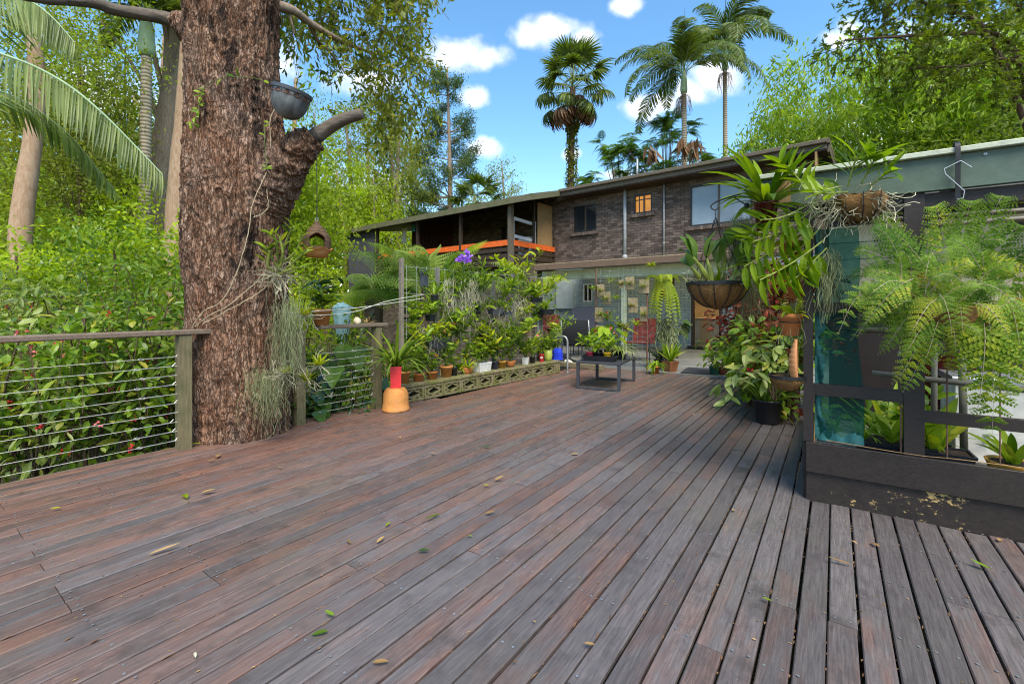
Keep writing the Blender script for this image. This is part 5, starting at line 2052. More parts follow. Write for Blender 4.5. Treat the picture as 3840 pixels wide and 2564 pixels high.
def place_frond(me, name, parent, loc, az, tilt=0.0, roll=0.0, sc=1.0):
    o = piece(name, me, parent, loc, rot=(roll, tilt, az), scale=(sc, sc, sc))
    return o


def feather_palm(label, base, H, r, crownshaft, fl, fw, n_f, lean, group=None, seed=1, shaft_r=None, dead=True):
    base = np.asarray(base, float)
    t = thing('feather_palm', label, 'palm', tuple(base), group)
    top = base + A(lean[0], lean[1], H)
    mb = MB()
    C = wood_tube(mb, [base - A(0, 0, .3), base + (top - base) * .5 + A(lean[0] * -.15, 0, 0), top], [r * 1.3, r, r * .85], 14, 24)
    mb.build('trunk', MATS['palm_trunk'], t, smooth=True)
    sr = shaft_r or r * 1.15
    mb = MB()
    tube(mb, spline([top, top + A(0, 0, crownshaft * .5), top + A(0, 0, crownshaft)], 8), [sr * .9, sr * 1.1, sr * 1.08, sr, sr * .95, sr * .85, sr * .7, sr * .5], 14)
    mb.build('crownshaft', MATS['crownshaft'], t, smooth=True)
    tt = top + A(0, 0, crownshaft * .93)
    vs = []
    for k in range(3):
        m = MB()
        pinnate(m, fl * (1, .95, 1.05)[k], fw, 60, arch=(1.05, .6, 1.35)[k], rise=(.95, 1.2, .45)[k], lw=.05, droop=1.3)
        vs.append(m.mesh('frond', [MATS['L_palm'], MATS['crownshaft']]))
    rr = random.Random(seed)
    for k in range(n_f):
        place_frond(vs[rr.randint(0, 2)], 'frond', t, tt, k * 2.399 + rr.uniform(-.3, .3), rr.uniform(-.35, .15), rr.uniform(-.2, .2), rr.uniform(.88, 1.08))
    mb = MB()
    tube(mb, [tt, tt + A(.05, 0, fl * .8)], [.03, .006], 6)
    mb.build('spear_leaf', MATS['L_palm'], t)
    if dead:
        mb = MB()
        p = top - A(0, 0, .15)
        for k in range(70):
            d = unit(rng.normal(size=3) * A(1, 1, .2))
            q = [p + d * .1, p + d * rng.uniform(.15, .4) - A(0, 0, .15), p + d * rng.uniform(.2, .5) - A(0, 0, rng.uniform(.5, 1.0))]
            tube(mb, spline(q, 6), .006, 3, tint=rng.random(), cap=False)
        mb.build('fruit_stalks', MATS['L_dead_frond'], t)
    return t


def palms():
    def zc(v, Y):
        return zat(v, Y) + .9
    Y = 23.0
    H = zc(320, Y)
    feather_palm('tall feather palm nearer the fan palm, its fronds spreading wide', at_ground(2572, Y), zc(350, Y), .14, 1.1, 4.1, .95, 16, (-.1, 0), 'tall feather palms behind the roof', 3)
    Y = 25.0
    feather_palm('tallest feather palm with a cluster of fruit below its crown', at_ground(2722, Y), zc(265, Y), .13, 1.6, 3.8, .95, 16, (-.05, 0), 'tall feather palms behind the roof', 9)
    # the bangalow palm among the gums on the left
    Y = 15.0
    t = feather_palm('feather palm with a pale green crownshaft between the gum trunks', at_ground(538, Y), zc(212, Y), .17, 1.35, 3.2, .8, 11, (.1, 0), None, 5, .22, False)
    # dry hanging husks on the near feather palm
    for (u, v, s, lab) in ((2560, 525, 1.0, 'dry brown husk hanging at the foot of the near feather palm'), (2610, 530, 1.25, 'large dry brown frond sheath beside the palm trunk above the roof'), (2440, 560, .9, 'brown frond sheath caught in the feathery tree')):
        c = R(u, v, 22.0)
        mb = MB()
        n = 16
        d = rng.normal(size=(n, 3)) * A(.35, .35, .1) + A(0, 0, -1)
        leaves(mb, c + rng.normal(size=(n, 3)) * .12, d, rng.normal(size=(n, 3)), .9 * s * rng.uniform(.6, 1.1, n), .16, .4, 'lance', 4, .4)
        tag(mb.build('palm_husk', MATS['L_dead_frond']), lab, 'husk')
    # fan palm
    Y = 24.0
    base = at_ground(2135, Y)
    zt = zat(330, Y)
    t = thing('fan_palm', 'fan palm with a round head and brown dead leaves, its trunk wrapped in ivy', 'palm', tuple(base))
    top = A((2148 - 1920) / FPX * Y, Y, zt)
    mb = MB()
    wood_tube(mb, [base, (base + top) / 2 + A(-.05, 0, 0), top], [.2, .17, .15], 12)
    mb.build('trunk', MATS['bark_dark'], t, smooth=True)
    # ivy on the trunk
    mb = MB()
    N = 2600
    f = rng.uniform(.25, .92, N)
    a = rng.uniform(0, 2 * PI, N)
    p = base + np.outer(f, top - base)
    o = np.stack([np.cos(a), np.sin(a), np.zeros(N)], 1)
    diamonds(mb, p + o * (.19 + .16 * rng.random((N, 1)) * (.6 + .4 * np.sin(f * 60)[:, None])), o + A(0, 0, -.6) + rng.normal(size=(N, 3)) * .3, A(0, 0, 1) + o, .14, .11)
    mb.build('ivy', MATS['L_big'], t)

    def fan(L, W, n, droop, mat):
        m = MB()
        pl = L * .95
        tube(m, spline([A(0, 0, 0), A(pl * .5, 0, .05), A(pl, 0, 0)], 8), np.linspace(.022, .014, 8), 5, mat=1, cap=False)
        a = np.linspace(-2.05, 2.05, n)
        d = np.stack([np.cos(a), np.sin(a), np.full(n, .12)], 1)
        B = A(pl, 0, 0) + d * .02
        leaves(m, B, d, A(0, 0, 1) + d * .0, W * (1 - .18 * np.abs(a) / 2.05) * rng.uniform(.92, 1.05, n), .085, droop * rng.uniform(.7, 1.3, n), 'strap', 6, .35, mat=0)
        return m.mesh('frond', [MATS[mat], MATS['cane']])
    vs = [fan(1.5, 1.05, 26, d, 'L_palm') for d in (.9, 1.4, 2.0)]
    vd = [fan(1.2, 1.0, 20, d, 'L_dead_frond') for d in (2.2, 2.8)]
    rr = random.Random(6)
    n = 32
    for k in range(n):
        f = (k + .5) / n
        el = -1.45 + 2.05 * f            # first fronds point up, last ones hang
        sc = rr.uniform(.85, 1.1)
        place_frond(vs[0 if f < .45 else (1 if f < .75 else 2)], 'frond', t, top + A(0, 0, .45 - .9 * f), k * 2.399, el, rr.uniform(-.3, .3), sc)
    for k in range(16):
        place_frond(vd[k % 2], 'dead_frond', t, top + A(0, 0, -.35 - .5 * rr.random()), k * 2.399 + .4, rr.uniform(.30, .95), rr.uniform(-.4, .4), rr.uniform(.8, 1.1))
    mb = MB()
    for k in range(46):
        d = unit(rng.normal(size=3) * A(1, 1, .35) + A(0, 0, .15))
        tube(mb, spline([top, top + d * .8, top + d * 1.3 - A(0, 0, .25)], 6), .008, 3, tint=rng.random(), cap=False)
    mb.build('flower_stalks', MATS['L_dav_y'], t)
    # small fan palm peeping over the balcony roof
    Y = 31
    c = R(1790, 760, Y)
    t = thing('fan_palm', 'low fan palm head peeping over the balcony roof', 'palm', (c[0], c[1], -.9))
    mb = MB()
    wood_tube(mb, [A(c[0], c[1], -.9), c], [.2, .16], 10)
    mb.build('trunk', MATS['bark_dark'], t)
    for k in range(16):
        place_frond(vs[k % 2], 'frond', t, c, k * 2.399, -1.1 + .09 * k, rr.uniform(-.3, .3), 1.0)
    # palm outside the frame whose fronds hang in from the left
    base = A(-7.6, 4.6, -.9)
    t = thing('feather_palm', 'palm beyond the picture edge with long silvery fronds arching in', 'palm', tuple(base))
    mb = MB()
    top = A(-7.3, 4.9, 3.2)
    wood_tube(mb, [base, top], [.14, .12], 10)
    mb.build('trunk', MATS['palm_trunk'], t)

    def bent(P, wid, n, lw, droop, hang=.5):
        mb = MB()
        K = 30
        C = spline(P, K)
        tube(mb, C, np.linspace(.022, .005, K), 6, mat=1, cap=False)
        T = unit(np.gradient(C, axis=0))
        f = np.linspace(.14, .995, n) * (K - 1.001)
        i = f.astype(int)
        p = C[i] + (C[i + 1] - C[i]) * (f - i)[:, None]
        q = f / (K - 1)
        ll = wid * np.minimum(1, .5 + q * 2) * (1.05 - .62 * q ** 2.5)
        for sg in (-1, 1):
            S = unit(np.cross(T[i], A(0, 0, 1)))
            NU = np.cross(S, T[i])
            d = T[i] * .75 + S * sg * .62 - A(0, 0, hang) + rng.normal(size=(n, 3)) * .035
            leaves(mb, p, d, NU + S * sg * .5 + rng.normal(size=(n, 3)) * .08, ll * rng.uniform(.93, 1.04, n), lw, droop, 'strap', 5, .3)
        return mb.build('frond', [MATS['L_palm_pale'], MATS['crownshaft']], t)
    Y = 5.0
    bent([top, R(-180, 150, 5.1), R(0, 202, Y), R(140, 255, Y - .05), R(270, 330, Y - .1), R(390, 430, Y - .15), R(500, 540, Y - .2), R(610, 655, Y - .2)], .70, 66, .022, .5, .85)
    bent([top, R(-150, 60, 5.2), R(20, -10, 5.2), R(120, 10, 5.2), R(200, 70, 5.2), R(280, 160, 5.2)], .66, 56, .021, .5, 1.0)
    bent([top, R(-320, 200, 4.6), R(-200, 320, 4.4), R(-80, 480, 4.3)], .55, 50, .03, .5, .6)
    bent([top, top + A(-.9, .4, .9), top + A(-2, .8, .7), top + A(-2.8, 1.0, -.3)], .6, 60, .03, .6)
    bent([top, top + A(.2, 1.1, 1.0), top + A(.3, 2.1, .9), top + A(.5, 2.9, .1)], .6, 60, .03, .6)


palms()


# ------------------------------------------------------------------ trees behind the shade house on the right
def right_trees():
    # bamboo clumps
    for (u, Y, vt, lab) in ((2960, 17, 300, 'bamboo clump arching over the end of the house roof'), (3120, 15, 290, 'yellow-green bamboo clump beyond the sage green beam'), (3330, 13, 150, 'brightest bamboo clump above the middle of the beam'),
                            (3560, 12, 130, 'bamboo clump behind the iron hook'), (3800, 11, 120, 'bamboo clump at the picture edge above the beam')):
        base = at_ground(u, Y, 0)
        H = zat(vt, Y)
        t = thing('bamboo', lab, 'bamboo', tuple(base), 'bamboo beyond the shade house')
        st, fo = MB(), MB()
        B, D, TT = [], [], []
        for k in range(22):
            a = rng.uniform(0, 2 * PI)
            o = A(math.cos(a), math.sin(a), 0)
            h = H * rng.uniform(.7, 1.05)
            sp = rng.uniform(.4, 2.0)
            P = spline([base + rng.normal(size=3) * A(.3, .3, 0), base + o * sp * .25 + A(0, 0, h * .6), base + o * sp * .7 + A(0, 0, h * .95), base + o * sp * 1.3 + A(0, 0, h * .86)], 20)
            tube(st, P, np.linspace(.025, .005, 20), 5, cap=False)
            for q in range(18):
                i = int(rng.integers(4, 20))
                c = P[i] + rng.normal(size=3) * A(.4, .4, .25)
                m = 17
                dd = unit(rng.normal(size=3) * A(1, 1, .4) + A(0, 0, -.5))
                B.append(c + rng.normal(size=(m, 3)) * .16)
                D.append(unit(dd + rng.normal(size=(m, 3)) * .45 + A(0, 0, -.6)))
                TT.append(np.clip(rng.random() * .8 + rng.random(m) * .25, 0, 1))
        B, D = np.concatenate(B), np.concatenate(D)
        N = len(B)
        st.build('culms', MATS['cane'], t)
        leaves(fo, B, D, rng.normal(size=(N, 3)) + A(0, 0, .8), rng.uniform(.16, .28, N), rng.uniform(.042, .07, N), .6, 'lance', 2, .2, np.concatenate(TT))
        fo.build('crown', MATS['L_bamboo'], t)
    # dark lobed-leaf tree hanging in from the top right corner
    base = A(9.5, 8.2, -.5)
    t = thing('oak_tree', 'dark tree with lobed leaves hanging in from the top corner', 'tree', tuple(base))
    mb = MB()
    wood_tube(mb, [base, base + A(-.2, -.2, 3), base + A(-.5, -.4, 6.5)], [.26, .22, .14], 14)
    mb.build('trunk', MATS['bark_grey'], t, smooth=True)
    br = [([base + A(-.3, -.3, 4.2), R(3700, 130, 7.4), R(3480, 20, 7.2), R(3300, -60, 7.0)], .05), ([base + A(-.3, -.3, 4.0), R(3800, 180, 7.6), R(3560, 130, 7.3), R(3340, 140, 7.1), R(3170, 150, 7.0)], .045),
          ([base + A(-.3, -.3, 3.8), R(3840, 260, 7.6), R(3600, 250, 7.3), R(3400, 260, 7.2)], .04), ([base + A(-.3, -.3, 5.0), R(3840, 60, 7.6), R(3640, -60, 7.2)], .05), ([base + A(-.3, -.3, 5.0), R(3500, -130, 7.2), R(3250, -60, 7.0)], .05)]
    lb, fo = MB(), MB()
    B, D = [], []
    for P, r in br:
        C = wood_tube(lb, P, [r, r * .6, r * .25], 7, 26)
        for q in range(58):
            i = int(rng.integers(6, 26))
            o = unit(rng.normal(size=3) + A(0, 0, -.15))
            e = C[i] + o * rng.uniform(.15, .75)
            tube(lb, [C[i], e], .006, 3, cap=False)
            m = 13
            B.append(e + rng.normal(size=(m, 3)) * .10)
            D.append(unit(o + rng.normal(size=(m, 3)) * .8))
    B, D = np.concatenate(B), np.concatenate(D)
    N = len(B)
    U = rng.normal(size=(N, 3)) + A(0, 0, .8)
    ll = rng.uniform(.12, .20, N)
    leaves(fo, B, D, U, ll, ll * .22, .2, 'lance', 2, .15)
    S = np.cross(unit(D), unit(U))
    for f, sg in ((.35, 1), (.35, -1), (.62, 1), (.62, -1)):          # side lobes
        diamonds(fo, B + D * (ll * f)[:, None], D * .8 + S * sg * .8, U, ll * .36, ll * .14)
    lb.build('limbs', MATS['bark_dark'], t)
    fo.build('crown', MATS['L_oak'], t)
    # mixed green tree behind the beam
    for (u, Y, vt, mt, lab) in ((3700, 9.5, 420, 'L_oak', 'dark green shrubby tree just above the beam near the picture edge'), (3450, 16, 60, 'L_lime', 'tall lime green tree behind the bamboo'), (3800, 15, 20, 'L_lime', 'tall lime tree at the picture edge behind the bamboo'), (3620, 19, 40, 'L_bamboo', 'tall yellow-green tree behind the dark lobed leaves'), (3050, 22, 360, 'L_lime', 'lime green tree behind the end of the house')):
        H = zat(vt, Y) + .9
        tree('leafy_tree', lab, at_ground(u, Y), H * .85, .1, [((0, 0, H * .75), (1.7, 1.5, H * .22)), ((-.9, 0, H * .52), (1.5, 1.2, H * .2)), ((.8, 0, H * .5), (1.4, 1.2, H * .18))], mt, 'bark_dark',
             n_cl=200, per=42, L=.17, W=.07, cl_r=.38, limbs=22)


right_trees()
# ================================================================== orchid wall: breeze blocks, trellis, pots
W0 = G(1512, 1514)
W1 = G(2100, 1397)
WD = unit(W1 - W0)
WN = A(WD[1], -WD[0], 0)          # out of the wall, towards the deck
WTOP = .245


def wl(u, back=0.0):
    """point on the orchid wall seen in picture column u, `back` metres behind its face"""
    p = W0 - WN * back
    x, y, t = on_line(u, p, WD)
    return A(x, y, 0)


def build_breeze_wall():
    w = thing('breeze_block_wall', 'low mossy breeze block wall along the edge of the deck', 'wall', tuple(W0))
    Lw = np.linalg.norm(W1 - W0)
    n = 10
    bl, bh, bt = Lw / (n + .45), .19, .12
    # one pierced block: frame plus a lozenge of four bars crossing to the corners
    m = MB()
    f = .030
    hx, hz = bl / 2 - .004, bh / 2
    for (x0, x1, z0, z1) in ((-hx, hx, hz - f, hz), (-hx, hx, -hz, -hz + f), (-hx, -hx + f, -hz + f, hz - f), (hx - f, hx, -hz + f, hz - f)):
        bx(m, ((x0 + x1) / 2, 0, (z0 + z1) / 2), (x1 - x0, bt, z1 - z0))
    ix, iz = hx - f, hz - f
    e = .004
    for sx in (-1, 1):
        for sz in (-1, 1):
            # lozenge side and the stub from its middle to the corner
            bar(m, (sx * (ix - .01), 0, 0), (0, 0, sz * (iz - .004)), bt - .02, .024, up=(0, 0, 1))
            bar(m, (sx * ix * .5, 0, sz * iz * .5), (sx * ix, 0, sz * iz), bt - .026, .022)
    me = m.mesh('breeze_block', [MATS['breeze']])
    az = math.atan2(WD[1], WD[0])
    for k in range(n):
        piece('breeze_block', me, w, W0 + WD * (bl * (k + .5)) - WN * bt / 2 + A(0, 0, bh / 2 + .005), az + rng.normal() * .004)
    m = MB()
    bx(m, W1 - WD * bl * .225 - WN * bt / 2 + A(0, 0, .1), (bl * .44, bt, .19), WD, ch=.006)
    m.build('end_block', MATS['breeze'], w)
    me2 = bx(MB(), (0, 0, 0), (bl - .006, .30, .045), ch=.008).mesh('cap_block', [MATS['breeze']])
    for k in range(n + 1):
        L = 1.0 if k < n else .44
        x = bl * (k + .5) if k < n else Lw - bl * .22
        piece('cap_block', me2, w, W0 + WD * x - WN * .14 + A(0, 0, .222 + rng.normal() * .002), az + rng.normal() * .006, (L, 1, 1))
    m = MB()
    bx(m, (W0 + W1) / 2 - WN * .24 + A(0, 0, -.35), (Lw, .12, 1.08), WD)
    m.build('footing', MATS['kerb'], w)


build_breeze_wall()


def pot_mesh(kind, rt, rb, h):
    m = MB()
    e = max(.006, rt * .07)
    if kind == 'round':
        lathe(m, [(.001, 0), (rb, 0), (rb + (rt - rb) * .8, h * .80), (rt * 1.0, h * .80), (rt * 1.06, h), (rt * 1.06 - e, h), (rt * .9, h * .86), (rb * .8, h * .2), (.001, h * .2)], n=28)
    elif kind == 'plain':
        lathe(m, [(.001, 0), (rb * .95, 0), (rb, h * .02), (rt * .985, h * .93), (rt * 1.04, h * .94), (rt * 1.04, h), (rt * .95, h), (rb * .85, h * .2), (.001, h * .2)], n=28)
    elif kind == 'bowl':
        lathe(m, [(.001, 0), (rb, 0), (rb + (rt - rb) * .55, h * .3), (rt * .93, h * .7), (rt, h * .9), (rt * 1.03, h), (rt * .95, h), (rt * .6, h * .35), (.001, h * .3)], n=28)
    elif kind == 'egg':
        lathe(m, [(.001, 0), (rb, 0), (rb * 1.25, h * .2), (rt * 1.18, h * .5), (rt * 1.12, h * .75), (rt, h), (rt * .88, h), (rt * .9, h * .7), (.001, h * .5)], n=28)
    elif kind == 'facet':
        lathe(m, [(.001, h), (rb * .7, h), (rb, h * .93), (rb + (rt - rb) * .75, h * .62), (rt * .98, h * .1), (rt * 1.05, h * .08), (rt * 1.05, 0), (.001, 0)], n=8)
    elif kind == 'square':
        lathe(m, [(.001, 0), (rb * 1.2, 0), (rt * 1.28, h * .88), (rt * 1.36, h * .88), (rt * 1.36, h), (rt * 1.24, h), (rb * 1.1, h * .3), (.001, h * .3)], n=4)
        c, s = math.cos(PI / 4), math.sin(PI / 4)
        v = m.v[0]
        m.v[0] = np.stack([v[:, 0] * c - v[:, 1] * s, v[:, 0] * s + v[:, 1] * c, v[:, 2]], 1)
    elif kind == 'upturned':
        lathe(m, [(.001, h), (rb * .8, h), (rb, h * .985), (rb * 1.22, h * .90), (rb * 1.42, h * .74), (rt * .91, h * .45), (rt * .95, h * .14), (rt * .985, h * .11), (rt * 1.0, h * .04), (rt * .98, 0), (.001, 0)], n=36)
    elif kind == 'trough':
        hx, hy = rt, rb
        def ring(k, z, d=0):
            return [(-hx * k + d, -hy * k + d, z), (hx * k - d, -hy * k + d, z), (hx * k - d, hy * k - d, z), (-hx * k + d, hy * k - d, z)]
        V = ring(.86, 0) + ring(.97, h * .8) + ring(1.0, h * .8) + ring(1.02, h) + ring(1.02, h, .012) + ring(.9, h * .3)
        Q = [(4 * k + i, 4 * k + (i + 1) % 4, 4 * k + 4 + (i + 1) % 4, 4 * k + 4 + i) for k in range(5) for i in range(4)] + [(3, 2, 1, 0), (20, 21, 22, 23)]
        m.add(V, Q)
    return m


def soil_mesh(kind, rt, rb, h):
    m = MB()
    if kind == 'trough':
        m.add([(-rt * .95, -rb * .95, h * .86), (rt * .95, -rb * .95, h * .86), (rt * .95, rb * .95, h * .86), (-rt * .95, rb * .95, h * .86)], [(0, 1, 2, 3)])
    else:
        n = 4 if kind == 'square' else 20
        k = 1.22 if kind == 'square' else .93
        th = np.arange(n) * 2 * PI / n + (PI / 4 if kind == 'square' else 0)
        m.add([(0, 0, h * .88)] + [(rt * k * math.cos(a), rt * k * math.sin(a), h * .86) for a in th], None, [(0, 1 + i, 1 + (i + 1) % n) for i in range(n)])
    return m


def potted(label, c, pot, plant=(), name='potted_plant', cat='pot plant', group=None, rotz=0.0, flowers=(), soil=True, tilt=None):
    """pot = (kind, r top, r bottom, height, material); plant = list of (maker, kwargs, leaf material)"""
    c = np.asarray(c, float)
    kind, rt, rb, h, mt = pot
    t = thing(name, label, cat, tuple(c), group)
    po = pot_mesh(kind, rt, rb, h).build('pot', MATS[mt], None, smooth=kind not in ('square', 'trough', 'facet'))
    po.parent = t
    po.rotation_euler = tilt or (0, 0, rotz)
    WO[po.name] = c
    if soil and kind not in ('facet', 'upturned'):
        so = soil_mesh(kind, rt, rb, h).build('soil', MATS['soil'], None)
        so.parent = po
    top = c + A(0, 0, h * .88)
    ax = A(math.cos(rotz), math.sin(rotz), 0)
    for (fn, kw, lm) in plant:
        mb = MB()
        k = dict(kw)
        spreadx = k.pop('row', 0)
        dx = k.pop('at', 0.0)
        for q in ([0] if not spreadx else np.linspace(-1, 1, spreadx)):
            fn(mb, top + ax * (rt * .75 * q + dx), **k)
        mb.build('foliage', [MATS[lm], MATS['stem']], t)
    for (off, n, size, fm) in flowers:
        mb = MB()
        q = c + np.asarray(off)
        blossom(mb, q, n, size, face=(0, -1, .2))
        tube(mb, spline([top, (top + q) / 2 + A(.01, 0, .02), q], 6), .0022, 4, mat=1, cap=False)
        mb.build('flower', [MATS[fm], MATS['stem']], t)
    return t


def spider(mb, c, n, L, W, **k):
    strap_plant(mb, c, n, L, W, 1.3, 2.2, **k)


S, LF, HT, SPD = strap_plant, leafy_plant, heart_plant, spider


def wall_pots():
    rows = [
        # u, pot, plants, label, flowers
        (1517, ('round', .075, .055, .17, 'terra_old'), [(S, dict(n=26, L=.42, W=.025), 'L_strap')], 'tall mossy terracotta pot on the wall just behind the red pot', ()),
        (1570, ('round', .085, .062, .115, 'terra'), [(LF, dict(n_stem=9, H=.30, L=.13, W=.055), 'L_pot')], 'second terracotta pot on the wall counting from the railing', ()),
        (1620, ('round', .080, .062, .115, 'terra'), [(LF, dict(n_stem=8, H=.20, L=.09, W=.035), 'L_pot')], 'small reddish terracotta pot with low dark leaves on the wall', ()),
        (1674, ('round', .098, .070, .170, 'terra_old'), [(LF, dict(n_stem=8, H=.36, L=.12, W=.04), 'L_pot')], 'largest terracotta pot on the wall, moss stained', ()),
        (1703, ('plain', .055, .045, .12, 'black_plastic'), [(LF, dict(n_stem=8, H=.40, L=.11, W=.035), 'L_pot')], 'narrow black pot beside the largest terracotta pot', ()),
        (1752, ('bowl', .095, .06, .10, 'terra'), [(S, dict(n=22, L=.30, W=.022, bend=1.8), 'L_pot_lime')], 'low terracotta bowl with trailing leaves beside the white trough', ()),
        (1808, ('trough', .145, .085, .150, 'white_plastic'), [(LF, dict(n_stem=8, H=.36, L=.12, W=.035, row=3), 'L_pot')], 'white oblong planter in the middle of the wall', ()),
        (1856, ('plain', .06, .05, .13, 'navy_pot'), [(LF, dict(n_stem=8, H=.48, L=.12, W=.036), 'L_pot')], 'narrow dark blue pot beside the white planter', ()),
        (1882, ('round', .075, .055, .125, 'ochre'), [(LF, dict(n_stem=9, H=.50, L=.13, W=.045), 'L_shrub')], 'ochre glazed pot with a bushy plant on the wall', ()),
        (1914, ('bowl', .095, .05, .105, 'terra'), [(LF, dict(n_stem=7, H=.25, L=.08, W=.03), 'L_pot')], 'terracotta bowl between the ochre pot and the white square pot', ()),
        (1970, ('square', .050, .045, .13, 'white_plastic'), [(LF, dict(n_stem=8, H=.32, L=.10, W=.04), 'L_pot')], 'small white square pot on the wall', ()),
        (1997, ('plain', .05, .045, .12, 'black_plastic'), [(LF, dict(n_stem=8, H=.34, L=.09, W=.036), 'L_pot')], 'small black pot beside the white square pot', ()),
        (2031, ('plain', .052, .040, .150, 'red_plastic'), [(LF, dict(n_stem=6, H=.26, L=.08, W=.03), 'L_pot')], 'small red pot with a white emblem near the end of the wall', ()),
        (2055, ('egg', .075, .06, .215, 'lime_glaze'), [(LF, dict(n_stem=8, H=.40, L=.09, W=.03), 'L_pot')], 'lime green rounded glazed pot on the wall', ()),
    ]
    for (u, pot, pl, lab, fl) in rows:
        for q in pl:
            if 'H' in q[1]:
                q[1].update(H=q[1]['H'] * 1.35, n_stem=q[1]['n_stem'] + 1)
        c = wl(u, .13) + A(0, 0, WTOP)
        t = potted(lab, c, pot, pl, group='pots on the breeze block wall', rotz=math.atan2(WD[1], WD[0]), flowers=fl)
        if 'emblem' in lab:
            mb = MB()
            f = unit(A(-c[0], -c[1], 0))
            q = c + f * .0485 + A(0, 0, .085)
            a = np.linspace(0, 4.2 * PI, 40)
            sd = np.cross(f, A(0, 0, 1))
            tube(mb, [q + sd * (.006 + .0012 * x) * math.cos(x) * 1.2 + A(0, 0, (.006 + .0012 * x) * math.sin(x)) for x in a], .003, 4, cap=False)
            mb.build('emblem', MATS['emblem'], t)
    c = wl(2091, .12) + A(0, 0, WTOP)
    potted('cobalt blue faceted pot upside down at the end of the wall', c, ('facet', .115, .085, .225, 'blue_glaze'), name='upturned_pot', cat='pot', group='pots on the breeze block wall')


wall_pots()


def trellis():
    tr = thing('wire_trellis', 'weathered wire trellis standing behind the pots on the breeze block wall', 'trellis', tuple(wl(1700, .24)))
    H = {1505: 1.98, 1640: 1.9, 1850: 1.9, 1925: 1.9, 2030: 1.85}
    for u, h in H.items():
        p = wl(u, .26)
        mb = MB()
        bx(mb, p + A(0, 0, h / 2 - .3), (.05, .05, h + .6), WD)
        mb.build('post', MATS['limb_wood'] if u == 1505 else MATS['pipe'], tr)
    a, b = wl(1505, .26), wl(2060, .26)
    for k in range(9):
        z = .35 + .19 * k
        mb = MB()
        tube(mb, [a + A(0, 0, z), (a + b) / 2 + A(0, 0, z - .008), b + A(0, 0, z)], .0025, 4)
        mb.build('wire', MATS['wire'], tr)
    for k in range(20):
        p = a + (b - a) * (k + .5) / 20
        mb = MB()
        tube(mb, [p + A(0, 0, .28), p + A(0, 0, 1.9)], .0022, 4)
        mb.build('wire', MATS['wire'], tr)
    az = math.atan2(WD[1], WD[0])
    # hanging pots: u, v of the pot top, kind, plants
    hp = [
        (1630, 1105, ('plain', .062, .05, .085, 'grey_plastic'), [(S, dict(n=9, L=.26, W=.035, bend=.7, spread=.5), 'L_pot')], 'small grey pot hanging below the slate board', ()),
        (1857, 1157, ('trough', .135, .07, .095, 'grey_plastic'), [(LF, dict(n_stem=5, H=.22, L=.09, W=.03, row=2), 'L_pot')], 'grey hanging trough in the upper middle of the trellis', [((-.03, -.08, .12), 5, .03, 'F_pink')]),
        (1898, 1168, ('trough', .09, .07, .095, 'grey_plastic'), [(LF, dict(n_stem=7, H=.30, L=.10, W=.03), 'L_pot')], 'grey hanging trough tucked against the upper middle trough', ()),
        (1972, 1196, ('plain', .085, .065, .12, 'grey_plastic'), [(S, dict(n=14, L=.26, W=.012, bend=1.6), 'L_variegated')], 'round grey hanging pot below the yellow bromeliad', ()),
        (2005, 1116, ('trough', .15, .08, .085, 'black_plastic'), [(S, dict(n=16, L=.42, W=.045, bend=.8), 'L_pot_lime'), (LF, dict(n_stem=6, H=.3, L=.09, W=.04, row=2), 'L_pot')], 'black hanging trough with a yellow bromeliad', ()),
        (2046, 1160, ('trough', .19, .085, .105, 'black_plastic'), [(S, dict(n=14, L=.36, W=.045, bend=1.2), 'L_pot')], 'long black trough at the patio end of the trellis', ()),
        (1634, 1272, ('trough', .19, .085, .125, 'grey_plastic'), [(LF, dict(n_stem=5, H=.26, L=.10, W=.04, row=3), 'L_pot')], 'big grey trough hanging low near the red pot', [((.14, -.1, .24), 6, .035, 'F_pink'), ((.05, -.1, .36), 6, .03, 'F_red')]),
        (1786, 1166, ('bowl', .085, .05, .08, 'black_plastic'), [(S, dict(n=16, L=.24, W=.03), 'L_dark')], 'black hanging bowl left of the upper troughs', ()),
        (1690, 1210, ('bowl', .085, .05, .07, 'terra'), [(S, dict(n=18, L=.30, W=.04, bend=1.1), 'L_pot')], 'terracotta bowl in a black saucer hanging on the trellis', [((-.16, -.08, .09), 7, .035, 'F_pink')]),
        (1614, 1180, ('square', .06, .055, .09, 'black_plastic'), [(LF, dict(n_stem=6, H=.26, L=.10, W=.03), 'L_pot')], 'black basket pot hanging near the railing', ()),
        (1815, 1252, ('plain', .085, .06, .11, 'black_plastic'), [(LF, dict(n_stem=7, H=.34, L=.15, W=.03, spread=1.1), 'L_pot_lime')], 'black pot hanging low in the middle of the trellis', ()),
    ]
    for (u, v, pot, pl, lab, fl) in hp:
        p = wl(u, .14)
        zt = zat(v, p[1])
        p[2] = zt - pot[3]
        t = potted(lab, p, pot, pl, group='pots hanging on the trellis', rotz=az, flowers=fl)
        for s in (-1, 1):
            q = p + WD * s * pot[1] * .8 + A(0, 0, pot[3])
            tube(MB(), [q, q - WN * .12 + A(0, 0, .10)], .002, 4).build('hanger', MATS['wire'], t)
    # mount boards and free plants tied to the wires
    p = wl(1591, .22)
    zc = zat(1044, p[1])
    t = thing('orchid_board', 'dark slate coloured board with an orchid wired on, at the top of the trellis', 'orchid', tuple(p + A(0, 0, zc)))
    mb = MB()
    bx(mb, p + A(0, 0, zc), (.13, .02, .25), WD, ch=.003)
    mb.build('board', MATS['slate_board'], t)
    mb = MB()
    strap_plant(mb, p + WN * .02 + A(0, 0, zc + .05), 8, .16, .03, 1.2, 1.8)
    mb.build('foliage', [MATS['L_pot'], MATS['stem']], t)
    # vanda with purple flowers and long roots
    p = wl(1735, .2)
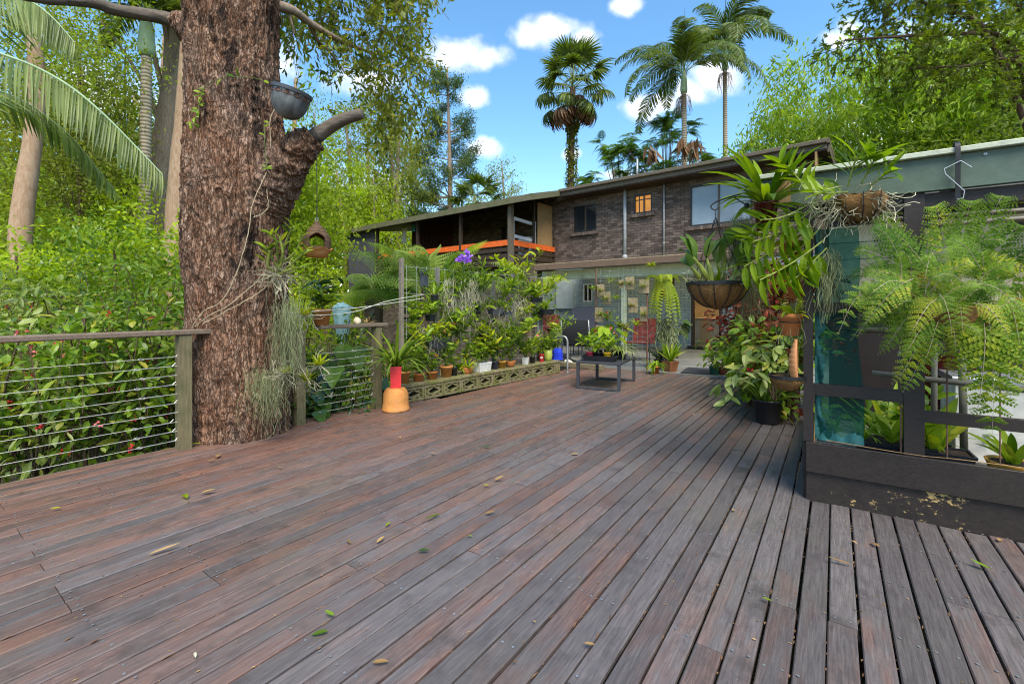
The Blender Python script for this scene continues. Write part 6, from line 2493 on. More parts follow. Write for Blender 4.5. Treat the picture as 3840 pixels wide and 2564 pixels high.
    zc = zat(1040, p[1])
    t = thing('vanda_orchid', 'vanda orchid with purple flowers and long hanging roots on top of the trellis', 'orchid', tuple(p + A(0, 0, zc)))
    mb = MB()
    for k in range(9):
        for s in (-1, 1):
            c = p + A(0, 0, zc - .05 + .035 * k)
            leaves(mb, [c], WD * s + A(0, 0, .75) + WN * rng.normal() * .3, A(0, 0, 1), .32, .032, 1.5, 'strap', 7, .35)
    tube(mb, [p + A(0, 0, zc - .1), p + A(0, 0, zc + .3)], .01, 6, mat=1)
    mb.build('foliage', [MATS['L_strap'], MATS['stem']], t)
    for k, (du, dv) in enumerate(((-2, -68), (10, -82), (22, -62), (8, -50), (-18, -60))):
        q = wl(1738 + du, .12)
        q[2] = zat(1030 + dv, q[1])
        mb = MB()
        blossom(mb, q, 8, .085, face=tuple(WN))
        mb.build('flower', [MATS['F_purple']], t)
    mb = MB()
    for k in range(110):
        q = p + WD * rng.normal() * .22 + WN * rng.normal() * .04 + A(0, 0, zc - .06 + rng.normal() * .03)
        P = [q]
        n = rng.integers(4, 10)
        for j in range(n):
            P.append(P[-1] + rng.normal(size=3) * A(.025, .025, .012) - A(0, 0, .065))
        tube(mb, spline(P, n * 2), .0032, 4, tint=rng.random(), cap=False)
    mb.build('roots', MATS['L_root'], t)
    # free-growing orchids and creepers threading the wires
    # (columns and rows of the picture, leaf, what the plant is near)
    free = [(1535, 1180, 'L_pot', 'beside the weathered end post'), (1555, 1270, 'L_pot_lime', 'low beside the end post'), (1590, 1140, 'L_pot', 'just below the slate board'), (1655, 1145, 'L_pot', 'right of the small grey pot'), (1690, 1290, 'L_shrub', 'right of the big grey trough'),
            (1700, 1085, 'L_strap', 'below the purple flowers'), (1722, 1240, 'L_pot', 'right of the terracotta bowl'), (1748, 1310, 'L_shrub', 'above the low terracotta bowl'), (1765, 1190, 'L_pot', 'left of the black hanging bowl'), (1780, 1080, 'L_strap', 'beside the hanging roots'), (1795, 1300, 'L_pot_lime', 'above the white oblong planter'),
            (1812, 1060, 'L_pot', 'on the topmost wire right of the purple flowers'), (1832, 1230, 'L_pot', 'below the upper middle trough'), (1848, 1310, 'L_shrub', 'above the dark blue pot'), (1872, 1250, 'L_pot', 'in the centre of the wires'), (1885, 1095, 'L_pot', 'above the upper middle trough'), (1903, 1290, 'L_pot', 'above the terracotta bowl on the wall'),
            (1918, 1040, 'L_pot', 'at the top below the patio gutter'), (1932, 1180, 'L_pot_lime', 'right of the two grey troughs'), (1942, 1245, 'L_pot', 'left of the round grey pot'), (1958, 1110, 'L_pot', 'left of the yellow bromeliad'), (1965, 1300, 'L_shrub', 'above the white square pot'), (1992, 1265, 'L_pot_lime', 'below the round grey pot'),
            (2012, 1190, 'L_pot', 'between the two black troughs'), (2025, 1300, 'L_pot', 'above the red pot with the emblem'), (2042, 1085, 'L_pot_lime', 'above the long black trough'), (2068, 1250, 'L_pot', 'below the long black trough'), (1835, 1130, 'L_strap', 'left of the upper middle trough'), (2080, 1300, 'L_shrub', 'above the cobalt blue pot'),
            (1655, 1230, 'L_pot', 'above the big grey trough'), (1530, 1320, 'L_shrub', 'behind the tall mossy pot'), (1610, 1340, 'L_shrub', 'below the big grey trough'), (1725, 1350, 'L_pot', 'behind the narrow black pot'), (1965, 1045, 'L_pot_lime', 'at the top above the bromeliad')]
    for k, (u, v, mt, near) in enumerate(free):
        p = wl(u, .2 + .12 * rng.random())
        p[2] = zat(v, p[1]) - .16
        st = k % 5 == 2
        t = thing('trellis_orchid', ('strap leaved ' if st else '') + {'L_pot': 'green', 'L_shrub': 'bushy green', 'L_strap': 'dark green', 'L_pot_lime': 'lime green'}[mt] + ' plant tied to the trellis wires ' + near, 'orchid', tuple(p), 'plants tied to the trellis wires')
        mb = MB()
        ln = WN * rng.uniform(0, .9) + WD * rng.normal() * .4
        if st:
            strap_plant(mb, p, 20, rng.uniform(.30, .42), .038, 1.1, 1.3)
        else:
            leafy_plant(mb, p, int(rng.integers(7, 12)), rng.uniform(.42, .76), rng.uniform(.12, .20), rng.uniform(.034, .055), .5, 11, lean=ln * .6, droop=.3)
        mb.build('foliage', [MATS[mt], MATS['stem']], t)
        if k % 9 == 4:
            mb = MB()
            blossom(mb, p + WN * .15 + A(0, 0, .2), 6, .035)
            mb.build('flower', MATS[('F_pink', 'F_orange')[k % 2]], t)
    # pale aerial roots trailing through the wires
    for (u, v, lab) in ((1600, 1230, 'pale roots trailing over the big grey trough'), (1770, 1150, 'pale roots trailing beside the black hanging bowl'), (1880, 1200, 'pale roots trailing below the two grey troughs'), (1950, 1130, 'pale roots trailing left of the yellow bromeliad')):
        p = wl(u, .1)
        p[2] = zat(v, p[1])
        mb = MB()
        for k in range(34):
            P = [p + WD * rng.normal() * .16 + A(0, 0, rng.normal() * .08)]
            for j in range(int(rng.integers(4, 9))):
                P.append(P[-1] + rng.normal(size=3) * A(.03, .03, .03) - A(0, 0, .05))
            tube(mb, P, .0028, 3, tint=rng.random(), cap=False)
        tag(mb.build('aerial_roots', MATS['L_root']), lab, 'roots')
    for k, (u, v, n) in enumerate(((1790, 1110, 60), (1940, 1070, 40), (1680, 1160, 40))):
        p = wl(u, .2)
        p[2] = zat(v, p[1])
        mb = MB()
        moss(mb, [p + WD * rng.normal() * .08 for _ in range(12)], n // 12, .30, .0018)
        tag(mb.build('hanging_moss', MATS['L_moss']), ('beard of grey moss hanging below the dark vanda leaves', 'beard of grey moss at the top of the trellis beside the bromeliad', 'thin beard of grey moss near the purple flowers')[k], 'moss')


trellis()


def tree_ferns():
    spec = [(1590, 1105, 8.6, 6, 1.5, 'tree fern spreading soft fronds above the orchid wall',
             [((1690, 985), (1755, 930), (1825, 900), .56, 'L_fern'), ((1500, 1010), (1400, 950), (1275, 950), .50, 'L_fern_pale'), ((1520, 980), (1450, 925), (1370, 905), .42, 'L_fern'), ((1560, 1000), (1500, 945), (1420, 985), .55, 'L_fern_pale'),
              ((1610, 1000), (1590, 935), (1500, 930), .5, 'L_fern_pale'), ((1640, 1030), (1700, 985), (1780, 985), .42, 'L_fern'), ((1560, 1050), (1470, 1030), (1370, 1060), .42, 'L_fern_pale'), ((1650, 1010), (1690, 960), (1720, 940), .4, 'L_fern_pale')]),
            (1420, 1125, 9.4, 5, 1.4, 'tree fern with pale fronds in front of the lower brick wall',
             [((1390, 1060), (1340, 1030), (1280, 1050), .42, 'L_fern_pale'), ((1430, 1050), (1480, 1020), (1560, 1060), .42, 'L_fern'), ((1400, 1090), (1340, 1080), (1290, 1110), .36, 'L_fern_pale'), ((1450, 1090), (1520, 1080), (1590, 1110), .36, 'L_fern_pale')]),
            (1985, 1085, 11.0, 7, .9, 'tree fern peeping over the patio gutter below the orange rail', [((1950, 1020), (1900, 985), (1830, 985), .4, 'L_fern_pale')])]
    for k, (u, v, Y, n, L, lab, fr) in enumerate(spec):
        c = R(u, v, Y)
        t = thing('tree_fern', lab, 'tree fern', (c[0], c[1], -.9))
        mb = MB()
        wood_tube(mb, [A(c[0], c[1], -.95), c], [.11, .08], 10, 14, .08)
        mb.build('trunk', MATS['bark_dark'], t)
        L_ = [([c] + [R(p[0], p[1], Y - .15 * q - .1) for q, p in enumerate(f[:3])], f[3], f[4]) for f in fr]
        for i in range(n):
            a = i * 2.399 + .5
            o = A(math.cos(a), abs(math.sin(a)), 0)
            r = rng.uniform(.75, 1.1) * L
            up = rng.uniform(.05, .3)
            L_.append(([c, c + o * r * .4 + A(0, 0, up * r), c + o * r * .8 + A(0, 0, up * r * 1.1), c + o * r * 1.12 + A(0, 0, up * r * .5)], L * .3, 'L_fern'))
        for P, w, mt in L_:
            mb = MB()
            fern_frond(mb, P, w, 22, 13, droop=.30, sr=.008, ang=1.2, leafk=1.3, wk=.62, twist=(0, -.45, 1))
            mb.build('frond', [MATS[mt], MATS['bark_dark']], t)


tree_ferns()


# ------------------------------------------------------------------ red pot on an upturned pot, pot on the rail
def by_the_post():
    c = G(1474, 1546)
    c = c + A(0, .13, 0)
    potted('big upturned terracotta pot standing on the deck under the red pot', c, ('upturned', .172, .108, .285, 'terra_old'), name='upturned_pot', cat='pot')
    c2 = c + A(0, 0, .286)
    potted('square red plastic pot with strappy leaves standing on the upturned pot', c2, ('square', .076, .072, .27, 'red_plastic'), [(S, dict(n=40, L=.62, W=.030, bend=1.7, spread=.9, nseg=9), 'L_strap'), (S, dict(n=14, L=.75, W=.04, bend=1.0, spread=.55, nseg=8), 'L_pot')], rotz=.25)
    # pot and odds and ends on the short railing
    p = TS(-4.85, 3.12, 1.09)
    r = on_line(1206, TS(-4.85, 0)[:2], D1[:2])
    p = A(r[0], r[1], 1.088)
    potted('terracotta pot with glossy leaves standing on the short railing', p, ('round', .108, .075, .185, 'terra_old'), [(LF, dict(n_stem=8, H=.34, L=.20, W=.05, spread=.7), 'L_pot'), (LF, dict(n_stem=3, H=.42, L=.20, W=.07, spread=.6), 'L_dark')])
    r = on_line(1340, TS(-4.85, 0)[:2], D1[:2])
    q = A(r[0], r[1], 1.088)
    mb = MB()
    lathe(mb, [(.001, .0), (.035, .0), (.05, .02), (.045, .05), (.02, .075), (.001, .085)], q, 14)
    mb.v[0] += rng.normal(size=mb.v[0].shape) * .005
    tag(mb.build('shell', MATS['ceramic'], org=tuple(q), smooth=True), 'cream shell lying on the short railing', 'shell')
    r = on_line(1378, TS(-4.85, 0)[:2], D1[:2])
    q = A(r[0], r[1], 1.09)
    mb = MB()
    strap_plant(mb, q, 16, .13, .016, 1.6, .5, 'lance')
    tag(mb.build('dried_star_plant', MATS['L_dead'], org=tuple(q)), 'dried brown star shaped plant lying on the short railing', 'dried plant')
    # two pale lines strung to the trellis
    for k, (v0, v1) in enumerate(((1160, 1118), (1168, 1104))):
        a, b = R(1000, v0 + 20, 4.7), wl(1590, .2)
        b[2] = zat(v1, b[1])
        P = spline([a, R(1300, v0 - 2 + 8 * k, 5.4), R(1450, (v0 + v1) / 2 - 6 * k, 5.9), b], 24)
        mb = MB()
        tube(mb, P, .005, 5)
        tag(mb.build('clothes_line', MATS['rope']), ('upper pale cord strung from the trunk to the trellis', 'lower pale cord strung from the trunk to the trellis')[k], 'cord')
    # post stump leaning by the lower wall
    a, b = R(1375, 1210, 9.5), R(1420, 1143, 9.4)
    mb = MB()
    tube(mb, [a - A(.15, 0, .35), a, b], .045, 10)
    tag(mb.build('leaning_pole', MATS['limb_wood']), 'short leaning pole in front of the lower brick wall', 'pole')
    # folded pale teal tarpaulin in the garden
    c = R(1285, 1245, 8.2)
    mb = MB()
    lathe(mb, [(.03, -.35), (.12, .1), (.17, .45), (.05, .52)], c, 10)
    mb.v[0] += rng.normal(size=mb.v[0].shape) * .012
    tag(mb.build('tarpaulin', MATS['glass_green']), 'pale teal tarpaulin bundled in the garden behind the railing', 'tarpaulin')


by_the_post()


# ------------------------------------------------------------------ low table and its trays
def build_table():
    p0, p1, p2 = G(2325, 1470), G(2160, 1456), G(2413, 1437)
    ex, ey = unit(p1 - p0), unit(p2 - p0)
    ey = unit(ey - ex * np.dot(ex, ey))
    lx, ly, H = .70, 1.13, .435
    t = thing('low_table', 'low dark grey metal table on the deck', 'table', tuple(p0))
    c = p0 + ex * lx / 2 + ey * ly / 2
    mb = MB()
    bx(mb, c + A(0, 0, H - .018), (lx, ly, .036), ex, ch=.004)
    mb.build('table_top', MATS['metal_dark'], t)
    for k, q in ((0, p0 + ey * .03), (1, p0 + ey * (ly - .03))):
        w = .045
        for j in (0, 1):
            mb = MB()
            x = q + ex * (w / 2 if j == 0 else lx - w / 2)
            bx(mb, x + A(0, 0, (H - .037 + .03) / 2), (w, w, H - .037 - .03), ex, ch=.004)
            mb.build('leg', MATS['metal_dark'], t)
        mb = MB()
        bar(mb, q + ex * .004 + A(0, 0, .0165), q + ex * (lx - .004) + A(0, 0, .0165), w, .028, ch=.004)
        mb.build('foot_bar', MATS['metal_dark'], t)
    az = math.atan2(ex[1], ex[0])
    # front tray with four small pots
    tz = H
    tc = p0 + ex * (lx * .52) + ey * .20 + A(0, 0, tz)
    tr = thing('plant_tray', 'long black tray along the front of the low table', 'tray', tuple(tc), 'trays on the low table')
    m = pot_mesh('trough', .27, .115, .085).build('tray', MATS['black_plastic'], None)
    m.parent = tr
    m.rotation_euler = (0, 0, az)
    for k, (x, mt, lab, r_) in enumerate(((.165, 'pink_plastic', 'pink pot in the front tray on the low table', .062), (.03, 'black_plastic', 'black pot in the front tray between the pink and yellow pots', .07), (-.115, 'yellow_plastic', 'yellow pot in the front tray on the low table', .062))):
        potted(lab, tc + ex * x + A(0, 0, .026) - ey * .01, ('plain', r_, r_ * .8, .115, mt), [(LF, dict(n_stem=6, H=.32, L=.17, W=.048, spread=.6, per=7, shape='lance'), 'L_pot')], group='pots on the low table')
    tc2 = p0 + ex * (lx * .48) + ey * .62 + A(0, 0, tz)
    tr = thing('plant_tray', 'black tray at the back of the low table', 'tray', tuple(tc2), 'trays on the low table')
    m = pot_mesh('trough', .28, .16, .07).build('tray', MATS['black_plastic'], None)
    m.parent = tr
    m.rotation_euler = (0, 0, az)
    back = [(.17, -.06, ('plain', .07, .055, .12, 'black_plastic'), [(HT, dict(n=10, H=.40, L=.20, W=.16), 'L_pot')], 'anthurium with orange flowers at the back of the low table', [((.02, -.05, .38), 5, .04, 'F_orange'), ((-.05, -.02, .44), 4, .045, 'F_red')]),
            (.03, .05, ('plain', .07, .055, .12, 'black_plastic'), [(HT, dict(n=10, H=.44, L=.20, W=.17), 'L_pot')], 'anthurium with pink flowers in the middle of the low table', [((.03, -.05, .48), 5, .045, 'F_pink'), ((.10, -.03, .40), 5, .04, 'F_orange')]),
            (-.10, .06, ('plain', .07, .055, .12, 'black_plastic'), [(HT, dict(n=9, H=.38, L=.20, W=.16), 'L_pot_lime')], 'anthurium with lime leaves at the back of the low table', [((.0, -.04, .36), 5, .04, 'F_orange')]),
            (-.19, -.06, ('plain', .075, .06, .12, 'black_plastic'), [(SPD, dict(n=60, L=.42, W=.016), 'L_variegated')], 'spider plant with striped leaves on the low table', ())]
    for (x, y, pot, pl, lab, fl) in back:
        potted(lab, tc2 + ex * x + ey * y + A(0, 0, .022), pot, pl, group='pots on the low table', flowers=fl)
    return t


build_table()


# ------------------------------------------------------------------ wire panel with mounted orchids, by the patio
def wire_panel():
    a, b = G(2427, 1391), G(2236, 1377)
    d = unit(b - a)
    n = A(-d[1], d[0], 0)
    if n[1] > 0:
        n = -n
    Lw = np.linalg.norm(b - a)
    Ht = 2.12
    t = thing('mesh_trellis', 'upright wire mesh panel carrying orchid boards beside the patio', 'trellis', tuple(a))
    for k, q in enumerate((a, b)):
        mb = MB()
        tube(mb, [q, q + A(0, 0, Ht - .25 * (k == 0))], .018, 8)
        mb.build('post', MATS['rust'], t)
    for k in range(20):
        z = .06 + .105 * k
        mb = MB()
        tube(mb, [a + A(0, 0, z), b + A(0, 0, z)], .0028, 4)
        mb.build('wire', MATS['galv'], t)
    for k in range(1, 11):
        q = a + (b - a) * k / 11
        mb = MB()
        tube(mb, [q + n * .004 + A(0, 0, .03), q + n * .004 + A(0, 0, Ht)], .0028, 4)
        mb.build('wire', MATS['galv'], t)

    def pp(u, v, o=.03):
        p0 = a + n * o
        x, y, s = on_line(u, p0, d)
        return A(x, y, zat(v, y))
    boards = [(2253, 1090, 30, 52, 'topmost left board of the wire panel with an orchid'), (2275, 1118, 32, 52, 'board below and beside the topmost left one'), (2247, 1180, 34, 60, 'tilted mossy board at the left edge of the wire panel'),
              (2250, 1235, 34, 34, 'lowest board at the left edge of the wire panel'), (2362, 1062, 36, 52, 'pale board at the top of the wire panel'), (2416, 1074, 38, 58, 'largest pale board at the top right of the wire panel'),
              (2374, 1145, 38, 62, 'board in the middle right of the wire panel'), (2413, 1178, 28, 60, 'narrow board at the right edge of the wire panel'), (2348, 1230, 26, 34, 'small board above the spider plant'), (2330, 1065, 18, 36, 'small dark board near the post')]
    for (u, v, w, h, lab) in boards:
        c = pp(u, v)
        k = c[1] / FPX
        bt = thing('orchid_board', lab, 'orchid', tuple(c), 'orchid boards on the wire panel')
        mb = MB()
        up = A(rng.normal() * .04, 0, 1)
        bx(mb, c, (w * k * .95, .018, h * k * .9), d, up=up, ch=.003)
        mb.build('board', MATS['plaque'], bt)
        mb = MB()
        strap_plant(mb, c + n * .02 - A(0, 0, .02), 26, .19, .018, 1.3, 1.4)
        mb.build('foliage', [MATS['L_big'], MATS['stem']], bt)
        mb = MB()
        for _ in range(14):
            P = [c + n * .015]
            dd = unit(rng.normal(size=3))
            for j in range(3):
                dd = unit(dd + rng.normal(size=3) * .6)
                P.append(P[-1] + dd * .03)
            tube(mb, P, .002, 3, tint=rng.random(), cap=False)
        mb.build('roots', MATS['L_root'], bt)
    for (u, v, L, W, mt, lab) in ((2290, 1060, .24, .014, 'L_variegated', 'spiky air plant at the top of the wire panel'), (2310, 1120, .18, .02, 'L_pot', 'small green orchid hanging in the middle of the wire panel'), (2385, 1220, .22, .02, 'L_pot_lime', 'yellow-green air plant low on the wire panel'),
                                  (2443, 1000, .16, .03, 'L_pot_lime', 'lime orchid hanging above the wire panel'), (2220, 1085, .20, .02, 'L_pot', 'air plant beside the wall window')):
        c = pp(u, v, .05)
        bt = thing('air_plant', lab, 'air plant', tuple(c))
        mb = MB()
        strap_plant(mb, c, 26, L, W, 1.2, 1.5)
        mb.build('foliage', [MATS[mt], MATS['stem']], bt)
    for (u, v, fm, lab) in ((2275, 1180, 'F_pink', 'pink flowering orchid on the wire panel'), (2328, 1215, 'F_red', 'red flowered anthurium hanging on the wire panel')):
        c = pp(u, v, .07)
        bt = thing('hanging_orchid', lab, 'orchid', tuple(c))
        mb = MB()
        leafy_plant(mb, c - A(0, 0, .15), 6, .3, .12, .035, .6)
        mb.build('foliage', [MATS['L_pot'], MATS['stem']], bt)
        mb = MB()
        for k in range(3):
            blossom(mb, c + rng.normal(size=3) * .04, 5, .04, face=(0, -1, 0))
        mb.build('flowers', MATS[fm], bt)
    # sword fern in a hanging basket to the right of the panel
    c = R(2490, 1078, 9.3)
    t = thing('sword_fern', 'bright lime sword fern hanging beside the wire panel', 'fern', tuple(c))
    mb = MB()
    lathe(mb, [(.001, -.2), (.10, -.17), (.15, -.08), (.16, 0), (.14, 0), (.001, -.02)], c, 16)
    mb.build('basket', MATS['coir'], t, smooth=True)
    for k in range(54):
        az = rng.uniform(0, 2 * PI)
        o = A(math.cos(az), math.sin(az), 0)
        L = rng.uniform(.5, 1.0)
        if k < 10:
            P = [c, c + o * .16 + A(0, 0, .20), c + o * .32 + A(0, 0, .24), c + o * .46 + A(0, 0, .10)]
        else:
            P = [c, c + o * .14 + A(0, 0, .10), c + o * .27 + A(0, 0, -L * .25), c + o * .33 + A(0, 0, -L * .8)]
        mb = MB()
        C = spline(P, 20)
        T = unit(np.gradient(C, axis=0))
        Sd = unit(np.cross(T, o + A(0, 0, .3)))
        for sg in (-1, 1):
            leaves(mb, C[2:], Sd[2:] * sg + T[2:] * .25, o + A(0, 0, .4), .085 * (1 - np.linspace(0, 1, 18) ** 3 * .8), .022, .5, 'strap', 2, .2, tint=rng.random())
        tube(mb, C, .003, 3, mat=1, cap=False)
        mb.build('frond', [MATS['L_pot_lime'], MATS['stem']], t)
    # trailing cactus below
    c2 = R(2500, 1200, 9.35)
    t = thing('trailing_cactus', 'trailing thin stemmed cactus hanging below the sword fern', 'cactus', tuple(c2))
    mb = MB()
    for k in range(90):
        q = c2 + rng.normal(size=3) * A(.09, .09, .05)
        P = [q]
        for j in range(int(rng.integers(4, 11))):
            P.append(P[-1] + rng.normal(size=3) * A(.03, .03, .01) - A(0, 0, .065))
        tube(mb, P, .005, 4, tint=rng.random(), cap=False)
    mb.build('stems', MATS['L_moss'], t)
    # pots on the ground at the foot of the panel
    gp = [(2522, 1397, ('square', .125, .095, .21, 'brown_pot'), [(S, dict(n=46, L=.46, W=.035, bend=.6, spread=.6), 'L_pot')], 'square brown pot with upright fern leaves by the mat'), (2462, 1403, ('round', .085, .06, .15, 'terra'), [(SPD, dict(n=40, L=.34, W=.03), 'L_pot')], 'small terracotta pot with drooping leaves in front of the wire panel'),
          (2478, 1384, ('plain', .11, .09, .18, 'black_plastic'), [(LF, dict(n_stem=18, H=.34, L=.06, W=.035, per=16, spread=.9), 'L_dark')], 'black pot with a dark bushy plant in front of the wire panel'), (2535, 1345, ('plain', .13, .1, .25, 'navy_pot'), [(HT, dict(n=9, H=.7, L=.36, W=.30), 'L_dark')], 'dark pot with large heart leaves against the painted wall'),
          (2495, 1352, ('plain', .13, .1, .22, 'black_plastic'), [(HT, dict(n=10, H=.45, L=.30, W=.24), 'L_dark')], 'black pot with dark heart leaves behind the wire panel'),
          (2688, 1408, ('plain', .098, .075, .165, 'green_plastic'), [(HT, dict(n=9, H=.46, L=.22, W=.13), 'L_pot')], 'green plastic pot at the end of the deck beside the mat'), (2738, 1410, ('bowl', .175, .10, .16, 'red_bowl'), [(LF, dict(n_stem=12, H=.5, L=.2, W=.05, spread=.8), 'L_pot')], 'red-brown bowl beside the green plastic pot')]
    for (u, v, pot, pl, lab) in gp:
        c = G(u, v) + A(0, pot[1], 0)
        if v < 1402:
            c[2] = .007
        potted(lab, c, pot, pl, rotz=.4)
    # mat
    P = [G(2552, 1401), G(2663, 1407), G(2668, 1387), G(2581, 1381)]
    mb = MB()
    V = [p + A(0, 0, .030) for p in P] + [p + A(0, 0, .012) for p in P]
    mb.add(V, [(0, 1, 2, 3)] + [(i, i + 4, (i + 1) % 4 + 4, (i + 1) % 4) for i in range(4)])
    tag(mb.build('door_mat', MATS['mat']), 'black rubber mat where the deck meets the patio', 'mat')
    # bent steel handrail at the end of the wall
    q = G(2128, 1395)
    z1 = zat(1262, q[1])
    P = spline([q, q + A(0, 0, z1 - .25), q + A(-.01, 0, z1 - .06), q + A(-.10, .05, z1), q + A(-.35, .25, z1 - .10), q + A(-.75, .6, z1 - .35)], 30)
    t = thing('handrail', 'bent steel handrail at the end of the breeze block wall', 'handrail', tuple(q))
    mb = MB()
    tube(mb, P, .021, 10)
    mb.build('tube', MATS['galv'], t, smooth=True)
    mb = MB()
    lathe(mb, [(.02, .012), (.05, .01), (.05, 0)], q, 14)
    mb.build('flange', MATS['galv'], t)


wire_panel()


# ------------------------------------------------------------------ patio furniture
def chair(label, c, az, back_mat, seat_mat, frame, h=.98, w=.56, group='chairs on the patio'):
    t = thing('patio_chair', label, 'chair', tuple(c), group)
    cs, sn = math.cos(az), math.sin(az)
    X, Yv = A(cs, sn, 0), A(-sn, cs, 0)          # X to the side, Yv to the back
    P = lambda x, y, z: np.asarray(c) + X * x + Yv * y + A(0, 0, z)
    mb = MB()
    bx(mb, P(0, 0, .43), (w, .5, .04), X, ch=.01)
    mb.build('seat', MATS[seat_mat], t)
    mb = MB()
    n = 8
    V, Q = [], []
    for k in range(n + 1):
        f = k / n
        y, z = .25 + .16 * f + .03 * math.sin(PI * f), .45 + (h - .45) * f
        for x in (-w / 2 + .02, w / 2 - .02):
            V += [P(x, y, z), P(x, y + .025, z)]
    for k in range(n):
        i = 4 * k
        Q += [(i, i + 2, i + 6, i + 4), (i + 1, i + 5, i + 7, i + 3), (i, i + 4, i + 5, i + 1), (i + 2, i + 3, i + 7, i + 6)]
    Q += [(4 * n, 4 * n + 2, 4 * n + 3, 4 * n + 1)]
    mb.add(V, Q)
    mb.build('backrest', MATS[back_mat], t)
    for s in (-1, 1):
        mb = MB()
        tube(mb, spline([P(s * w / 2, -.22, 0), P(s * w / 2, -.2, .42), P(s * w / 2, -.2, .62), P(s * w / 2, .05, .66), P(s * w / 2, .3, .62)], 16), .013, 7)
        mb.build('arm', MATS[frame], t, smooth=True)
        mb = MB()
        tube(mb, [P(s * w / 2, .34, 0), P(s * w / 2, .24, .43), P(s * w / 2, .42, h)], .013, 7)
        mb.build('leg', MATS[frame], t, smooth=True)
    return t


def patio_things():
    cz = .007
    def onp(u, Y):
        p = R(u, HOR, Y)
        p[2] = cz
        return p
    chair('black mesh chair with its back to the deck near the handrail', onp(2172, 10.4), 2.75, 'mesh_fabric', 'mesh_fabric', 'galv', 1.0, .62)
    chair('red-brown striped chair against the painted wall', onp(2085, 11.6), .35, 'red_fabric', 'red_fabric', 'metal_dark', 1.08, .62)
    chair('red-brown striped chair behind the wire panel', onp(2400, 11.0), -.6, 'red_fabric', 'red_fabric', 'metal_dark', 1.0, .6)
    chair('tall dark blue sling chair against the painted wall', onp(2206, 12.4), .1, 'navy_fabric', 'navy_fabric', 'metal_dark', 1.28, .66)
    # patio table between the chairs
    c = onp(2135, 11.9)
    t = thing('patio_table', 'dark patio table between the striped chair and the mesh chair', 'table', tuple(c))
    mb = MB()
    bx(mb, c + A(0, 0, .71), (1.3, .8, .03), EV, ch=.005)
    mb.build('table_top', MATS['brown_paint'], t)
    for sx in (-1, 1):
        for sy in (-1, 1):
            mb = MB()
            q = c + EV * .58 * sx + NV * .34 * sy
            tube(mb, [q, q + A(0, 0, .7)], .02, 7)
            mb.build('leg', MATS['metal_dark'], t)
    # olive cushions standing on the chair side
    for k, u in enumerate((2083, 2106)):
        c = onp(u, 10.9)
        mb = MB()
        lathe(mb, [(.001, -.02), (.11, -.02), (.13, .0), (.11, .02), (.001, .02)], c + A(0, 0, .62), 18, ax=unit(A(-.1, -1, .15)))
        mb.v[0][:, 2] = c[2] + .62 + (mb.v[0][:, 2] - c[2] - .62) * 1.35
        tag(mb.build('cushion', MATS['green_fabric'], smooth=True), ('olive round cushion farther from the handrail', 'olive round cushion nearer the handrail')[k], 'cushion')
    # pair of shoes under the table
    for k, u in enumerate((2117, 2128)):
        c = onp(u, 10.3)
        mb = MB()
        V = []
        prof = [(0, .042, .05), (.06, .045, .11), (.12, .045, .10), (.2, .05, .075), (.27, .05, .05), (.31, .03, .03)]
        ax = A(.35, -.93, 0)
        sd = A(.93, .35, 0)
        for (y, w_, h_) in prof:
            for a in np.linspace(0, 2 * PI, 9)[:-1]:
                V.append(c + ax * y + sd * w_ * math.cos(a) + A(0, 0, h_ * (.5 + .5 * math.sin(a))))
        Q = [(8 * j + i, 8 * j + (i + 1) % 8, 8 * j + 8 + (i + 1) % 8, 8 * j + 8 + i) for j in range(5) for i in range(8)]
        mb.add(V, Q)
        tag(mb.build('shoe', MATS['white_cloth'], smooth=True), ('white sports shoe under the patio table, the left of the pair', 'white sports shoe under the patio table, the right of the pair')[k], 'shoe')
    # washing on the balcony
    T = lambda u, off=0: fu(u, off)[0]
    for (u, v0, v1, w_, mt, lab) in ((1516, 853, 912, .42, 'white_cloth', 'white knitted top hung up on the balcony'), (1553, 842, 868, .22, 'teal_cloth', 'teal towel hung up on the balcony')):
        b = 2.2
        t, z1 = fuv(u, v0, b)
        z0 = fuv(u, v1, b)[1]
        mb = MB()
        n, m = 9, 8
        V = []
        for i in range(n + 1):
            for j in range(m + 1):
                x, y = (i / n - .5) * w_ * (1.0 if j > 5 else .8), j / m
                V.append(FP(t + x, z0 + (z1 - z0) * y, b + .03 * math.sin(i * 1.7 + j * .4)))
        idx = np.arange((n + 1) * (m + 1)).reshape(n + 1, m + 1)
        Q = np.stack([idx[:-1, :-1], idx[1:, :-1], idx[1:, 1:], idx[:-1, 1:]], -1).reshape(-1, 4)
        mb.add(V, Q)
        o = tag(mb.build('washing', MATS[mt], smooth=True), lab, 'washing')
        o.modifiers.new('thickness', 'SOLIDIFY').thickness = .012
    # washing machine behind the balcony corner
    t, z = fuv(1990, 870, .6)
    c = FP(T(1985, .55), 2.88, .55)
    t = thing('washing_machine', 'white washing machine standing on the balcony corner', 'washing machine', tuple(c))
    mb = MB()
    bx(mb, c + A(0, 0, .62), (.6, .6, .85), EV, ch=.015)
    bx(mb, c + A(0, 0, .1), (.7, .62, .18), EV)
    mb.build('cabinet', MATS['white_plastic'], t)
    mb = MB()
    q = c + NV * .305 + A(0, 0, .62)
    lathe(mb, [(.15, 0), (.2, .0), (.2, .03), (.15, .03), (.13, .01), (.001, .0)], q, 24, ax=tuple(NV))
    mb.build('door', MATS['glass'], t, smooth=True)


patio_things()
# ================================================================== shade house on the right
S0 = G(3024, 1871)
SD = unit(A(.832, -.555, 0))
SN = A(SD[1], -SD[0], 0)          # (-.555, -.832): out, towards the camera


def SP(t, z, off=0.0):
    return S0 + SD * t + SN * off + A(0, 0, z)


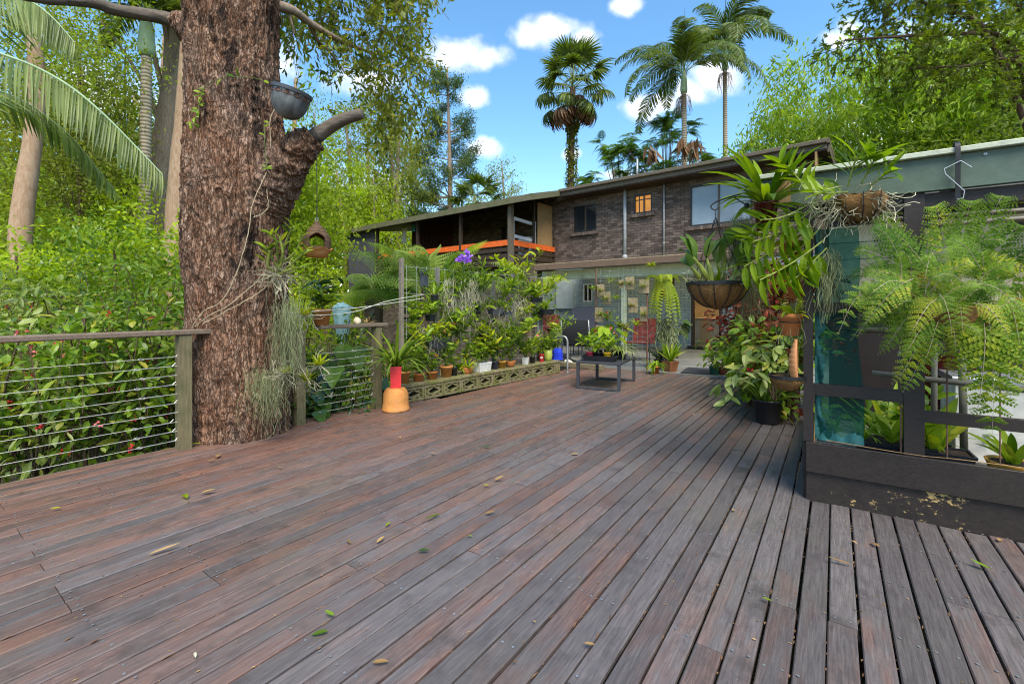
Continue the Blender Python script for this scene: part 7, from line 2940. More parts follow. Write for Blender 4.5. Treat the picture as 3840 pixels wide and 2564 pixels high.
def su(u, off=0.0):
    x, y, t = on_line(u, (S0 + SN * off), SD)
    return t, y


def spuv(u, v, off=0.0):
    t, y = su(u, off)
    return A(*(S0 + SD * t + SN * off)[:2], zat(v, y))


def shade_house():
    h = thing('shade_house', 'open shade house of dark brown timber with a sage green top beam', 'shade house', tuple(S0))
    Lr = 2.3
    # clad base: upper board laps over the lower one
    for (z0, z1, o, mt) in ((.195, .392, .012, 'brown_paint'), (-.015, .200, -.012, 'flaking_paint')):
        mb = MB()
        bx(mb, SP(Lr / 2, (z0 + z1) / 2, o), (Lr, .024, z1 - z0), SD, ch=.003)
        mb.build('board', MATS[mt], h)
        mb = MB()
        bar(mb, SP(-.012, (z0 + z1) / 2, -.03 + o), SP(-.012, (z0 + z1) / 2, -.03 + o) + D1 * 2.4, .022, z1 - z0, ch=.003)
        mb.build('board', MATS[mt], h)
    # posts
    tp = su(3030)[0]
    mb = MB()
    bx(mb, SP(tp + .002, .392 + (2.0 - .392) / 2, -.03), (.055, .07, 2.0 - .393), SD, ch=.003)
    mb.build('post', MATS['brown_paint'], h)
    t2 = su(3430)[0]
    mb = MB()
    bx(mb, SP(t2, 1.19, -.035), (.095, .06, 1.60), SD, ch=.003)
    mb.build('post', MATS['brown_paint'], h)
    mb = MB()
    bx(mb, SP(t2 + .75, 1.19, -.035), (.095, .06, 1.60), SD, ch=.003)
    mb.build('post', MATS['brown_paint'], h)
    mb = MB()
    bx(mb, SP(tp, 1.0, -.03) + D1 * 2.3, (.055, .07, 2.0), SD)
    mb.build('post', MATS['brown_paint'], h)
    # rails
    for (a, b, z0, z1) in ((tp + .03, t2 - .047, 1.26, 1.33), (tp + .03, t2 - .047, .706, .784), (t2 + .048, Lr, .600, .672), (t2 + .048, Lr, 1.16, 1.23)):
        mb = MB()
        bx(mb, SP((a + b) / 2, (z0 + z1) / 2, -.03), (b - a, .035, z1 - z0), SD, ch=.002)
        mb.build('rail', MATS['brown_paint'], h)
    # twine and rods
    for (u, z0, z1) in ((3380, .40, .70), (3555, .40, 1.15), (3755, .40, 1.15)):
        t = su(u)[0]
        mb = MB()
        tube(mb, [SP(t, z0, -.02), SP(t, z1, -.02)], .004, 5)
        mb.build('rod', MATS['rust'], h)
    mb = MB()
    tube(mb, spline([SP(tp + .1, .42, .02), SP(t2, .405, .022), SP(t2 + .35, .415, .022), SP(Lr, .405, .022)], 20), .0022, 4)
    mb.build('twine', MATS['jute'], h)
    # top beam with its cap, dark bearer below
    ta = su(2831)[0]
    mb = MB()
    bx(mb, SP((ta + .02 + Lr) / 2, 2.09, 0), (Lr - ta - .02, .04, .20), SD, ch=.003)
    be = mb.build('beam', MATS['green_beam'], h)
    mb = MB()
    bx(mb, SP((ta + Lr) / 2, 2.207, .012), (Lr - ta, .085, .032), SD, ch=.004)
    mb.build('beam_cap', MATS['beam_cap'], be)
    tb0, tb1 = su(2895)[0], su(2966)[0]
    mb = MB()
    bx(mb, SP((tb0 + tb1) / 2, 2.085, .028), (tb1 - tb0, .014, .155), SD)
    mb.build('plywood_patch', MATS['ply'], be)
    mb = MB()
    bx(mb, SP(1.2, 1.94, -.05), (2.6, .05, .09), SD)
    mb.build('bearer', MATS['brown_paint'], h)
    for (u, v) in ((3695, 578), (2980, 655)):
        mb = MB()
        p = spuv(u, v, .021)
        lathe(mb, [(.001, .006), (.008, .004), (.009, 0)], p, 10, ax=tuple(SN))
        mb.build('bolt', MATS['galv'], be)
    # roof bearers going back
    for t in (.0, .75, 1.5, 2.25):
        mb = MB()
        bar(mb, SP(t, 2.02, -.07), SP(t, 2.02, -.07) + D1 * 2.4, .045, .09)
        mb.build('rafter', MATS['brown_paint'], h)
    # shade cloth panel with a folded, wavy edge
    mb = MB()
    n, m = 24, 40
    c0 = tp + .035
    V = []
    for i in range(n + 1):
        for j in range(m + 1):
            f, g = i / n, j / m
            wid = .215 + .03 * (1 - g) + .012 * math.sin(g * 9)
            V.append(SP(c0 + .02 + wid * f, .405 + 1.42 * g, -.075 + .012 * math.sin(f * 7 + g * 5) + .006 * math.sin(g * 23 + f * 3)))
    idx = np.arange((n + 1) * (m + 1)).reshape(n + 1, m + 1)
    Q = np.stack([idx[:-1, :-1], idx[1:, :-1], idx[1:, 1:], idx[:-1, 1:]], -1).reshape(-1, 4)
    mb.add(V, Q)
    sc = mb.build('shade_cloth', MATS['cloth'], h, smooth=True)
    mb = MB()
    V = []
    for j in range(m * 2 + 1):
        g = j / (m * 2)
        w = .045 + .018 * math.sin(g * 31) * math.sin(g * 7 + 1) + .006 * rng.normal()
        for k in range(4):
            V.append(SP(c0 + .004 + w * k / 3, .405 + 1.42 * g, -.060 + .012 * math.sin(k * 2.1 + g * 26) + .004 * rng.normal()))
    Q = [(4 * j + k, 4 * j + k + 1, 4 * j + 5 + k, 4 * j + 4 + k) for j in range(m * 2) for k in range(3)]
    mb.add(V, Q)
    mb.build('folded_edge', MATS['cloth_edge'], sc, smooth=True)
    mb = MB()
    V = []
    for i in range(31):
        f = i / 30
        z = .43 + .05 * abs(math.sin(f * 6)) * rng.uniform(.4, 1)
        V += [SP(c0 + .02 + .25 * f, .398, -.055), SP(c0 + .02 + .25 * f, z, -.062 + .012 * math.sin(f * 19))]
    mb.add(V, [(2 * i, 2 * i + 2, 2 * i + 3, 2 * i + 1) for i in range(30)])
    mb.build('crumpled_hem', MATS['cloth_edge'], sc, smooth=True)
    # water pipes inside
    for (a, b, r_) in ((spuv(3270, 1398, -.35), spuv(3840, 1462, -.35), .019), (spuv(3240, 832, -.3), spuv(3840, 790, -.3), .018), (spuv(3280, 862, -.42), spuv(3840, 820, -.42), .018), (spuv(3616, 1720, -.5), spuv(3606, 1235, -.5), .021), (spuv(3502, 1690, -.7), spuv(3505, 1230, -.7), .018), (spuv(3230, 1238, -.5), spuv(3340, 1240, -.5), .022)):
        mb = MB()
        d = b - a
        if abs(d[2]) < .5:
            b = b + unit(d) * .6
        tube(mb, [a, (a + b) / 2, b], r_, 10)
        mb.build('pipe', MATS['pipe'], h, smooth=True)
    return h


shade_house()


def store_wall():
    t = thing('weatherboard_shed', 'cream weatherboard shed behind the shade house', 'shed', tuple(TS(.9, 6.4, -.0)))
    mb = MB()
    bx(mb, TS(2.9, 6.5, 1.15), (5.9, .12, 2.3), D2)
    mb.build('frame', MATS['brown_paint'], t)
    for k in range(5):
        z = 1.36 + .19 * k
        mb = MB()
        bx(mb, TS(2.9, 6.42, z), (5.9, .025, .182), D2, up=(D1[0] * -.10, D1[1] * -.10, 1))
        mb.build('weatherboard', MATS['cream_board'], t)
    mb = MB()
    bx(mb, TS(2.95, 6.3, 2.38), (6.0, .8, .05), D2)
    mb.build('roof', MATS['roof'], t)


store_wall()


def inside_shade_house():
    items = [((3345, 1690), .30, ('trough', .21, .11, .10, 'black_plastic'), [(S, dict(n=26, L=.26, W=.012, row=2), 'L_pot'), (S, dict(n=10, L=.34, W=.05), 'L_pot')], 'black tray of young plants behind the shade cloth'),
             ((3510, 1715), .26, ('trough', .17, .10, .09, 'black_plastic'), [(S, dict(n=7, L=.46, W=.085, bend=.9, spread=.7), 'L_pot'), (S, dict(n=5, L=.25, W=.05, bend=.9, spread=.9), 'L_pot_lime')], 'black tray with a broad leaved orchid behind the second post'),
             ((3800, 1690), .22, ('bowl', .12, .085, .085, 'ochre'), [(S, dict(n=9, L=.30, W=.045, bend=.7, spread=.8), 'L_pot')], 'ochre bowl with an orchid at the picture edge in the shade house'),
             ((3420, 1640), .75, ('round', .08, .06, .13, 'terra'), [(S, dict(n=14, L=.30, W=.03), 'L_pot')], 'terracotta pot half hidden by the second post'),
             ((3130, 1600), .7, ('plain', .12, .10, .30, 'white_plastic'), [(LF, dict(n_stem=6, H=.3, L=.1, W=.04), 'L_pot')], 'white bucket behind the shade cloth'),
             ((3230, 1620), .75, ('bowl', .15, .09, .12, 'terra'), [(S, dict(n=14, L=.4, W=.05), 'L_dark')], 'terracotta bowl behind the shade cloth'),
             ((3330, 1560), 1.0, ('plain', .12, .1, .22, 'black_plastic'), [(S, dict(n=24, L=.55, W=.05, bend=.8), 'L_pot'), (LF, dict(n_stem=6, H=.5, L=.2, W=.07), 'L_shrub')], 'black pot of tall orchids deep in the shade house'),
             ((3560, 1560), 1.3, ('plain', .12, .1, .22, 'black_plastic'), [(S, dict(n=20, L=.5, W=.05, bend=.8), 'L_pot')], 'black pot of orchids beside the upright pipe')]
    for (uv, depth, pot, pl, lab) in items:
        p = spuv(uv[0], uv[1], -depth)
        z = .0 if depth > .5 else .30
        p[2] = z
        t = potted(lab, p, pot, pl, rotz=math.atan2(SD[1], SD[0]))
    # bench carrying the trays
    b = thing('potting_bench', 'low slatted bench inside the shade house carrying the black trays', 'bench', tuple(SP(.9, 0, -.27)))
    for k in range(5):
        mb = MB()
        bx(mb, SP(1.15, .285, -.12 - .075 * k), (2.2, .06, .022), SD)
        mb.build('slat', MATS['limb_wood'], b)
    for t in (.1, 1.1, 2.1):
        for o in (-.13, -.41):
            mb = MB()
            bx(mb, SP(t, .137, o), (.04, .04, .274), SD)
            mb.build('leg', MATS['limb_wood'], b)
    # white chest, maroon cloth on a chair
    c = spuv(3790, 1500, -1.3)
    c[2] = 0
    t = thing('white_chest', 'white chest standing deep in the shade house at the picture edge', 'chest', tuple(c))
    mb = MB()
    bx(mb, c + A(0, 0, .36), (.7, .5, .72), SD, ch=.012)
    mb.build('body', MATS['white_plastic'], t)
    mb = MB()
    bx(mb, c + A(0, 0, .75), (.74, .54, .05), SD, ch=.01)
    mb.build('lid', MATS['galv'], t)
    c = spuv(3560, 1560, -1.9)
    c[2] = 0
    chair('maroon chair standing deep in the shade house', c, 2.2, 'maroon_glaze', 'maroon_glaze', 'metal_dark', .9, .5, None)
    # iron bracket over the beam, wire hook and chain
    t0, y0 = su(3582)
    t = thing('iron_bracket', 'dark iron strap hooked over the sage green beam', 'bracket', tuple(SP(t0, 2.0)))
    mb = MB()
    P = [SP(t0, 2.18, -.03), SP(t0, 2.245, .0), SP(t0, 2.245, .05), SP(t0, 2.19, .066), SP(t0, 2.0, .062), SP(t0, 1.90, .06)]
    C = spline(P, 24)
    for a, b in zip(C[:-1], C[1:]):
        bar(mb, a, b + (b - a) * .06, .022, .006, up=tuple(np.cross(b - a, SD)))
    mb.build('strap', MATS['metal_black'], t)
    mb = MB()
    q = SP(t0, 2.08, .075)
    up = A(0, 0, 1)
    tube(mb, [q + SD * .055 + up * .01, q + up * .055 + SD * .01, q - SD * .06 + up * .02, q - SD * .055 - up * .01, q + SD * .025 - up * .12, q + SD * .02 - up * .16, q - SD * .005 - up * .165], .003, 5)
    mb.build('wire_hook', MATS['galv'], t)
    # lacy fern in a coir basket
    c = SP(t0 - .05, 1.27, .10)
    t = thing('lacy_fern', 'large lacy fern spilling from a coir basket hung on the iron bracket', 'fern', tuple(c))
    mb = MB()
    lathe(mb, [(.001, -.16), (.09, -.145), (.15, -.08), (.175, .0), (.16, .03), (.08, .05), (.001, .055)], c, 26)
    mb.v[0] += rng.normal(size=mb.v[0].shape) * .006
    mb.build('coir_basket', MATS['coir'], t, smooth=True)
    mb = MB()
    for k in range(13):
        z = c[2] + .06 + k * .046
        a = np.linspace(0, 2 * PI, 9)
        d1, d2 = (A(1, 0, 0), A(0, 1, 0)) if k % 2 else (A(0, 1, 0), A(1, 0, 0))
        f = k / 12
        ctr = c * (1 - f) + (SP(t0 + .015, 1.91, .07)) * f
        ctr[2] = z
        tube(mb, [ctr + d1 * .010 * math.cos(x) + A(0, 0, .026 * math.sin(x)) for x in a], .0028, 4, cap=False)
    mb.build('chain', MATS['metal_black'], t)
    views = []
    for k in range(12):
        az = rng.uniform(0, 2 * PI)
        o = SD * math.cos(az) * 1.15 + SN * math.sin(az) * .62
        L = rng.uniform(.24, .42)
        st = c + o * .12 + A(0, 0, rng.uniform(-.06, .05))
        up = rng.uniform(.0, 1.0)
        P = [st, st + o * L * .45 + A(0, 0, L * .55 * up), st + o * L * .85 + A(0, 0, L * (.70 * up - .12)), st + o * L * 1.12 + A(0, 0, L * (.45 * up - .55))]
        views.append((P, L * .40, 'L_dav'))
    for (u0, v0, u1, v1, mt, o_) in ((3480, 1250, 3345, 1440, 'L_dav_y', .2), (3500, 1240, 3385, 1470, 'L_dav', .16), (3600, 1230, 3545, 1400, 'L_dav_y', .14), (3640, 1220, 3640, 1400, 'L_dav', .2), (3700, 1150, 3720, 1640, 'L_dav_y', .22), (3750, 1200, 3790, 1520, 'L_dav', .2), (3690, 1200, 3660, 1560, 'L_dav_y', .24), (3760, 1100, 3835, 1380, 'L_dav', .22), (3420, 1180, 3290, 1330, 'L_dav', .18), (3560, 1220, 3580, 1330, 'L_dav', .25),
                                     (3800, 1050, 3870, 1480, 'L_dav_y', .18), (3730, 1250, 3700, 1480, 'L_dav', .18), (3450, 1130, 3250, 1200, 'L_dav', .2), (3520, 1200, 3450, 1380, 'L_dav', .24)):
        a, b = spuv(u0, v0, o_), spuv(u1, v1, o_)
        d = b - a
        P = [a, a + d * .3 + SN * .06 + A(0, 0, .03), a + d * .7 + SN * .05, b]
        views.append((P, np.linalg.norm(d) * .30, mt))
    # fronds standing up and reaching left under the beam
    for (u0, v0, u1, v1, o_) in ((3480, 1080, 3230, 1020, .14), (3470, 1060, 3200, 930, .12), (3500, 1040, 3330, 860, .14), (3560, 1000, 3500, 760, .1), (3590, 1000, 3640, 740, .12), (3650, 1000, 3760, 720, .1), (3680, 1050, 3830, 830, .14), (3700, 1080, 3860, 940, .16), (3450, 1120, 3170, 1130, .12), (3420, 1000, 3290, 800, .08), (3660, 1060, 3800, 1000, .24), (3540, 1080, 3480, 960, .25), (3420, 1100, 3220, 1180, .08), (3390, 1020, 3180, 1040, .05)):
        a, b = spuv(u0, v0, o_), spuv(u1, v1, o_ + .05)
        d = b - a
        views.append(([a, a + d * .4 + A(0, 0, .03), a + d * .8 + A(0, 0, .02) + SN * .03, b - A(0, 0, .02)], max(.09, np.linalg.norm(d) * .34), 'L_dav'))
    for k in range(42):
        u0, v0 = rng.uniform(3330, 3740), rng.uniform(940, 1230)
        a = rng.uniform(0, 2 * PI)
        q = rng.uniform(110, 260)
        o_ = rng.uniform(.0, .40)
        p0, p1 = spuv(u0, v0, o_), spuv(u0 + math.cos(a) * q * 1.15, v0 + math.sin(a) * q * .8 + 20, o_ + rng.uniform(-.06, .12))
        d = p1 - p0
        views.append(([p0, p0 + d * .4 + A(0, 0, .03) + SN * .02, p0 + d * .8 + SN * .03, p1 - A(0, 0, .03)], max(.06, np.linalg.norm(d) * .33), 'L_dav' if rng.random() < .93 else 'L_dav_y'))
    for P, w, mt in views:
        mb = MB()
        fern_frond(mb, P, w * .82, 11, 6, droop=rng.uniform(.05, .3), sr=.0022, ang=rng.uniform(.9, 1.1), leafk=1.0, wk=.62, twist=(SN * .9 + A(0, 0, .6)), start=.10)
        mb.build('frond', [MATS[mt], MATS['vine']], t)


inside_shade_house()


# ------------------------------------------------------------------ orchids and baskets around the corner of the shade house
def corner_plants():
    # cane orchid in a hanging root basket on the beam
    c = spuv(3225, 765, .12)
    t = thing('cane_orchid', 'cane orchid with long arching leafy stems in a basket on the beam', 'orchid', tuple(c))
    mb = MB()
    lathe(mb, [(.001, -.11), (.07, -.10), (.12, -.04), (.135, .03), (.12, .05), (.001, .055)], c, 22)
    mb.v[0] += rng.normal(size=mb.v[0].shape) * .007
    mb.build('basket', MATS['coir'], t, smooth=True)
    mb = MB()
    for k in range(9):
        a = 2 * PI * k / 9
        tube(mb, [c + A(.137 * math.cos(a), .137 * math.sin(a), .05), c + A(.13 * math.cos(a), .13 * math.sin(a), -.03), c + A(.075 * math.cos(a), .075 * math.sin(a), -.11)], .0035, 4)
    mb.build('basket_wire', MATS['metal_black'], t)
    mb = MB()
    cs = [([(3065, 740), (2990, 665), (2918, 600)], 9, .5, .13), ([(3070, 735), (3010, 690), (2955, 620)], 4, .6, .12), ([(3180, 700), (3195, 640), (3212, 590)], 7, .3, .15), ([(3230, 690), (3262, 630), (3290, 580)], 6, .3, .13), ([(3260, 700), (3310, 660), (3345, 640)], 4, .4, .13),
          ([(3060, 750), (2990, 790), (2920, 818), (2850, 825)], 10, .2, .15), ([(3180, 720), (3110, 725), (3040, 720)], 6, .5, .12), ([(3060, 770), (2990, 830), (2900, 880), (2800, 915)], 12, .05, .15), ([(3070, 790), (2980, 880), (2880, 950), (2790, 1000)], 13, -.05, .15),
          ([(3080, 850), (3000, 930), (2900, 985), (2810, 1010)], 13, -.35, .14), ([(3090, 900), (3010, 960), (2930, 1010), (2850, 1050)], 13, -.55, .14), ([(3100, 930), (3060, 970), (3010, 1020), (2960, 1060)], 10, -.6, .13), ([(3060, 760), (2960, 850), (2850, 870), (2780, 900)], 11, .1, .14)]
    for k, (P, n, up, L) in enumerate(cs):
        o = .12 + .10 * rng.random()
        Q = [spuv(u, v, o + .04 * j) for j, (u, v) in enumerate(P)]
        mb = MB()
        cane(mb, Q, .0052, n + 5, L * 1.3, .042, up=up, start=.18 if k > 4 else .25, side=tuple(SN + A(0, 0, .6)), bend=.5 if up > 0 else .9)
        mb.build('stem', [MATS['L_orchid'], MATS['cane']], t)
    mb = MB()
    for k in range(230):
        q = spuv(rng.uniform(3030, 3330), rng.uniform(720, 800), .1 + .1 * rng.random())
        P = [q]
        d = unit(rng.normal(size=3) + A(-.3, -.2, -.5))
        for j in range(int(rng.integers(3, 7))):
            d = unit(d + rng.normal(size=3) * .5 + A(0, 0, -.15))
            P.append(P[-1] + d * .035)
        tube(mb, P, .0019, 3, tint=rng.random(), cap=False)
    mb.build('roots', MATS['L_root'], t)
    # strappy bromeliad in a maroon pot at the beam end
    p = spuv(2872, 865, .10)
    potted('maroon glazed pot with a big strappy bromeliad at the end of the beam', p, ('plain', .075, .055, .19, 'maroon_glaze'), [(S, dict(n=26, L=.52, W=.048, bend=1.1, spread=.85, nseg=8, shape='lance'), 'L_orchid'), (S, dict(n=10, L=.40, W=.05, bend=1.5, spread=1.2, nseg=8), 'L_strap')], name='potted_bromeliad')
    # bracket and coir hanging basket with thick caned orchid
    hk = R(2684, 760, 3.42)
    e = spuv(2800, 770, .05)
    t = thing('hook_bracket', 'black iron bracket with a curled hook at the end of the beam', 'bracket', tuple(e))
    mb = MB()
    a = spuv(2838, 716, .05)
    tube(mb, spline([a, (a + hk) / 2 + A(0, 0, .012), hk + A(.02, -.01, .012), hk + A(-.02, .01, -.01), hk + A(-.03, .01, -.035), hk + A(-.005, 0, -.055), hk + A(.02, 0, -.035)], 40), .0055, 7)
    mb.build('arm', MATS['metal_black'], t, smooth=True)
    mb = MB()
    tube(mb, [a * .45 + hk * .55 + A(0, 0, .004), e + A(0, 0, .0)], .0045, 6)
    lathe(mb, [(.001, -.02), (.014, -.015), (.016, .015), (.001, .02)], e, 10)
    mb.build('brace', MATS['metal_black'], t)
    c = R(2690, 1066, 3.42)
    t = thing('hanging_basket', 'big coir lined hanging basket with a thick stemmed orchid', 'hanging basket', tuple(c - A(0, 0, .18)))
    r = .213
    prof = [(.001, -.185), (.06, -.175), (.12, -.145), (.175, -.09), (.205, -.03), (r - .004, .0), (r - .02, .0), (.001, .01)]
    mb = MB()
    lathe(mb, prof, c, 40)
    mb.v[0] += rng.normal(size=mb.v[0].shape) * .0035
    mb.build('coir_liner', MATS['coir'], t, smooth=True)
    mb = MB()
    a = np.linspace(0, 2 * PI, 41)
    for rr_, z in ((r + .004, .004),):
        bm = MB()
        lathe(bm, [(rr_ - .004, -.012), (rr_ + .004, -.012), (rr_ + .004, .012), (rr_ - .004, .012), (rr_ - .004, -.012)], c + A(0, 0, z), 40)
        bm.build('rim', MATS['metal_black'], t)
    for k in range(12):
        x = 2 * PI * k / 12
        d = A(math.cos(x), math.sin(x), 0)
        bm = MB()
        tube(bm, spline([c + d * (q[0] + .006) + A(0, 0, q[1]) for q in prof[1:6]], 12), .0038, 5)
        bm.build('rib', MATS['metal_black'], t)
    hub = hk + A(0, 0, -.11)
    for k in range(4):
        x = 2 * PI * k / 4 + .6
        q = c + A(math.cos(x) * r, math.sin(x) * r, .01)
        bm = MB()
        m = 22
        for j in range(m):
            f = (j + .5) / m
            p = hub * (1 - f) + q * f
            dd = unit(q - hub)
            sd = unit(np.cross(dd, A(0, 1, .1) if j % 2 else A(1, 0, .1)))
            th = np.linspace(0, 2 * PI, 7)
            tube(bm, [p + dd * .012 * math.cos(y) + sd * .005 * math.sin(y) for y in th], .0024, 3, cap=False)
        bm.build('chain', MATS['metal_black'], t)
    bm = MB()
    tube(bm, [hk + A(-.005, 0, -.055), hub], .003, 5)
    bm.build('link', MATS['metal_black'], t)
    # thick pseudobulbs with broad leaves
    for k, (u0, v0, u1, v1, tips) in enumerate(((2660, 1050, 2600, 965, [(2570, 890), (2610, 880), (2555, 960)]), (2700, 1050, 2720, 930, [(2770, 850), (2755, 870)]), (2730, 1050, 2790, 1000, [(2850, 990), (2830, 960)]), (2670, 1055, 2650, 970, [(2640, 880), (2690, 900)]), (2640, 1060, 2590, 1000, [(2545, 985), (2600, 930)]), (2710, 1060, 2690, 990, [(2700, 900), (2665, 880)]), (2740, 1060, 2760, 990, [(2800, 930)]))):
        Y0 = 3.42 + rng.uniform(-.10, .08)
        a, b = R(u0, v0 + 10, Y0), R(u1, v1, Y0 + rng.uniform(-.08, .08))
        bm = MB()
        tube(bm, spline([a, (a + b) / 2 + A(.008, 0, 0), b], 10), [.010, .015, .019, .021, .021, .019, .016, .013, .010, .008], 9, mat=1)
        for (u, v) in tips:
            e_ = R(u, v, Y0 + rng.uniform(-.1, .1))
            d = e_ - b
            leaves(bm, [b], d + A(0, 0, .12), A(0, 0, 1) + rng.normal(size=3) * .3 - d, np.linalg.norm(d) * 1.3, .085, .9, 'lance', 8, .35)
        bm.build('stem', [MATS['L_strap'], MATS['cane']], t)
    bm = MB()
    strap_plant(bm, c + A(0, 0, .01), 24, .14, .02, 1.3, 1.2, 'lance')
    bm.build('offshoots', [MATS['L_orchid'], MATS['stem']], t)
    bm = MB()
    for k in range(70):
        q = c + A(rng.normal() * .1, rng.normal() * .1, .02)
        P = [q]
        d = unit(rng.normal(size=3) * A(1, 1, .3))
        for j in range(4):
            d = unit(d + rng.normal(size=3) * .5)
            P.append(P[-1] + d * .035)
        tube(bm, P, .0018, 3, tint=rng.random(), cap=False)
    bm.build('roots', MATS['L_root'], t)
    # pots hung on the corner post
    for (u, v, rr_, hh, lab, mt) in ((2965, 1258, .076, .15, 'terracotta pot held in an iron ring on the corner post', 'terra'), (2985, 1120, .06, .11, 'terracotta pot hanging above the ringed pot on the corner post', 'terra'), (2965, 965, .085, .11, 'terracotta pot hanging high behind the arching orchid stems', 'terra')):
        p = spuv(u, v, -.02 if v > 1200 else -.15)
        potted(lab, p, ('round', rr_, rr_ * .68, hh, mt), [(S, dict(n=14, L=.22, W=.03, bend=1.3, spread=1.2), 'L_pot_lime')], group='pots hung on the corner post')
        if v > 1200:
            mb = MB()
            a = np.linspace(0, 2 * PI, 25)
            tube(mb, [p + A(math.cos(x) * rr_ * .92, math.sin(x) * rr_ * .92, hh * .62) for x in a], .004, 5, cap=False)
            tube(mb, [p + SD * rr_ * .9 + A(0, 0, hh * .62), p + SD * (rr_ + .06) + A(0, 0, hh * .62)], .004, 5)
            tag(mb.build('pot_ring', MATS['metal_black']), 'iron ring holding the terracotta pot on the corner post', 'pot ring')
    # ribbed terracotta wall pocket, seen edge on
    p = spuv(3010, 1365, .03) - SD * .03
    t = thing('wall_pocket', 'ribbed terracotta wall pocket fixed to the side of the corner post', 'wall pot', tuple(p))
    mb = MB()
    n, m = 30, 14
    V = []
    for i in range(n + 1):
        f = i / n
        z = .165 - .33 * f
        w = .07 * math.sin(PI * min(1, f * .9 + .12)) ** .6
        dp = .05 * math.sin(PI * (f * .92 + .06)) ** .7 * (1 + .10 * math.cos(f * 60))
        for j in range(m + 1):
            a = PI * j / m
            V.append(p + A(0, 0, z) - SD * dp * math.sin(a) + D1 * w * math.cos(a))
    idx = np.arange((n + 1) * (m + 1)).reshape(n + 1, m + 1)
    mb.add(V, np.stack([idx[:-1, :-1], idx[1:, :-1], idx[1:, 1:], idx[:-1, 1:]], -1).reshape(-1, 4))
    o = mb.build('shell', MATS['terra_pale'], t, smooth=True)
    o.modifiers.new('thickness', 'SOLIDIFY').thickness = .008
    # half basket of coir below
    p = spuv(2992, 1415, -.02) - SD * .06
    t = thing('coir_half_basket', 'coir half basket hanging low beside the corner post', 'hanging basket', tuple(p))
    mb = MB()
    lathe(mb, [(.001, -.10), (.06, -.085), (.10, -.03), (.11, .0), (.09, .005), (.001, -.01)], p, 22)
    mb.v[0] += rng.normal(size=mb.v[0].shape) * .004
    mb.build('coir_liner', MATS['coir'], t, smooth=True)
    mb = MB()
    lathe(mb, [(.108, -.008), (.116, -.008), (.116, .012), (.108, .012)], p, 24)
    mb.build('rim', MATS['metal_black'], t)
    # big black pot on the deck
    c = G(2878, 1597) + A(0.08, .135, 0)
    potted('big black plastic pot with grassy leaves standing on the deck', c, ('plain', .148, .115, .265, 'black_plastic'), [(S, dict(n=120, L=.42, W=.020, bend=.9, spread=.75, r0=.11), 'L_strap')])
    # wire plant stand behind it
    c = G(2985, 1545) + A(-.05, .1, 0)
    t = thing('wire_stand', 'black wire plant stand on the deck beside the corner post', 'plant stand', tuple(c))
    for sx in (-1, 1):
        for sy in (-1, 1):
            mb = MB()
            q = c + D2 * .13 * sx + D1 * .13 * sy
            tube(mb, [q, q + A(0, 0, .30)], .005, 5)
            mb.build('leg', MATS['metal_black'], t)
    for z in (.08, .30):
        mb = MB()
        pts = [c + D2 * .13 * a + D1 * .13 * b + A(0, 0, z) for a, b in ((-1, -1), (1, -1), (1, 1), (-1, 1), (-1, -1))]
        for a, b in zip(pts[:-1], pts[1:]):
            tube(mb, [a, b], .004, 4)
        mb.build('ring', MATS['metal_black'], t)
    potted('black pot with yellowing leaves on the wire plant stand', c + A(0, 0, .305), ('plain', .11, .085, .18, 'black_plastic'), [(LF, dict(n_stem=14, H=.7, L=.13, W=.055, spread=.8), 'L_pot'), (LF, dict(n_stem=5, H=.6, L=.1, W=.05, spread=.8), 'L_bronze')])
    # bank of bronze-leaved begonias and green plants between the deck and the shade house
    bank = [(2835, 6.6, 1.55, 'L_bronze', 'F_pink', 'bronze leaved begonia tallest in the bank below the moss'), (2880, 6.0, 1.65, 'L_bronze', 'F_red', 'bronze leaved begonia with red flowers beside the terracotta pot'), (2795, 7.9, 1.2, 'L_bronze', 'F_pink', 'bronze leaved begonia nearest the kitchen door'), (2950, 5.4, 1.5, 'L_bronze', 'F_red', 'bronze leaved begonia close to the corner post'),
            (2830, 5.9, .8, 'L_pot', 'F_pink', 'green bushy plant in the middle of the begonia bank'), (2920, 5.2, 1.15, 'L_shrub', 'F_orange', 'green bushy plant in front of the corner post'), (2800, 6.9, .8, 'L_shrub', 'F_red', 'low green plant in front of the begonias'), (2960, 6.4, 1.6, 'L_pot', 'F_orange', 'tall green plant behind the corner post'),
            (2850, 7.4, 1.75, 'L_bronze', 'F_pink', 'bronze begonia at the back of the bank')]
    for k, (u, Y, H, mt, fm, lab) in enumerate(bank):
        c = A((u - 1920) / FPX * Y, Y, .0)
        shrub('begonia' if mt == 'L_bronze' else 'bushy_plant', lab, c, H * 1.12, .52, 15, 62, .13, .068, mt, 'plant', 'bank of begonias beside the deck', flowers=2 if mt == 'L_bronze' else 0, fm=fm, stem_r=.007)
    # pale leaved branch leaning out over the deck
    c = A(2.75, 4.75, .0)
    t = thing('leaning_shrub', 'pale leaved branching plant leaning out over the black pot', 'plant', tuple(c))
    st, fo = MB(), MB()
    for (pts) in ([(2900, 1500), (2880, 1380), (2800, 1420), (2700, 1440)], [(2900, 1500), (2890, 1360), (2790, 1370), (2740, 1440)], [(2910, 1500), (2900, 1330), (2830, 1300), (2790, 1330)], [(2910, 1480), (2910, 1320), (2880, 1250)], [(2900, 1500), (2850, 1400), (2760, 1460), (2720, 1510)], [(2920, 1490), (2960, 1370), (2940, 1300)],
                  [(2910, 1480), (2860, 1330), (2810, 1260)], [(2905, 1490), (2840, 1400), (2770, 1400)]):
        P = spline([R(u, v, 4.75 - .12 * j) for j, (u, v) in enumerate(pts)], 20)
        tube(st, P, np.linspace(.007, .0025, 20), 5, cap=False)
        m = 11
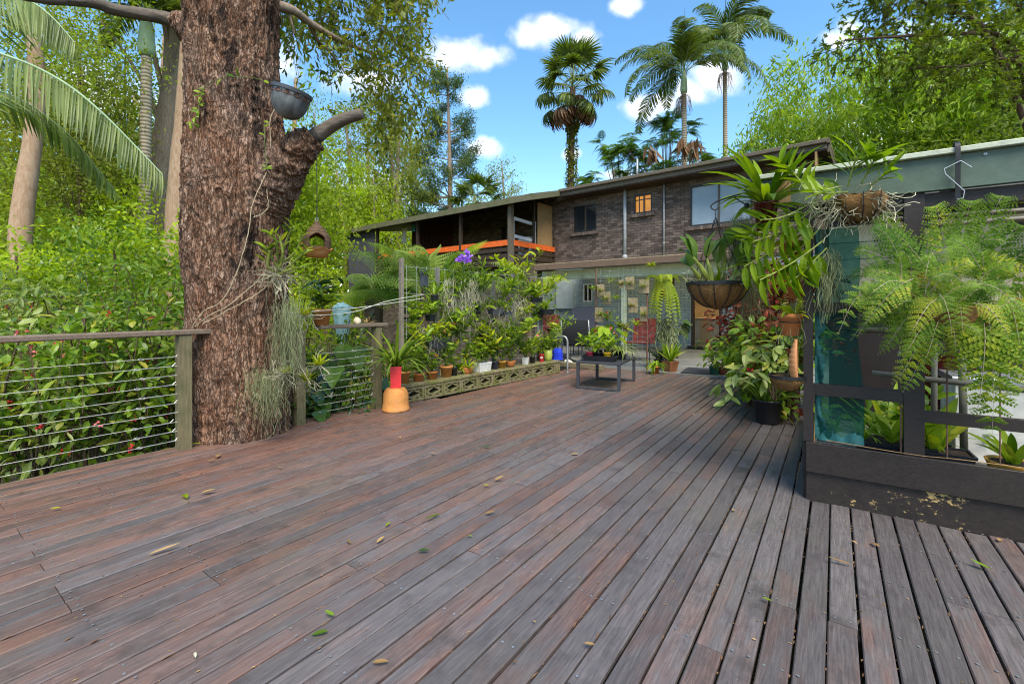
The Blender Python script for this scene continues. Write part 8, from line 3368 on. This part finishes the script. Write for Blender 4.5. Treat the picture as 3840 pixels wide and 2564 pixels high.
        i = rng.integers(6, 20, m)
        leaves(fo, P[i], rng.normal(size=(m, 3)) * A(1, .7, .5) + A(-.3, -.3, -.35), A(0, -.4, 1) + rng.normal(size=(m, 3)) * .3, rng.uniform(.11, .18, m), rng.uniform(.045, .068, m), .4, 'lance', 5, .25)
    st.build('branches', MATS['bark_dark'], t)
    fo.build('foliage', MATS['L_shrub_pale'], t)
    # moss curtains
    for k, (u0, u1, v0, Y, L, n, lab) in enumerate(((2748, 2815, 835, 3.5, .52, 34, 'grey moss curtain hanging behind the big hanging basket'), (2780, 2850, 1000, 3.7, .45, 26, 'grey moss curtain below the arching orchid stems'), (3075, 3130, 960, 2.95, .42, 12, 'thin grey moss hanging in front of the shade cloth'), (2940, 3010, 1150, 3.2, .28, 14, 'tangle of dry moss above the ringed terracotta pot'))):
        pts = [R(rng.uniform(u0, u1), v0 + rng.normal() * 15, Y + rng.normal() * .04) for _ in range(n)]
        mb = MB()
        moss(mb, pts, 7, L, .0014, spread=.02, seg=8)
        tag(mb.build('hanging_moss', MATS['L_moss']), lab, 'moss')


corner_plants()


# ------------------------------------------------------------------ litter on the deck
def litter():
    A1 = [(700, 1672, 46, 'g'), (822, 1708, 44, 'y'), (778, 1735, 22, 'b'), (688, 1859, 50, 'g'), (752, 1855, 48, 'y'), (227, 1909, 30, 'g'), (554, 2087, 100, 'b'), (1253, 2317, 45, 'G'), (1230, 2376, 60, 'G'), (729, 2457, 25, 'w'),
          (1633, 1705, 22, 'y'), (1813, 1678, 30, 'd'), (1855, 1806, 40, 'b'), (1836, 1823, 30, 'g'), (1650, 1932, 80, 'G'), (1820, 1933, 40, 'b'), (1446, 1979, 28, 'g'), (1300, 2032, 28, 'b'), (1413, 2042, 42, 'y'), (1566, 2073, 45, 'd'), (1772, 2017, 20, 'g'), (1397, 2495, 60, 'b'), (2008, 2343, 20, 'b'), (2230, 2425, 44, 'b'), (1922, 2490, 22, 'y'), (2172, 1707, 35, 'b'),
          (3298, 2058, 42, 'y'), (3196, 2125, 78, 'b'), (3717, 2142, 58, 'G'), (3747, 2035, 40, 'y'), (2749, 1921, 28, 'b'), (2895, 1763, 24, 'G'), (3216, 2046, 22, 'y'), (2895, 2262, 34, 'G'), (1405, 1517, 22, 'y'), (2330, 1463, 14, 'y'), (2266, 1476, 20, 'y'), (2415, 1690, 18, 'd'), (1040, 1760, 20, 'y'), (1500, 1640, 18, 'y'), (2600, 1560, 18, 'b'), (2000, 1600, 20, 'y')]
    mats = {'g': 'L_pot_lime', 'y': 'L_dead', 'b': 'L_dead', 'd': 'L_dark', 'G': 'L_shrub', 'w': 'L_root'}
    names = {'g': 'pale yellow-green fallen leaf on the deck', 'y': 'dry tan fallen leaf on the deck', 'b': 'curled brown fallen leaf on the deck', 'd': 'dark fallen leaf on the deck', 'G': 'green fallen leaf on the deck', 'w': 'white bark flake on the deck'}
    special = {(700, 1672): 'pale green fallen leaf at the foot of the railing post', (822, 1708): 'tan fallen leaf in front of the big trunk', (554, 2087): 'long narrow tan leaf alone on the red-brown boards', (1230, 2376): 'folded green leaf near the front edge of the picture',
               (1253, 2317): 'curled green leaf above the folded green one', (1650, 1932): 'long grey-green leaf in the middle of the deck', (3298, 2058): 'crumpled leaf with a twig in front of the clad base', (3196, 2125): 'curved tan leaf on the boards below the clad base', (3717, 2142): 'green leaf wedged in a gap at the picture edge', (1413, 2042): 'yellow leaf on the middle boards', (1397, 2495): 'crumpled brown leaf at the front of the deck'}
    for (u, v, px, k) in A1:
        p = G(u, v, .004)
        L = px / FPX * p[1] * 1.02
        mb = MB()
        a = rng.uniform(0, 2 * PI)
        narrow = .16 if px > 70 else .38
        leaves(mb, [p + A(0, 0, .012)], A(math.cos(a) * 1.0, math.sin(a) * .6, .05), A(0, 0, 1), L, L * narrow, rng.uniform(-.5, .7), 'lance', 6, rng.uniform(.1, .5))
        marks = ((687, 1650, 'beside the railing post'), (950, 1700, 'in front of the big trunk'), (1474, 1560, 'near the upturned pot'), (2250, 1460, 'beside the low table'), (2878, 1640, 'near the big black pot'), (3050, 1920, 'by the corner of the clad base'), (3650, 2060, 'in front of the clad base'),
                 (350, 2050, 'on the red-brown boards'), (700, 2480, 'at the front of the red-brown boards'), (1300, 2050, 'left of the middle boards'), (1850, 1880, 'right in the middle'), (2100, 2420, 'at the front centre'), (2750, 2150, 'on the dark boards before the clad base'), (1650, 1690, 'halfway to the orchid wall'), (2200, 1680, 'halfway to the low table'))
        near = min(marks, key=lambda q: (q[0] - u) ** 2 + 3 * (q[1] - v) ** 2)[2]
        tag(mb.build('fallen_leaf', MATS[mats[k]]), special.get((u, v), names[k] + ' ' + near), 'leaf', 'fallen leaves on the deck')
    # crumbs of bark and leaf caught on the boards, too small to count
    mb = MB()
    n = 900
    s = rng.uniform(.2, 8.9, n)
    t = -4.9 + rng.random(n) * 5.4
    ok = ~((t > -.16) & (s > 3.6))
    s, t = s[ok], t[ok]
    B = np.stack([TS(a, b, .004) for a, b in zip(t, s)])
    n = len(B)
    diamonds(mb, B, rng.normal(size=(n, 3)) * A(1, 1, .05), A(0, 0, 1), rng.uniform(.006, .022, n), rng.uniform(.003, .008, n))
    tag(mb.build('leaf_crumbs', MATS['L_dead']), 'crumbs of dry leaf and bark on the deck', kind='stuff')
    # dirt and moss caught in the gaps between boards
    mb = MB()
    n = 1500
    k = rng.integers(0, 59, n)
    t = -4.93 + .1055 * k + .0528
    s = rng.uniform(.2, 6, n)
    ok = ~((t > -.16) & (s > 3.6))
    s, t = s[ok], t[ok]
    n = len(s)
    B = np.stack([TS(a, b, -.004) for a, b in zip(t, s)])
    diamonds(mb, B, np.tile(D1, (n, 1)) + rng.normal(size=(n, 3)) * .15, A(0, 0, 1), rng.uniform(.01, .05, n), rng.uniform(.004, .008, n))
    tag(mb.build('gap_debris', MATS['L_dead_frond']), 'dirt and moss caught in the gaps between the boards', kind='stuff')


litter()
